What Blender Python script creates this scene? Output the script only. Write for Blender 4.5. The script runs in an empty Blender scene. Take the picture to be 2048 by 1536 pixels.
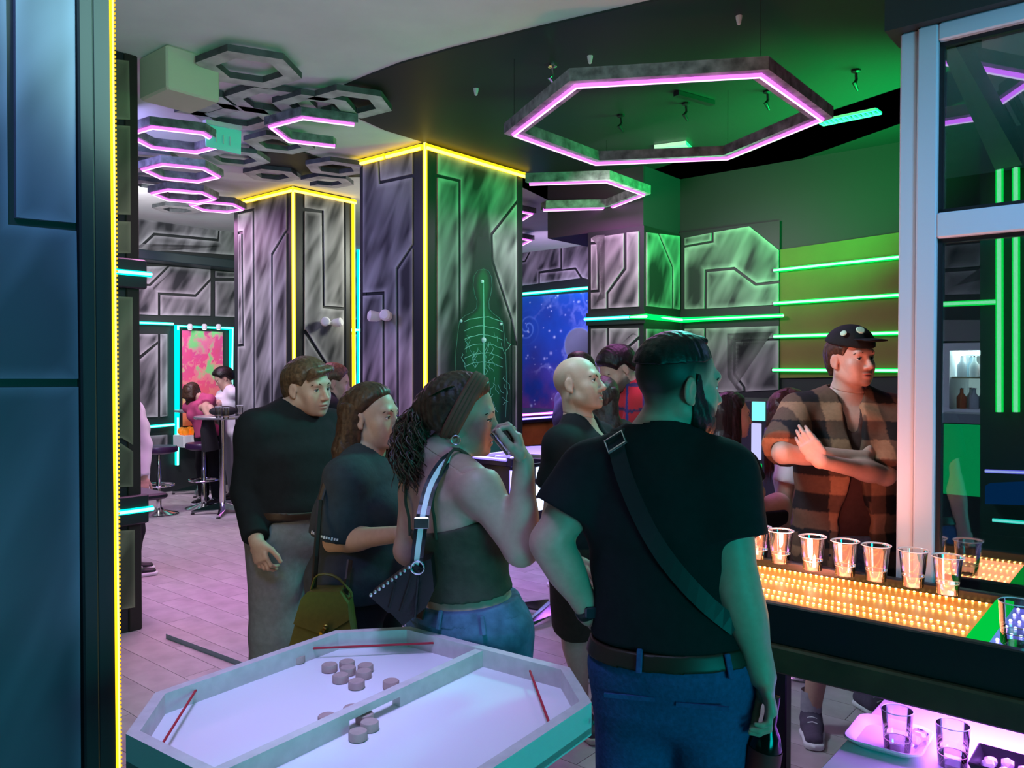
import bpy, math, random
import numpy as np
from math import sin, cos, pi, radians, atan, sqrt
random.seed(7); RNG = np.random.default_rng(7)
SC = bpy.context.scene
COL = SC.collection

# ------------------------------------------------------------------ camera, world, exposure
FPX, CX, CY = 1600.0, 1024.0, 768.0
CAMH = 1.62
PITCH = atan(29.0 / FPX)
cam_d = bpy.data.cameras.new('camera'); cam = bpy.data.objects.new('camera', cam_d); COL.objects.link(cam)
cam_d.sensor_width = 36.0; cam_d.lens = 36.0 * FPX / 2048.0
cam_d.clip_start = 0.05; cam_d.clip_end = 100
cam.location = (0, 0, CAMH); cam.rotation_euler = (pi / 2 - PITCH, 0, 0)
SC.camera = cam
vs = SC.view_settings
vs.view_transform = 'Standard'; vs.look = 'None'; vs.gamma = 1.0; vs.use_curve_mapping = False
vs.exposure = 0.0
w = bpy.data.worlds.new('world'); SC.world = w; w.use_nodes = True
w.node_tree.nodes['Background'].inputs[0].default_value = (0.25, 0.45, 0.6, 1)
w.node_tree.nodes['Background'].inputs[1].default_value = 0.02

CEIL = 3.55
CAMP = np.array([0, 0, CAMH])
UX = np.array([cos(radians(50)), sin(radians(50)), 0.0])      # the room's two horizontal axes; the camera looks between them
UY = np.array([-sin(radians(50)), cos(radians(50)), 0.0])
UZ = np.array([0, 0, 1.0])
ROOM = np.stack([UX, UY, UZ], 1)
def W(x, y, z=0.0): return UX * x + UY * y + UZ * z
def ray(px, py):
    xv = (px - CX) / FPX; yv = -(py - CY) / FPX
    return np.array([xv, cos(PITCH) + yv * sin(PITCH), -sin(PITCH) + yv * cos(PITCH)])
def at(px, py, D):
    d = ray(px, py); return CAMP + d * (D / d[1])
def hit(px, py, axis, val):
    d = ray(px, py); n = {'x': UX, 'y': UY, 'z': UZ}[axis]
    t = (val - CAMP @ n) / (d @ n); return CAMP + d * t
def room(p): return np.array([p @ UX, p @ UY, p[2]])

def lamp(name, kind, loc, energy, color, size=0.3, size_y=None, aim=None, spread=None, shape=None):
    l = bpy.data.lights.new(name, kind); l.energy = energy; l.color = color
    if kind == 'AREA':
        l.shape = shape or ('RECTANGLE' if size_y else 'DISK'); l.size = size
        if size_y: l.size_y = size_y
        if spread: l.spread = radians(spread)
    elif kind == 'SPOT':
        l.shadow_soft_size = size; l.spot_size = radians(spread or 60); l.spot_blend = 0.6
    else: l.shadow_soft_size = size
    o = bpy.data.objects.new(name, l); COL.objects.link(o); o.location = tuple(loc)
    if aim is not None:
        from mathutils import Vector
        v = Vector(tuple(np.array(aim) - np.array(loc)))
        o.rotation_euler = v.to_track_quat('-Z', 'Y').to_euler()
    return o
# lamps of the venue: LED fittings of the ceiling, the bar's green tubes, the game tables, the lit bar behind the camera; plus unseen added fills
LT = [
 ('ceiling_lamp_pink_hexagon', 'AREA', W(4.3, 2.45, 3.0), 20, (1.0, .30, 1.0), 1.2, None, W(4.3, 2.45, 0)),
 ('ceiling_lamp_pink_far_hexagon', 'AREA', W(6.0, 4.2, 3.1), 12, (1.0, .32, 1.0), .8, None, W(6.0, 4.2, 0)),
 ('ceiling_lamp_violet_left_cluster', 'AREA', W(2.4, 6.4, 3.2), 40, (.42, .38, 1.0), 1.2, None, W(4.7, 6.4, 1.0)),
 ('ceiling_lamp_pink_back_cluster', 'AREA', W(4.6, 8.9, 3.3), 30, (1.0, .40, .9), 1.0, None, W(4.6, 8.6, 0)),
 ('ceiling_lamp_pink_floor', 'AREA', W(2.9, 5.1, 3.3), 34, (1.0, .40, .85), 1.0, None, W(2.9, 5.1, 0), 110),
 ('green_tube_lamp', 'AREA', W(6.1, 1.5, 2.4), 120, (.0, 1.0, .16), .7, 1.2, W(6.3, 2.5, 3.55), 135),
 ('green_pillar_lamp', 'AREA', W(5.9, 1.8, 2.6), 5, (.05, 1.0, .40), .4, .6, W(5.4, 4.9, 1.8)),
 ('bar_lamp_teal', 'AREA', W(.2, -2.4, 1.3), 64, (.0, .76, .74), 1.2, 1.0, W(2.2, 1.4, 1.3)),
 ('board_fill_blue', 'AREA', np.array([-.45, 1.55, 2.7]), 3.2, (.46, .42, 1.0), .5, None, np.array([-.35, 1.75, .9]), 50),  # unseen fill added to tint the game board lavender
 ('pillar_fill_blue', 'AREA', W(.1, .7, 3.2), 7, (.30, .36, 1.0), .5, None, W(.6, 2.0, 2.3), 90),  # added narrow blue fill for the near left pillar, no fitting there
 ('edge_strip_yellow', 'AREA', W(1.05, 2.3, 1.6), 5, (1.0, .72, .42), .08, 2.6, W(3.2, 3.6, 1.4)),
 ('cap_man_fill', 'AREA', W(2.3, 2.3, 2.95), 10, (.60, .80, 1.0), .4, None, W(3.7, 1.15, 1.4), 80),  # added bluish fill for the man in the cap, stands for no fixture
 ('partition_fill_lilac', 'AREA', W(1.9, -.5, 2.7), 4.0, (.28, .48, 1.0), .4, None, W(2.9, .55, 1.9), 80),  # added fill that turns the white partition frame bluish
 ('face_fill_teal', 'AREA', W(3.7, 1.7, 2.9), 15, (.08, .95, .74), .4, None, W(1.6, 2.5, 1.4), 100),  # second teal fill, added to reach the faces of the left group
 ('game_table_lamp_violet', 'AREA', W(4.9, 3.7, 1.5), 24, (.3, .2, 1.0), .9, .5, W(4.4, 3.4, 0)),
 ('spot_lamp_back_wall', 'AREA', W(3.4, 8.0, 3.1), 68, (.95, .92, 1.0), .5, None, W(4.4, 10.3, 1.9)),
 ('spot_lamp_second_pillar', 'AREA', W(6.7, 6.1, 3.0), 40, (.95, 1.0, .85), .5, None, W(5.4, 7.1, 1.7)),
 ('spot_lamp_pillar', 'AREA', W(5.2, 3.6, 2.9), 20, (1.0, .88, .90), .4, None, W(7.0, 3.3, 1.9)),
 ('spot_lamp_far_wall', 'AREA', W(8.4, 6.6, 2.9), 48, (.78, .52, 1.0), .5, None, W(10.0, 7.4, 1.6)),
 ('ceiling_wash', 'AREA', W(1.2, 1.6, 2.5), 17, (.50, 1.0, .88), 1.0, None, W(2.0, 4.0, 3.55)),
]
for a in LT: lamp(*a)


# ------------------------------------------------------------------ materials
MATS = {}
def mat(name, color=(.5, .5, .5), rough=.6, metal=0.0, spec=.5, noise=0.0, nscale=20, bump=0.0, emit=None, estr=0.0, trans=0.0, ior=1.45, attr=False, alpha=1.0):
    if name in MATS: return MATS[name]
    m = bpy.data.materials.new(name); m.use_nodes = True; nt = m.node_tree; N = nt.nodes; L = nt.links
    b = N['Principled BSDF']
    b.inputs['Base Color'].default_value = (*color, 1); b.inputs['Roughness'].default_value = rough
    b.inputs['Metallic'].default_value = metal; b.inputs['Specular IOR Level'].default_value = spec
    b.inputs['IOR'].default_value = ior
    if trans: b.inputs['Transmission Weight'].default_value = trans
    if emit: b.inputs['Emission Color'].default_value = (*emit, 1); b.inputs['Emission Strength'].default_value = estr
    src = None
    if attr:
        a = N.new('ShaderNodeVertexColor'); a.layer_name = 'Col'; src = a.outputs['Color']
        L.new(src, b.inputs['Base Color'])
    if noise or bump:
        tc = N.new('ShaderNodeTexCoord'); nz = N.new('ShaderNodeTexNoise')
        nz.inputs['Scale'].default_value = nscale; nz.inputs['Detail'].default_value = 4
        L.new(tc.outputs['Object'], nz.inputs['Vector'])
        if noise:
            mp = N.new('ShaderNodeMapRange'); mp.inputs['From Min'].default_value = .3; mp.inputs['From Max'].default_value = .7
            mp.inputs['To Min'].default_value = 1 - noise; mp.inputs['To Max'].default_value = 1 + noise
            L.new(nz.outputs['Fac'], mp.inputs['Value'])
            mx = N.new('ShaderNodeMix'); mx.data_type = 'RGBA'; mx.blend_type = 'MULTIPLY'; mx.inputs['Factor'].default_value = 1
            if src is None: mx.inputs['A'].default_value = (*color, 1)
            else: L.new(src, mx.inputs['A'])
            L.new(mp.outputs['Result'], mx.inputs['B']); L.new(mx.outputs['Result'], b.inputs['Base Color'])
        if bump:
            bp = N.new('ShaderNodeBump'); bp.inputs['Strength'].default_value = bump; bp.inputs['Distance'].default_value = .01
            L.new(nz.outputs['Fac'], bp.inputs['Height']); L.new(bp.outputs['Normal'], b.inputs['Normal'])
    MATS[name] = m; return m
def emis(name, color, strength):
    if name in MATS: return MATS[name]
    m = bpy.data.materials.new(name); m.use_nodes = True; nt = m.node_tree
    nt.nodes.remove(nt.nodes['Principled BSDF']); e = nt.nodes.new('ShaderNodeEmission')
    e.inputs[0].default_value = (*color, 1); e.inputs[1].default_value = strength
    nt.links.new(e.outputs[0], nt.nodes['Material Output'].inputs[0])
    MATS[name] = m; return m
def glassy(name, tint, refl, rough=0.0):
    m = bpy.data.materials.new(name); m.use_nodes = True; nt = m.node_tree
    nt.nodes.remove(nt.nodes['Principled BSDF'])
    t = nt.nodes.new('ShaderNodeBsdfTransparent'); t.inputs[0].default_value = (*tint, 1)
    g = nt.nodes.new('ShaderNodeBsdfGlossy'); g.inputs['Roughness'].default_value = rough; g.inputs[0].default_value = (.95, .95, .95, 1)
    mx = nt.nodes.new('ShaderNodeMixShader')
    fr = nt.nodes.new('ShaderNodeFresnel'); fr.inputs[0].default_value = 1.5
    ad = nt.nodes.new('ShaderNodeMath'); ad.operation = 'ADD'; ad.use_clamp = True; ad.inputs[1].default_value = refl
    nt.links.new(fr.outputs[0], ad.inputs[0]); nt.links.new(ad.outputs[0], mx.inputs[0])
    nt.links.new(t.outputs[0], mx.inputs[1]); nt.links.new(g.outputs[0], mx.inputs[2])
    nt.links.new(mx.outputs[0], nt.nodes['Material Output'].inputs[0]); MATS[name] = m; return m

def airbrush(name, dark, light, rough=.55):
    """grey airbrushed panel paint: diagonal sprayed streaks, paler sprayed rim held in the 'edge' attribute"""
    m = bpy.data.materials.new(name); m.use_nodes = True; nt = m.node_tree; N = nt.nodes; L = nt.links
    b = N['Principled BSDF']; b.inputs['Roughness'].default_value = rough; b.inputs['Specular IOR Level'].default_value = .3
    uv = N.new('ShaderNodeUVMap'); mr = N.new('ShaderNodeMapping'); mr.inputs['Rotation'].default_value = (0, 0, radians(27)); mp = N.new('ShaderNodeMapping')
    mp.inputs['Scale'].default_value = (5.2, 1.3, 1)
    nz = N.new('ShaderNodeTexNoise'); nz.inputs['Scale'].default_value = 1.25; nz.inputs['Detail'].default_value = 1.5; nz.inputs['Distortion'].default_value = .25
    L.new(uv.outputs[0], mr.inputs[0]); L.new(mr.outputs[0], mp.inputs[0]); L.new(mp.outputs[0], nz.inputs['Vector'])
    r1 = N.new('ShaderNodeMapRange'); r1.inputs['From Min'].default_value = .36; r1.inputs['From Max'].default_value = .72
    L.new(nz.outputs['Fac'], r1.inputs['Value'])
    at_ = N.new('ShaderNodeAttribute'); at_.attribute_name = 'edge'
    pw = N.new('ShaderNodeMath'); pw.operation = 'POWER'; pw.inputs[1].default_value = 1.8; L.new(at_.outputs['Fac'], pw.inputs[0])
    m1 = N.new('ShaderNodeMath'); m1.operation = 'MULTIPLY'; m1.inputs[1].default_value = .66; L.new(r1.outputs[0], m1.inputs[0])
    m2 = N.new('ShaderNodeMath'); m2.operation = 'MULTIPLY_ADD'; m2.inputs[1].default_value = .50; m2.use_clamp = True
    L.new(pw.outputs[0], m2.inputs[0]); L.new(m1.outputs[0], m2.inputs[2])
    mx = N.new('ShaderNodeMix'); mx.data_type = 'RGBA'; mx.inputs['A'].default_value = (*dark, 1); mx.inputs['B'].default_value = (*light, 1)
    L.new(m2.outputs[0], mx.inputs['Factor']); L.new(mx.outputs['Result'], b.inputs['Base Color'])
    MATS[name] = m; return m

# ------------------------------------------------------------------ object helpers
def tag(o, label=None, cat=None, group=None, kind=None):
    if label: o['label'] = label
    if cat: o['category'] = cat
    if group: o['group'] = group
    if kind: o['kind'] = kind
    return o
def thing(name, label, cat, loc, group=None):
    o = bpy.data.objects.new(name, None); COL.objects.link(o); o.location = tuple(float(v) for v in loc); o.empty_display_size = .1
    return tag(o, label, cat, group)
def origin_of(o):
    p = np.zeros(3)
    while o is not None: p = p + np.array(o.location); o = o.parent
    return p
def unit(v): v = np.asarray(v, float); return v / max(np.linalg.norm(v), 1e-9)
def frame_for(d, hint=(0, 0, 1)):
    d = unit(d); h = np.array(hint, float)
    if abs(d @ unit(h)) > .98: h = np.array([1.0, 0, 0])
    a = unit(np.cross(h, d)); b = np.cross(d, a); return a, b, d
class MB:
    def __init__(s): s.v = []; s.f = []; s.n = 0; s.mi = []; s.cur = 0
    def add(s, v, f):
        v = np.asarray(v, float).reshape(-1, 3); s.v.append(v)
        for q in f: s.f.append([i + s.n for i in q]); s.mi.append(s.cur)
        s.n += len(v); return s
    def box(s, c, size, R=None, bev=0.0):
        h = np.array(size, float) / 2; R = np.eye(3) if R is None else R; c = np.asarray(c, float)
        if bev <= 0:
            v = np.array([[x, y, z] for z in (-1, 1) for y in (-1, 1) for x in (-1, 1)], float) * h
            f = [(0, 2, 3, 1), (4, 5, 7, 6), (0, 1, 5, 4), (2, 6, 7, 3), (0, 4, 6, 2), (1, 3, 7, 5)]
        else:                                            # chamfered along its four upright edges and both rims
            b = min(bev, h.min() * .9); rings = []
            for z, k in ((-h[2], b), (-h[2] + b, 0), (h[2] - b, 0), (h[2], b)):
                x, y = h[0] - k, h[1] - k
                rings.append([(x - b, -y, z), (x, -y + b, z), (x, y - b, z), (x - b, y, z), (-x + b, y, z), (-x, y - b, z), (-x, -y + b, z), (-x + b, -y, z)])
            v = np.array(rings, float).reshape(-1, 3); f = [tuple(range(7, -1, -1)), tuple(range(24, 32))]
            for r in range(3):
                for i in range(8): f.append((r * 8 + i, r * 8 + (i + 1) % 8, r * 8 + 8 + (i + 1) % 8, r * 8 + 8 + i))
        return s.add(c + v @ R.T, f)
    def rbox(s, lo, hi, bev=0.0):                        # box in room coordinates
        lo = np.array(lo, float); hi = np.array(hi, float); c = (lo + hi) / 2
        return s.box(ROOM @ c, hi - lo, ROOM, bev)
    def bar(s, a, b, w, t, up=(0, 0, 1), bev=0.0):
        a = np.asarray(a, float); b = np.asarray(b, float); x, y, d = frame_for(b - a, up)
        return s.box((a + b) / 2, (w, t, np.linalg.norm(b - a)), np.stack([x, y, d], 1), bev)
    def tube(s, path, r, n=8, closed=False, cap=True, flat=1.0, hint=(0, 0, 1)):
        P = np.asarray(path, float); m = len(P); rr = np.full(m, r) if np.isscalar(r) else np.asarray(r, float)
        T = np.zeros_like(P)
        for i in range(m):
            a = P[(i - 1) % m] if (closed or i > 0) else P[i]; b = P[(i + 1) % m] if (closed or i < m - 1) else P[i]
            T[i] = unit(b - a)
        V = []; prev = None
        for i in range(m):
            if prev is None: a, b, d = frame_for(T[i], hint)
            else:
                a = prev - (prev @ T[i]) * T[i]; a = unit(a); b = np.cross(T[i], a)
            prev = a; k = 1.0
            if 0 < i < m - 1 or closed:
                c = unit(P[i] - P[(i - 1) % m]) @ unit(P[(i + 1) % m] - P[i]); k = 1 / max(sqrt((1 + c) / 2), .5) if m < 14 else 1
            for j in range(n):
                t = 2 * pi * j / n; V.append(P[i] + (a * cos(t) + b * sin(t) * flat) * rr[i] * k)
        F = []
        for i in range(m if closed else m - 1):
            k = (i + 1) % m
            for j in range(n): F.append((i * n + j, i * n + (j + 1) % n, k * n + (j + 1) % n, k * n + j))
        if cap and not closed: F.append(tuple(range(n - 1, -1, -1))); F.append(tuple((m - 1) * n + j for j in range(n)))
        return s.add(V, F)
    def lathe(s, prof, c, n=24, R=None, cap=True):
        R = np.eye(3) if R is None else R; V = []
        for r, z in prof:
            for j in range(n): V.append((r * cos(2 * pi * j / n), r * sin(2 * pi * j / n), z))
        F = []
        for i in range(len(prof) - 1):
            for j in range(n): F.append((i * n + j, i * n + (j + 1) % n, (i + 1) * n + (j + 1) % n, (i + 1) * n + j))
        if cap: F.append(tuple(range(n - 1, -1, -1))); F.append(tuple((len(prof) - 1) * n + j for j in range(n)))
        return s.add(np.asarray(c, float) + np.array(V) @ R.T, F)
    def sphere(s, c, r, n=12, m=8, R=None):
        r = np.array([r, r, r]) if np.isscalar(r) else np.array(r); V = []; R = np.eye(3) if R is None else R
        for i in range(1, m):
            for j in range(n): t = pi * i / m; q = 2 * pi * j / n; V.append((sin(t) * cos(q), sin(t) * sin(q), cos(t)))
        V += [(0, 0, 1), (0, 0, -1)]; F = []; a = (m - 1) * n
        for i in range(m - 2):
            for j in range(n): F.append((i * n + j, (i + 1) * n + j, (i + 1) * n + (j + 1) % n, i * n + (j + 1) % n))
        for j in range(n):
            F.append((a, j, (j + 1) % n)); F.append((a + 1, (m - 2) * n + (j + 1) % n, (m - 2) * n + j))
        return s.add(np.asarray(c, float) + (np.array(V) * r) @ R.T, F)
    def prism(s, poly, nrm, t):                          # polygon (world points) extruded by t along nrm
        P = np.asarray(poly, float); n = len(P); nrm = np.asarray(nrm, float)
        area = sum(np.cross(P[i] - P[0], P[(i + 1) % n] - P[0]) for i in range(n))
        if area @ nrm < 0: P = P[::-1]
        V = np.concatenate([P, P + nrm * t])
        F = [tuple(range(n - 1, -1, -1)), tuple(range(n, 2 * n))] + [(i, (i + 1) % n, n + (i + 1) % n, n + i) for i in range(n)]
        return s.add(V, F)
    def mesh(s, name, base):
        me = bpy.data.meshes.new(name); V = (np.concatenate(s.v) if s.v else np.zeros((0, 3))) - base
        me.from_pydata(V.tolist(), [], s.f); return me
    def build(s, name, m, parent=None, smooth=False, base=None, loc=None):
        if parent is not None: base = origin_of(parent)
        elif base is None:
            A = np.concatenate(s.v); base = np.array([(A[:, 0].min() + A[:, 0].max()) / 2, (A[:, 1].min() + A[:, 1].max()) / 2, A[:, 2].min()])
        me = s.mesh(name, np.asarray(base)); ms = m if isinstance(m, (list, tuple)) else [m]
        for q in ms: me.materials.append(q)
        if len(ms) > 1: me.polygons.foreach_set('material_index', s.mi)
        if smooth: smooth_by_angle(me)
        o = bpy.data.objects.new(name, me); COL.objects.link(o)
        if parent is not None: o.parent = parent
        else: o.location = tuple(base)
        return o
def smooth_by_angle(me, ang=40):
    import bmesh
    bm = bmesh.new(); bm.from_mesh(me)
    for f in bm.faces: f.smooth = True
    for e in bm.edges:
        if len(e.link_faces) == 2 and e.calc_face_angle(0) > radians(ang): e.smooth = False
    bm.to_mesh(me); bm.free()
def struct(name, mb, m, label=None):
    o = mb.build(name, m, base=(0, 0, 0)); o['kind'] = 'structure'
    if label: o['label'] = label
    return o
def inset2(P, d):
    P = np.asarray(P, float); n = len(P); A = sum(P[i, 0] * P[(i + 1) % n, 1] - P[(i + 1) % n, 0] * P[i, 1] for i in range(n))
    if A < 0: P = P[::-1]
    Q = []
    for i in range(n):
        a, b, c = P[i - 1], P[i], P[(i + 1) % n]
        e1 = (b - a) / max(np.linalg.norm(b - a), 1e-9); e2 = (c - b) / max(np.linalg.norm(c - b), 1e-9)
        n1 = np.array([-e1[1], e1[0]]); n2 = np.array([-e2[1], e2[0]]); k = 1 + n1 @ n2
        Q.append(b + (n1 + n2) / max(k, .35) * d)
    return np.array(Q)
def plane_uv(axis):
    return (UY, UZ, -UX, UX) if axis == 'x' else (UX, UZ, -UY, UY)
def panels(parent, axis, val, polys, m, thick=.014, gap=.009, zmin=.1, rim=.06, name='panel', kind=None):
    """airbrushed panels, each its own proud piece: the outline is read off in pixels and laid on the wall plane"""
    u, v, nrm, ax = plane_uv(axis); out = []
    for poly in polys:
        P2 = []
        for (px, py) in poly:
            p = hit(px, py, axis, val); P2.append((p @ u, max(p[2], zmin)))
        Q = inset2(P2, gap); R = inset2(Q, min(rim, .33 * min(np.ptp(Q[:, 0]), np.ptp(Q[:, 1]))))
        n = len(Q); to3 = lambda q, t: np.array([u * a + v * b + ax * val + nrm * t for a, b in q])
        V = np.concatenate([to3(Q, 0), to3(Q, thick), to3(R, thick)]); base = origin_of(parent)
        Fs = [(i, (i + 1) % n, n + (i + 1) % n, n + i) for i in range(n)] + [(n + i, n + (i + 1) % n, 2 * n + (i + 1) % n, 2 * n + i) for i in range(n)] + [tuple(2 * n + i for i in range(n))]
        me = bpy.data.meshes.new(name); me.from_pydata((V - base).tolist(), [], Fs); me.materials.append(m)
        ea = me.attributes.new('edge', 'FLOAT', 'POINT'); ea.data.foreach_set('value', np.array([1.0] * (2 * n) + [0.0] * n, np.float32))
        ul = me.uv_layers.new(name='UVMap'); li = np.zeros(len(me.loops), np.int32); me.loops.foreach_get('vertex_index', li)
        uvv = np.concatenate([Q, Q, R])[li] * np.array([-1.0 if axis == 'x' else 1.0, 1]) + np.array([val * 3.1, 0]); ul.data.foreach_set('uv', uvv.astype(np.float32).ravel())
        import bmesh
        bm = bmesh.new(); bm.from_mesh(me); bmesh.ops.recalc_face_normals(bm, faces=bm.faces)
        big = [f for f in bm.faces if len(f.verts) > 4]; bmesh.ops.triangulate(bm, faces=big); bm.to_mesh(me); bm.free()
        o = bpy.data.objects.new(name, me); COL.objects.link(o); o.parent = parent; out.append(o)
    return out
LEDC = {'pink': ((.85, .12, 1.0), (1.0, .55, 1.0)), 'yellow': ((1.0, .62, .01), (1.0, .85, .22)), 'cyan': ((.0, .95, .72), (.35, 1.0, .92)),
        'green': ((.0, .9, .09), (.35, 1.0, .5)), 'blue': ((.22, .16, 1.0), (.62, .55, 1.0)), 'teal': ((.0, .75, .8), (.3, 1.0, 1.0))}
def ledm(c):
    a, b = LEDC[c]; return emis('led_rim_' + c, a, LEDS.get(c, 2.2)), emis('led_core_' + c, b, 2.2)
LEDS = {'yellow': 2.0, 'pink': 2.6, 'green': 2.2, 'cyan': 1.8}
def led(parent, path, color, out, r=.014, closed=False, names=('led_tube', 'led_core')):
    a, b = ledm(color); path = [np.asarray(p, float) for p in path]; out = unit(out)
    h = (0, 0, 1) if abs(out[2]) < .9 else (1, 0, 0)
    t = MB().tube(path, r, 10, closed, hint=h).build(names[0], a, parent, True)
    MB().tube([p + out * r * .75 for p in path], r * .55, 8, closed, hint=h).build(names[1], b, t, True) if parent is not None else None
    return t
def led_thing(path, color, out, label, group=None, r=.014, name='led_tube', cat='LED light', clip=True):
    path = [np.asarray(p, float) for p in path]; base = (path[0] + path[-1]) / 2
    t = thing(name, label, cat, base, group); led(t, path, color, out, r, names=('diffuser', 'core'))
    return t
# dense painted board: colours are worked out per vertex (flat print on a flat board)
def painted(name, parent, axis, val, u0, u1, z0, z1, nu, nv, fn, rough=.5, thick=.012, mname='print', emit=0.0, flip=False):
    u, v, nrm, ax = plane_uv(axis); a = np.linspace(u0, u1, nu); b = np.linspace(z0, z1, nv); A, B = np.meshgrid(a, b, indexing='ij')
    V = A[..., None] * u + B[..., None] * v + (ax * val + nrm * thick); V = V.reshape(-1, 3) - origin_of(parent)
    I = np.arange(nu * nv).reshape(nu, nv); q = np.stack([I[:-1, :-1], I[1:, :-1], I[1:, 1:], I[:-1, 1:]], -1).reshape(-1, 4)
    if axis == 'x': q = q[:, ::-1]
    me = bpy.data.meshes.new(name); me.from_pydata(V.tolist(), [], q.tolist())
    c = np.ones((nu * nv, 4), np.float32); c[:, :3] = fn((A.ravel() - u0) / (u1 - u0), (B.ravel() - z0) / (z1 - z0))
    ca = me.color_attributes.new('Col', 'FLOAT_COLOR', 'POINT'); ca.data.foreach_set('color', c.ravel())
    m = mat(mname, rough=rough, attr=True); me.materials.append(m)
    o = bpy.data.objects.new(name, me); COL.objects.link(o); o.parent = parent; return o
def vnoise(x, y, seed=0):
    r = np.random.default_rng(seed); T = r.random((64, 64)); xi = np.floor(x).astype(int); yi = np.floor(y).astype(int)
    fx = x - xi; fy = y - yi; fx = fx * fx * (3 - 2 * fx); fy = fy * fy * (3 - 2 * fy); g = lambda i, j: T[i % 64, j % 64]
    return (g(xi, yi) * (1 - fx) + g(xi + 1, yi) * fx) * (1 - fy) + (g(xi, yi + 1) * (1 - fx) + g(xi + 1, yi + 1) * fx) * fy
def fbm(x, y, seed=0, o=5):
    s = 0; a = .5
    for k in range(o): s = s + a * vnoise(x * 2 ** k, y * 2 ** k, seed + k); a *= .5
    return s
# ------------------------------------------------------------------ the room
M_black = mat('black_paint', (.019, .024, .025), .5)
M_white = mat('white_paint', (.80, .82, .79), .75, noise=.05, nscale=3)
M_dark = mat('dark_trim', (.016, .020, .022), .45)
M_panel = airbrush('grey_airbrush', (.026, .028, .032), (.52, .51, .52))
M_panel_olive = airbrush('olive_airbrush', (.07, .075, .045), (.28, .28, .17))
M_panel_blue = airbrush('blue_grey_airbrush', (.045, .06, .085), (.15, .18, .25), .45)
M_chrome = mat('chrome', (.85, .85, .88), .12, 1.0)
M_bl = mat('black_plastic', (.012, .012, .014), .4)
M_wht = mat('white_plastic', (.8, .8, .82), .4)
M_distress = mat('distressed_grey', (.40, .40, .40), .6, noise=.6, nscale=9, bump=.3)
M_fdark = mat('frame_side', (.16, .165, .175), .7, noise=.6, nscale=14)

# floor: dark base with laid wood-look planks
fb = MB(); fb.rbox((-3.2, -4.2, -.12), (13.2, 13.2, -.006)); floor = struct('floor', fb, mat('floor_base', (.05, .045, .045), .8))
M_plank = mat('floor_plank', (.46, .41, .42), .42, noise=.22, nscale=5, spec=.5)
PW, PLN, PT = .19, 1.18, .006
pm = MB().rbox((.0015, .0015, -PT), (PW - .0015, PLN - .0015, 0)); pme = pm.mesh('plank', np.zeros(3)); pme.materials.append(M_plank)
cand = []
for i in range(int(-2.0 / PW), int(12 / PW)):
    off = ((i * 7) % 5) * PLN / 5
    for j in range(-4, 12):
        x, y = i * PW, j * PLN + off; c = W(x + PW / 2, y + PLN / 2)
        if c[1] < .8 or c[1] > 13 or abs(c[0]) > .75 * c[1] + 1: continue
        cand.append((c[1], x, y))
rest = MB()
for (px_, py_, lo, hi) in (): pass
def vis_rank(c):
    D, x, y = c; p = W(x + PW / 2, y + PLN / 2); X = CX + FPX * p[0] / p[1]; Y = 739 + FPX * CAMH / p[1]
    ok = (240 < X < 640 and 940 < Y < 1450) or (1000 < X < 1260 and 1090 < Y < 1560) or (1540 < X < 1760 and 1300 < Y < 1560)
    return (0 if ok else 1, D)
cand.sort(key=vis_rank)
for k, (D, x, y) in enumerate(cand):
    if k < 290:
        o = bpy.data.objects.new('plank', pme); COL.objects.link(o); o.parent = floor; o.location = tuple(W(x, y))
    else: rest.rbox((x + .0015, y + .0015, -PT), (x + PW - .0015, y + PLN - .0015, 0))
ro = rest.build('plank_rows', M_plank, floor); ro['kind'] = 'stuff'
# a strip of grey tape on the floor
p0, p1 = hit(332, 1277, 'z', 0), hit(500, 1340, 'z', 0)
tp = MB().bar(p0 + UZ * .001, p1 + UZ * .001, .0015, .055); tag(tp.build('floor_tape', mat('grey_tape', (.26, .40, .40), .6)), 'strip of dark grey tape stuck on the pale floor behind the game board', 'tape')

# ceiling: white ceiling with a black-painted field
cb = MB().rbox((-3.2, -4.2, CEIL), (13.2, 13.2, CEIL + .12)); struct('ceiling', cb, M_white)
c0, c1 = hit(900, 95, 'z', CEIL), hit(1300, 0, 'z', CEIL); dr = unit(c1 - c0)
cp = [c1 + dr * 4.5, c1] + [hit(px, py, 'z', CEIL) for px, py in ((1100, 46), (900, 95), (800, 124), (740, 147), (690, 168), (655, 184), (641, 191), (690, 222), (770, 258), (850, 283), (1046, 345), (1142, 373), (1240, 400), (1310, 420))] + [W(7.4, 5.6, CEIL), W(7.4, -4.2, CEIL), W(1.0, -4.2, CEIL)]
struct('ceiling_black_field', MB().prism([p - UZ * .012 for p in cp], UZ, .012), M_black)
hp = [hit(px, py, 'z', CEIL) for px, py in ((500, 318), (497, 300), (503, 282), (516, 270), (548, 276), (600, 300), (660, 322), (722, 330), (722, 352), (660, 352), (590, 350), (530, 336))]
struct('ceiling_black_patch', MB().prism([p - UZ * .012 for p in hp], UZ, .012), M_black)
# panel seams on the black ceiling
for k, (a, b) in enumerate((((1332, 2), (1328, 130)),)):
    pa, pb = hit(*a, 'z', CEIL - .013), hit(*b, 'z', CEIL - .013)

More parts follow.
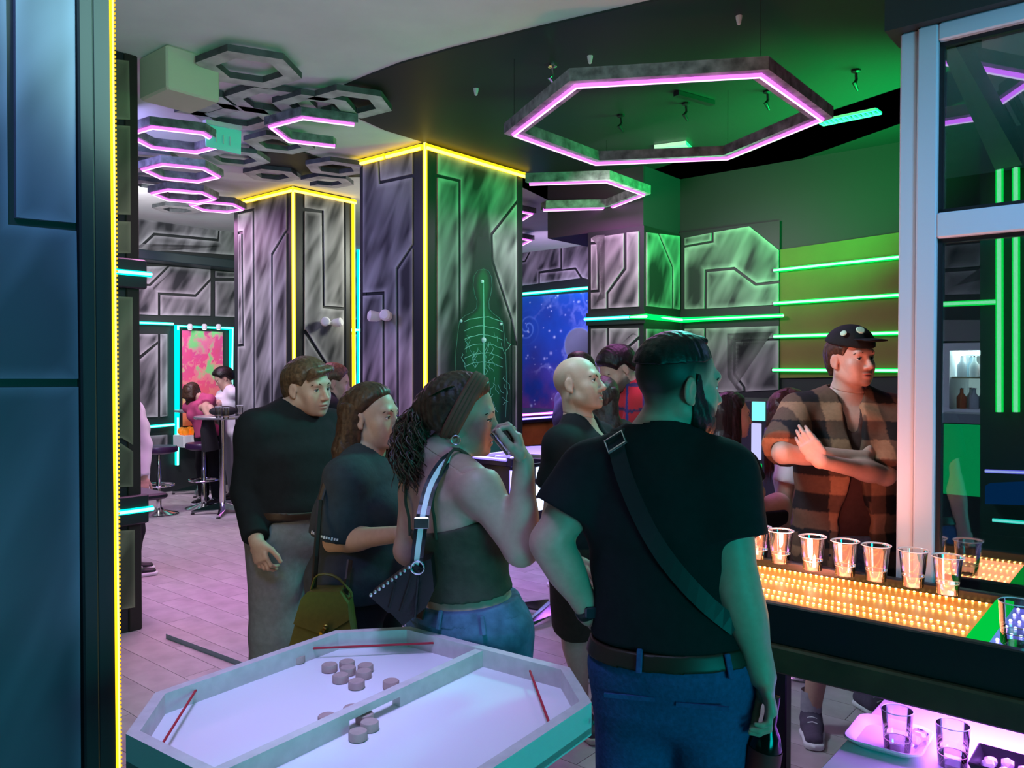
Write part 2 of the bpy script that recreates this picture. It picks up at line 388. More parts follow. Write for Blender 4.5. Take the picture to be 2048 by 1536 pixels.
# shell walls
YB, XR, XS = 10.3, 7.3, 10.3
struct('wall_back', MB().rbox((-3.2, YB, 0), (13.2, YB + .2, CEIL)), M_dark)
struct('wall_right', MB().rbox((XR, -4.2, 0), (XR + .25, 5.0, CEIL)), M_black)
struct('wall_far', MB().rbox((XS, 3.8, 0), (XS + .2, YB, CEIL)), M_dark)
struct('wall_left', MB().rbox((-3.3, -4.2, 0), (-3.2, 13.2, CEIL)), M_dark)
struct('wall_front', MB().rbox((-3.2, -4.4, 0), (XR + .2, -4.2, CEIL)), M_dark)

# ---- right wall: mural panels, olive board, green tubes
wr = thing('wall_mural', 'grey airbrushed mural panels with chamfered outlines on the far right wall', 'wall panel', W(XR - .02, 3.0, 0))
MB().rbox((XR - .03, hit(1561, 600, 'x', XR) @ UY, .0), (XR, 3.95, hit(1365, 466, 'x', XR)[2])).build('backing', M_dark, wr)
panels(wr, 'x', XR - .03, [
 [(1369, 475), (1425, 464), (1425, 483), (1369, 493)],
 [(1369, 494), (1427, 484), (1427, 463.5), (1500, 451), (1560, 499), (1560, 563), (1513, 568), (1470, 536), (1412, 541), (1411, 619), (1369, 620)],
 [(1413, 619), (1414, 543), (1469, 538), (1512, 570), (1560, 565), (1560, 611)],
 [(1369, 656), (1411, 655), (1411, 788), (1369, 790)],
 [(1412, 655), (1560, 650), (1560, 678), (1469, 681), (1469, 748), (1489, 775), (1490, 784), (1412, 788)],
 [(1471, 682), (1560, 679), (1560, 781), (1491, 785), (1490, 774), (1471, 748)],
], M_panel)
ob = MB(); q = [hit(px, py, 'x', XR) for px, py in ((1561, 500), (1830, 461), (1830, 752), (1561, 756))]
ob.prism(q, -UX, .02); wo = ob.build('wall_board', mat('olive_board', (.20, .13, .035), .7, noise=.12, nscale=2)); tag(wo, 'olive brown board on the right wall behind the green light tubes', 'wall panel')
for k, (a, b, lab) in enumerate((((1548, 541), (1830, 511), 'topmost of the four green light tubes on the olive wall board'),
                       ((1548, 607), (1830, 588), 'green light tube second from the top on the olive wall board'),
                       ((1548, 673), (1830, 665), 'green light tube level with the black cap on the olive wall board'),
                       ((1546, 740), (1830, 741), 'lowest green light tube on the olive wall board, at the chin of the capped man'))):
    pa, pb = hit(*a, 'x', XR - .055), hit(*b, 'x', XR - .055)
    t = led_thing([pa, pb], 'green', -UX, lab, 'green tubes on the olive wall', r=.018)
    for p in (pa, pb): MB().bar(p, p + UX * .04, .03, .03).build('bracket', M_dark, t)

# ---- corner pillar
XP = 6.56; YP = hit(1288, 460, 'x', XP) @ UY; YP2 = hit(1176, 465, 'x', XP) @ UY
cpil = thing('pillar', 'corner pillar with grey panels and one green-lit side at the far right', 'pillar', W(XP + .3, (YP + YP2) / 2, 0))
ztop = hit(1180, 465, 'x', XP)[2]
MB().rbox((XP, YP, 0), (XR, YP2, ztop)).build('core', M_dark, cpil)
panels(cpil, 'x', XP, [
 [(1182, 475), (1250, 465), (1250, 537), (1215, 586), (1215, 619), (1182, 620), (1182, 584), (1199, 583), (1199, 485), (1182, 486)],
 [(1182, 488), (1197, 487), (1197, 581), (1182, 582)],
 [(1253, 464), (1280, 461), (1280, 615), (1217, 618), (1217, 587), (1253, 538)],
 [(1182, 656), (1216, 655), (1216, 870), (1182, 870)],
 [(1218, 655), (1280, 654), (1280, 673), (1253, 697), (1253, 870), (1218, 870)],
 [(1280, 676), (1255, 698), (1255, 870), (1280, 870)],
], M_panel)
panels(cpil, 'y', YP, [
 [(1291, 463), (1314, 466), (1342, 534), (1342, 619), (1291, 614)],
 [(1316, 466), (1358, 471), (1358, 621), (1344, 619), (1344, 533)],
 [(1291, 656), (1325, 657), (1325, 760), (1291, 760)],
 [(1327, 657), (1358, 659), (1358, 800), (1327, 800)],
], M_panel)
struct('ceiling_beam', MB().rbox((XP + .02, YP + .02, ztop), (XR, hit(1093, 420, 'x', XP) @ UY, CEIL)), mat('dark_purple', (.05, .03, .05), .6))
zl = hit(1285, 634, 'x', XP)[2]
bl_ = thing('light_band', 'teal and green light band wrapped around the corner pillar and along the mural', 'LED light', W(XP, YP, zl))
zb = zl
yl = hit(1170, 637, 'x', XP - .05) @ UY
MB().rbox((XP - .03, YP - .03, zb - .06), (XP, yl, zb + .06)).build('band_housing', M_dark, bl_)
led(bl_, [W(XP - .05, yl, zb), W(XP - .05, YP + .12, zb)], 'cyan', -UX, .018, names=('teal_tube', 'tube_core'))
led(bl_, [W(XP - .05, YP + .12, zb), W(XP - .05, YP - .05, zb), W(XR - .08, YP - .05, zb), W(XR - .08, hit(1566, 628, 'x', XR - .08) @ UY, zb)], 'green', -UX - UY, .018, names=('green_tube', 'tube_core'))

# ---- space mural on the far wall
ys0, ys1 = hit(1182, 600, 'x', XS) @ UY, hit(1030, 600, 'x', XS) @ UY + 1.6
zs0, zs1 = hit(1110, 838, 'x', XS)[2], hit(1110, 590, 'x', XS)[2]
wm = thing('space_mural', 'blue outer space mural with planet and stars on the far wall', 'mural', W(XS, ys0, zs0))
MB().rbox((XS - .03, ys0 - 1, zs0 - .05), (XS, ys1, zs1 + .05)).build('board', M_dark, wm)
pl_c = hit(1160, 690, 'x', XS); sp_c = hit(1058, 655, 'x', XS)
def space(u, v):
    y = ys0 + u * (ys1 - ys0); z = zs0 + v * (zs1 - zs0); y = ys0 - .8 + u * (ys1 - ys0 + .8)
    n = fbm(y * 1.6 + 9, z * 1.6 + 3, 3); n2 = fbm(y * 2.6, z * 2.2, 11)
    c = np.stack([.004 + .03 * n2, .03 + .17 * n * v, .20 + .75 * n * (.35 + .65 * v)], 1)
    rr = np.clip(1.2 - v * 2.6, 0, 1)[:, None] * np.clip(n2 * 2 - .45, 0, 1)[:, None]
    c = c * (1 - .75 * rr) + np.array([.30, .045, .09]) * rr
    wsp = np.clip(1 - np.abs(fbm(y * 2.2 + 3, z * 2.2 + 8, 23) - .5) * 22, 0, 1) * np.clip(n2 * 2.6 - 1.0, 0, 1)
    c += wsp[:, None] * np.array([.16, .22, .30])
    r = np.random.default_rng(5)
    for k in range(150):
        sy, sz, sr = ys0 + r.random() * 3.2, zs0 + r.random() * (zs1 - zs0), .007 + .016 * r.random() ** 2
        d = np.exp(-((y - sy) ** 2 + (z - sz) ** 2) / sr ** 2); c += d[:, None] * np.array([.7, .95, 1.0]) * (.5 + .5 * r.random())
    d = np.hypot((y - pl_c @ UY), (z - pl_c[2])) / .27
    pm = np.clip((1 - d) * 40, 0, 1)[:, None]; sh = np.clip(.25 + .75 * (.7 + (y - pl_c @ UY) * 1.4 + (z - pl_c[2]) * 1.5), .12, 1)
    c = c * (1 - pm) + pm * np.stack([.20 * sh, .27 * sh, .36 * sh], 1) * (.7 + .5 * n2[:, None])
    c += (np.exp(-((d - 1.0) / .05) ** 2))[:, None] * np.array([.12, .22, .3]) * .6
    q = np.hypot((y - sp_c @ UY), (z - sp_c[2]))
    ang = np.arctan2(z - sp_c[2], y - sp_c @ UY); s = np.clip(np.cos(q * 55 - ang * 2), 0, 1) ** 3 * np.exp(-(q / .16) ** 2)
    return np.clip(c + s[:, None] * np.array([.15, .35, .5]), 0, 1)
painted('space_print', wm, 'x', XS - .03, ys0 - .8, ys1, zs0, zs1, 330, 240, space, rough=.35)
fm = thing('wall_mural', 'lilac grey airbrushed panels above the blue space mural', 'wall panel', W(XS, ys0, zs1))
panels(fm, 'x', XS - .01, [
 [(1040, 500), (1064, 495), (1050, 522), (1040, 523)], [(1066, 494), (1122, 486), (1122, 537), (1078, 544), (1078, 568), (1040, 573), (1040, 525), (1052, 523)],
 [(1124, 486), (1182, 477), (1182, 561), (1165, 556), (1152, 536), (1124, 540)], [(1080, 568), (1080, 546), (1151, 538), (1163, 557)]], M_panel)
pa, pb = hit(1050, 589, 'x', XS - .1), hit(1180, 575, 'x', XS - .1)
led_thing([pa + UY * 1.0, pb - UY * .4], 'cyan', -UX, 'cyan light tube running above the blue space mural', r=.026)

# ---- the two free standing pillars
def corner(px, py): p = hit(px, py, 'z', CEIL); return p @ UX, p @ UY
def big_pillar(name_label, corner_px, left_px, right_px, lpan, rpan, extra=None, split=None):
    x1, y1 = corner(*corner_px); yl = hit(*left_px, 'x', x1) @ UY; xr = hit(*right_px, 'y', y1) @ UX
    t = thing('pillar', name_label, 'pillar', W((x1 + xr) / 2, (y1 + yl) / 2, 0))
    MB().rbox((x1 + .012, y1 + .012, 0), (xr - .012, yl - .012, CEIL)).build('core', M_dark, t)
    for (a, b) in ((x1, y1), (xr - .085, y1), (x1, yl - .085)):     # dark boards along the edges
        MB().rbox((a, b, 0), (a + .085, b + .085, CEIL), .006).build('edge_board', M_dark, t)
    MB().rbox((x1 + .085, y1 + .004, 0), (xr - .085, y1 + .03, .1)).rbox((x1 + .004, y1 + .085, 0), (x1 + .03, yl - .085, .1)).build('plinth', M_dark, t)
    panels(t, 'x', x1 + .012, lpan, M_panel); panels(t, 'y', y1 + .012, rpan, M_panel)
    e = .022; zc = CEIL - .05
    o = unit(-UX - UY)
    led(t, [W(x1 - e * .6, y1 - e * .6, CEIL - .02), W(x1 - e * .6, y1 - e * .6, .02)], 'yellow', o, .020, names=('corner_tube', 'tube_core'))
    if split:
        for (a, b) in split:
            led(t, [W(x1 - .03, hit(*a, 'x', x1) @ UY, zc), W(x1 - .03, hit(*b, 'x', x1) @ UY, zc)], 'yellow', -UX - UZ, .026, names=('top_tube', 'tube_core'))
    else: led(t, [W(x1 - .03, yl + .06, zc), W(x1 - .03, y1 - .03, zc)], 'yellow', -UX - UZ, .026, names=('top_tube', 'tube_core'))
    led(t, [W(x1 - .03, y1 - .03, zc), W(xr + .03, y1 - .03, zc)], 'yellow', -UY - UZ, .026, names=('top_tube', 'tube_core'))
    return t, x1, y1, xr, yl
pil1, X1, Y1, X1r, Y1l = big_pillar('large grey pillar edged with yellow light, a glowing human figure painted on it', (850, 283), (719, 400), (1046, 420),
 [[(727, 322), (758, 314), (761, 367), (828, 353), (828, 489), (795, 537), (797, 1150), (771, 1150), (770, 585), (727, 587)],
  [(760, 314), (828, 297), (828, 350), (762, 364)],
  [(727, 590), (768, 588), (769, 1150), (727, 1150)], [(828, 493), (798, 539), (800, 1150), (828, 1150)]],
 [[(872, 303), (1032, 351), (1032, 402), (980, 468), (981, 520), (1020, 640), (1021, 1150), (919, 1150), (918, 361), (872, 350)],
  [(872, 353), (916, 363), (917, 1150), (872, 1150)], [(1032, 406), (982, 469), (983, 520), (1021, 636), (1032, 684)],
  [(1023, 689), (1032, 690), (1032, 1150), (1023, 1150)]], split=[((712, 318), (774, 302)), ((780, 300), (848, 283))])
pil2, X2, Y2, X2r, Y2l = big_pillar('further grey pillar edged with yellow light, between the back bar tables and the large pillar', (587, 371), (468, 500), (703, 500),
 [[(477, 402), (575, 379), (575, 459), (545, 508), (546, 1080), (512, 1080), (510, 418), (477, 425)],
  [(575, 463), (575, 1080), (548, 1080), (547, 510)],
  [(477, 428), (508, 421), (510, 1080), (477, 1080), (477, 692), (489, 691), (487, 463), (477, 465)], [(478, 468), (485, 466), (487, 689), (478, 690)]],
 [[(607, 382), (687, 400), (687, 616), (647, 613), (645, 423), (607, 417)],
  [(607, 421), (643, 425), (645, 615), (687, 619), (687, 1080), (657, 1080), (653, 728), (611, 661), (607, 661)],
  [(607, 665), (651, 731), (655, 1080), (607, 1080)]])
led(pil2, [W(X2r + .013, Y2 - .013, CEIL - .02), W(X2r + .013, Y2 - .013, .02)], 'yellow', UX - UY, .018, names=('corner_tube', 'tube_core'))

# painted glowing figure on the large pillar: flat print, dark aura and thin pale green lines
fz = lambda px, py: hit(px, py, 'y', Y1)
fu0, fu1 = fz(897, 700) @ UX, fz(1028, 700) @ UX
fig_t = thing('wall_painting', 'glowing green human figure with nerve lines painted on the large pillar', 'painting', fz(966, 760))
gx, gz = fz(966, 600) @ UX, 0
def figure_print():
    P = lambda px, py: fz(px, py) - UY * .0065
    ol = [(966, 538), (954, 541), (947, 552), (945, 570), (948, 588), (953, 602), (952, 616), (943, 625), (928, 632), (918, 642), (914, 670), (911, 700), (909, 740), (908, 780), (911, 830)]
    ro = [(966 + (966 - x) * .80, y + (966 - x) * .08) for x, y in ol]
    mb = MB()
    cx_, top_ = fz(966, 600) @ UX, fz(966, 538)[2]; u0, u1 = fz(880, 700) @ UX, fz(1030, 700) @ UX; nu, nv = 70, 150
    A, B = np.meshgrid(np.linspace(u0, u1, nu), np.linspace(.2, top_ + .75, nv), indexing='ij'); dz = top_ - B; dx = np.abs(A - cx_) / 1.0
    hw = np.interp(dz, [-.75, -.35, 0, .3, .6, 1.5, 3], [.03, .10, .17, .26, .46, .5, .5]); al = np.clip((1.35 - dx / hw) / .75, 0, 1); al = al * al * (3 - 2 * al) * np.clip((dz + .75) / .5, 0, 1)
    ins = np.clip((np.interp(dz, [-.01, 0, .06, .16, .24, .32, .40, .46, .6, 2.5], [0, .03, .085, .10, .085, .06, .11, .23, .26, .25]) - dx) / .05, 0, 1)
    n_ = fbm(A * 4, B * 2.5, 8); V = A[..., None] * UX + B[..., None] * UZ + UY * (Y1 + .012 - .0165); V = V.reshape(-1, 3) - origin_of(fig_t)
    I = np.arange(nu * nv).reshape(nu, nv); q = np.stack([I[:-1, :-1], I[1:, :-1], I[1:, 1:], I[:-1, 1:]], -1).reshape(-1, 4)
    me = bpy.data.meshes.new('aura_print'); me.from_pydata(V.tolist(), [], q.tolist()); c = np.ones((nu * nv, 4), np.float32)
    c[:, 0] = .004; c[:, 1] = (.03 + ins * (.045 + .06 * n_)).ravel(); c[:, 2] = (.02 + ins * .02).ravel(); c[:, 3] = (al * .93).ravel()
    ca = me.color_attributes.new('Col', 'FLOAT_COLOR', 'POINT'); ca.data.foreach_set('color', c.ravel()); m = mat('aura_print', rough=.6, attr=True); nt = m.node_tree
    nt.links.new([k for k in nt.nodes if k.type == 'VERTEX_COLOR'][0].outputs['Alpha'], nt.nodes['Principled BSDF'].inputs['Alpha']); me.materials.append(m)
    o = bpy.data.objects.new('aura_print', me); COL.objects.link(o); o.parent = fig_t
    for q in (ol, ro): mb.tube([P(*k) for k in q], .0028, 5, flat=.3)
    mb.tube([P(966, 560), P(966, 640), P(966, 720), P(968, 800), P(968, 900)], [.004, .009, .011, .010, .006], 6)
    for yy in (640, 658, 676, 694, 712, 730):
        for s in (-1, 1):
            pts = [P(966 + s * k * 9.5, yy - 6 + 10 * (k / 4) ** 2 + (RNG.random() - .5) * 3) for k in range(5)]
            mb.tube(pts, .0032, 4)
    for k in range(46):
        sx = 966 + RNG.uniform(-46, 46); sy = RNG.uniform(650, 830); pts = [(sx, sy)]
        for j in range(4): pts.append((pts[-1][0] + RNG.uniform(-7, 7), pts[-1][1] + RNG.uniform(2, 10)))
        mb.tube([P(*q) for q in pts], .0022, 4)
    mb.build('nerve_lines', mat('print_lines', (.16, .60, .42), .6), fig_t)
    st = MB()
    for (x, y, r) in ((963, 563, .018), (966, 680, .026), (921, 642, .014), (1001, 648, .014)): st.sphere(P(x, y), np.array([r, r, r]), 10, 6)
    st.build('bright_points', mat('print_white', (.55, .95, .9), .6), fig_t)
figure_print()

# ---- near pillar on the left edge
XN, YN = room(hit(227, 700, 'y', 2.0))[0], 2.0
npil = thing('pillar', 'near blue lit pillar with a yellow light strip along its edge', 'pillar', W(XN - .3, YN + .15, 0))
MB().rbox((-.6, YN + .012, 0), (XN - .006, YN + .34, CEIL)).build('core', M_dark, npil)
bx = hit(158, 700, 'y', YN) @ UX
MB().rbox((bx, YN - .012, 0), (bx + .035, YN + .02, CEIL), .004).rbox((bx + .035, YN - .004, 0), (XN, YN + .05, CEIL), .004).build('edge_board', M_dark, npil)
panels(npil, 'y', YN + .012, [
 [(24, -140), (146, -140), (149, 449), (26, 438)],
 [(-160, -140), (8, -140), (14, 449), (150, 462), (154, 759), (-160, 759)],
 [(-160, 774), (154, 772), (160, 1750), (-160, 1790)]], M_panel_blue, gap=.002, rim=.035)
st = W(XN, YN - .002, 0)
led(npil, [st + UZ * (CEIL - .01), st + UZ * .01], 'yellow', -UY * .8 + UX * .6, .0055, names=('edge_tube', 'tube_core'))
mb = MB()
for k in range(330): mb.box(st + UX * .008 + UZ * (.05 + k * .0104), (.004, .006, .005), ROOM)
q = mb.build('strip_diodes', emis('amber_diode', (1.0, .6, .02), 1.1), npil); q['kind'] = 'stuff'

# ---- second pillar on the left, with cyan bands
pb_ = hit(285, 1258, 'z', 0); XL, YL = pb_ @ UX, pb_ @ UY
lpil = thing('pillar', 'olive panelled pillar with cyan light bands behind the near left pillar', 'pillar', W(XL - .3, YL + .2, 0))
MB().rbox((XL - 1.1, YL + .012, 0), (XL - .004, YL + .5, CEIL)).build('core', M_dark, lpil)
panels(lpil, 'y', YL + .012, [
 [(180, 112), (259, 120), (261, 243), (180, 240)], [(180, 246), (261, 250), (262, 433), (180, 430)], [(180, 438), (262, 441), (262, 510), (180, 510)],
 [(180, 588), (266, 592), (267, 895), (242, 879), (180, 876)], [(180, 884), (242, 884), (267, 901), (267, 975), (180, 980)], [(180, 1062), (270, 1056), (271, 1216), (180, 1232)]], M_panel_olive, rim=.03)
MB().rbox((XL - .08, YL, 0), (XL, YL + .06, CEIL), .005).build('edge_board', mat('brown_black', (.02, .016, .01), .6), lpil)
for (py, lab) in ((548, 'upper'), (1019, 'lower')):
    z0 = hit(285, py, 'y', YL - .05)[2]
    b = MB().rbox((XL - 1.0, YL - .04, z0 - .09), (XL + .03, YL + .012, z0 + .09), .008).build('band_housing', M_dark, lpil)
    led(lpil, [W(XL - 1.0, YL - .055, z0), W(XL + .045, YL - .055, z0)], 'cyan', -UY, .017, names=('cyan_tube', 'tube_core'))
sh = hit(330, 989, 'y', YL + .1)
lg = MB().rbox((XL - .2, YL + .05, sh[2] - .02), (sh @ UX, YL + .42, sh[2] + .02), .012).build('wall_ledge', mat('dark_board', (.02, .02, .025), .35)); tag(lg, 'dark drink ledge fixed to the olive panelled pillar', 'shelf')

# ---- back wall murals
bm_ = thing('wall_mural', 'grey airbrushed mural panels above and beside the door on the back wall', 'wall panel', W(4.2, YB, 0))
panels(bm_, 'y', YB - .01, [
 [(262, 432), (437, 449), (435, 479), (307, 467), (280, 492), (262, 492)], [(262, 496), (281, 495), (308, 470), (436, 482), (439, 451), (475, 454), (475, 512), (262, 498)],
 [(262, 532), (335, 532), (298, 569), (262, 568)], [(338, 532), (421, 538), (421, 557), (390, 590), (316, 586), (316, 632), (262, 629), (262, 571), (300, 571)],
 [(421, 561), (391, 593), (319, 589), (319, 632), (421, 633)], [(429, 541), (475, 544), (475, 557), (429, 556)], [(429, 561), (475, 561), (475, 636), (429, 634)],
 [(262, 667), (316, 667), (316, 683), (281, 711), (262, 720)], [(262, 724), (281, 716), (316, 686), (316, 835), (262, 837)], [(319, 667), (335, 667), (335, 833), (319, 835)],
 [(262, 872), (335, 868), (335, 905), (262, 912)]], M_panel, zmin=.2)
z0 = hit(370, 520, 'y', YB - .3)[2]
lg = MB().rbox((2.6, YB - .34, z0 - .05), (hit(464, 520, 'y', YB) @ UX, YB - .02, z0 + .07), .01).build('wall_ledge', mat('teal_black', (.012, .03, .033), .4)); tag(lg, 'long dark ledge projecting from the back wall above the grey panels', 'shelf')
for (a, b, lab) in (((262, 645), (346, 648), 'cyan light tube above the lower grey panels left of the lit door frame'), ((262, 857), (348, 849), 'low cyan light tube near the seats left of the lit door frame')):
    led_thing([hit(*a, 'y', YB - .06), hit(*b, 'y', YB - .06)], 'cyan', -UY, lab, 'cyan tubes on the back wall', r=.02)
df = thing('doorway_light', 'cyan light tubes framing the doorway niche on the back wall', 'LED light', hit(408, 900, 'y', YB - .06))
yy = YB - .06
led(df, [hit(354, 930, 'y', yy), hit(354, 652, 'y', yy), hit(463, 657, 'y', yy), hit(462, 790, 'y', yy)], 'cyan', -UY, .026, names=('frame_tube', 'tube_core'))
MB().tube([hit(354, 835, 'y', yy - .03), hit(354, 660, 'y', yy - .03)], .03, 8).build('bright_tube', ledm('cyan')[0], df)
# psychedelic picture in the niche
m0, m1 = hit(363, 852, 'y', YB), hit(443, 664, 'y', YB)
pp = thing('wall_painting', 'swirling pink orange and green painting inside the cyan lit niche', 'painting', m0)
MB().rbox((m0 @ UX - .05, YB - .02, m0[2] - .05), (m1 @ UX + .05, YB, m1[2] + .05)).build('board', M_dark, pp)
def psy(u, v):
    a = fbm(u * 3 + 2, v * 5, 31); b = fbm(u * 4 + a * 3, v * 6 + a * 2, 41); c = fbm(u * 5 + b * 3, v * 7, 51)
    col = np.stack([.75 + .25 * a, .10 + .35 * b * (c > .45), .18 + .4 * c * v], 1)
    g = (np.clip((c - .52) * 9, 0, 1) * np.clip((b - .38) * 6, 0, 1))[:, None]
    col = col * (1 - g) + np.array([.25, .75, .25]) * g
    o = np.clip(1.1 - 2.2 * v, 0, 1)[:, None] * .8
    return np.clip(col * (1 - o) + np.array([.95, .22, .10]) * o, 0, 1)
painted('picture', pp, 'y', YB - .02, m0 @ UX, m1 @ UX, m0[2], m1[2], 90, 200, psy)
for k, px in enumerate((380, 409, 437)):
    p = hit(px, 659, 'y', YB - .1); t = thing('downlight', ['leftmost', 'middle', 'rightmost'][k] + ' of the three small white lamps above the swirling painting', 'lamp', p, 'lamps over the swirling painting')
    MB().lathe([(.028, .0), (.034, .01), (.034, .06), (.02, .075)], p, 14).build('shade', M_wht, t)
    MB().lathe([(.001, -.004), (.022, -.002), (.022, .002)], p, 12).build('bulb', emis('warm_bulb', (1, .95, .9), 4), t)
tr = thing('ball_tray', 'white tray shelf below the swirling painting', 'tray', hit(395, 880, 'y', YB - .25))
p = hit(395, 868, 'y', YB - .2); r_ = room(p)
MB().rbox((r_[0] - .26, r_[1] - .12, r_[2] - .16), (r_[0] + .3, r_[1] + .16, r_[2]), .01).build('box', M_wht, tr)
for k in range(9):
    q = W(r_[0] - .2 + .11 * (k % 5), r_[1] - .06 + .1 * (k // 5), r_[2] + .05)
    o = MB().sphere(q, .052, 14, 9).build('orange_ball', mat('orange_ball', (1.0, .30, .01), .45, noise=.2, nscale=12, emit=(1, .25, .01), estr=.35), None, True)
    tag(o, 'glossy orange ball lying in the white tray under the swirling painting', 'ball', 'orange balls in the tray')
# slits of the far room seen between the pillars
sl = [((712, 448), (722, 448), 'pink'), ((706, 660), (726, 660), 'cyan'), ((706, 492), (722, 492), 'teal')]
t = thing('wall_mural', 'violet panels on the back wall seen in the gap between the pillars', 'wall panel', hit(715, 700, 'y', YB))
panels(t, 'y', YB - .01, [[(690, 500), (760, 500), (760, 640), (690, 640)], [(690, 668), (760, 668), (760, 730), (690, 800)], [(690, 806), (760, 736), (760, 960), (690, 960)]], M_panel)
led_thing([hit(690, 660, 'y', YB - .06), hit(745, 660, 'y', YB - .06)], 'cyan', -UY, 'short cyan light tube glimpsed between the two big pillars', r=.03)
led_thing([hit(717, 940, 'y', YB - .06), hit(717, 492, 'y', YB - .06), hit(690, 492, 'y', YB - .06)], 'teal', -UY, 'upright teal light tube glimpsed between the two big pillars', r=.02)

# ---- white frame with glass at the right (glass partition)
XG = 2.9; yA, yB_ = hit(1796, 700, 'x', XG) @ UY, hit(1873, 700, 'x', XG) @ UY
M_frame = mat('white_frame', (.50, .56, .64), .35)
ZT = hit(1830, 62, 'x', XG)[2]; zt1, zt0 = hit(1960, 418, 'x', XG)[2], hit(1960, 470, 'x', XG)[2]; zg = hit(1960, 66, 'x', XG)[2]
wf = thing('window_1', 'white framed glass partition behind the light table', 'window', W(XG, yA, 0)); wf['kind'] = 'structure'
ymid = hit(1832, 700, 'x', XG) @ UY
MB().rbox((XG - .005, ymid, 0), (XG + .07, yA, ZT), .005).rbox((XG - .02, yB_, 0), (XG + .05, ymid, ZT), .005).build('post', M_frame, wf)
MB().rbox((XG - .02, -3.2, zt0), (XG + .05, yB_, zt1), .005).build('transom', M_frame, wf)
MB().rbox((XG - .02, -3.2, zg), (XG + .05, yB_, ZT), .005).build('head_rail', M_frame, wf)
MB().rbox((XG - .02, -3.2, .0), (XG + .05, yB_, .80), .005).build('lower_panel', M_frame, wf)
for (a, b, nm) in ((zt1, zg, 'upper_glass'), (.80, zt0, 'lower_glass')):
    MB().rbox((XG + .022, -3.2, a), (XG + .03, yB_, b)).build(nm, glassy('partition_glass', (.62, .75, .75), .24), wf)
    g_ = .014; mb = MB()
    for lo, hi in (((XG + .004, yB_ - g_, a), (XG + .022, yB_, b)), ((XG + .004, -3.2, a), (XG + .022, yB_, a + g_)), ((XG + .004, -3.2, b - g_), (XG + .022, yB_, b))): mb.rbox(lo, hi)
    mb.build('gasket', M_bl, wf)
struct('wall_lintel', MB().rbox((XG - .06, -3.2, ZT), (XG + .12, yA + .035, CEIL)), M_black)

# ---- behind the glass: bar with fridge, green uprights, air conditioner, pink hexagon light
def gl(px, py, x): return hit(px, py, 'x', x)
XB = 5.2
for (px, lab) in ((1999, 'left green light upright beside the bar fridge behind the glass'), (2032, 'right green light upright behind the glass')):
    led_thing([gl(px, 336, XB), gl(px, 824, XB)], 'green', -UX, lab, 'green uprights behind the glass', r=.020)
wb = MB().prism([gl(1960, 240, XB + .05), gl(2150, 200, XB + .05), gl(2150, 1250, XB + .05), gl(1960, 1250, XB + .05)], UX, .05).build('bar_back_board', mat('bar_green_board', (.01, .05, .03), .5)); tag(wb, 'dark board behind the green uprights at the bar behind the glass', 'wall panel')
led_thing([gl(1874, 609, XB), gl(1992, 604, XB)], 'green', -UX, 'short horizontal green light tube behind the glass', r=.016)
led_thing([gl(1874, 480, XB), gl(2080, 462, XB)], 'teal', -UX, 'horizontal teal light tube just under the white transom behind the glass', r=.02)
gp = thing('wall_mural', 'small grey green panel under the teal tube behind the glass', 'wall panel', gl(1930, 640, 6.6))
MB().prism([gl(1868, 440, 6.65), gl(1990, 440, 6.65), gl(1990, 690, 6.65), gl(1868, 690, 6.65)], UX, .04).build('backing', M_dark, gp)
panels(gp, 'x', 6.65, [[(1888, 490), (1985, 482), (1960, 535), (1888, 540)], [(1888, 543), (1962, 538), (1985, 500), (1985, 590), (1888, 592)]], M_panel)
MB().prism([gl(1873, 640, 6.6), gl(1990, 640, 6.6), gl(1990, 682, 6.6), gl(1873, 682, 6.6)], UX, .03).build('grey_board', mat('greyboard', (.3, .3, .3), .6), gp)
# fridge
fr = thing('bar_fridge', 'lit white drinks fridge with bottles behind the glass', 'fridge', gl(1945, 815, 5.9))
a, b = gl(1898, 818, 5.9), gl(1992, 700, 5.9); ya, yb2, za, zb2 = a @ UY, b @ UY, a[2], b[2]
M_in = mat('fridge_inside', (.9, .92, .95), .4)
MB().rbox((5.9, yb2 - .06, za - .05), (6.5, yb2, zb2 + .05)).rbox((5.9, ya, za - .05), (6.5, ya + .04, zb2 + .05)).rbox((5.9, yb2, zb2), (6.5, ya, zb2 + .05)).rbox((5.9, yb2, za - .05), (6.5, ya, za)).rbox((6.46, yb2, za), (6.5, ya, zb2)).build('cabinet', M_in, fr)
MB().rbox((6.0, yb2 + .01, zb2 - .02), (6.4, ya - .01, zb2 - .004)).build('lamp', emis('fridge_lamp', (.95, 1, 1), 14), fr)
zmd = (za + zb2) / 2 + .02
MB().rbox((5.93, yb2, zmd - .01), (6.45, ya, zmd)).build('shelf', M_chrome, fr)
MB().rbox((6.42, yb2 + .02, za + .02), (6.45, ya - .02, zb2 - .03)).build('back_light', emis('fridge_back', (.9, 1, 1), .9), fr)
n = 6
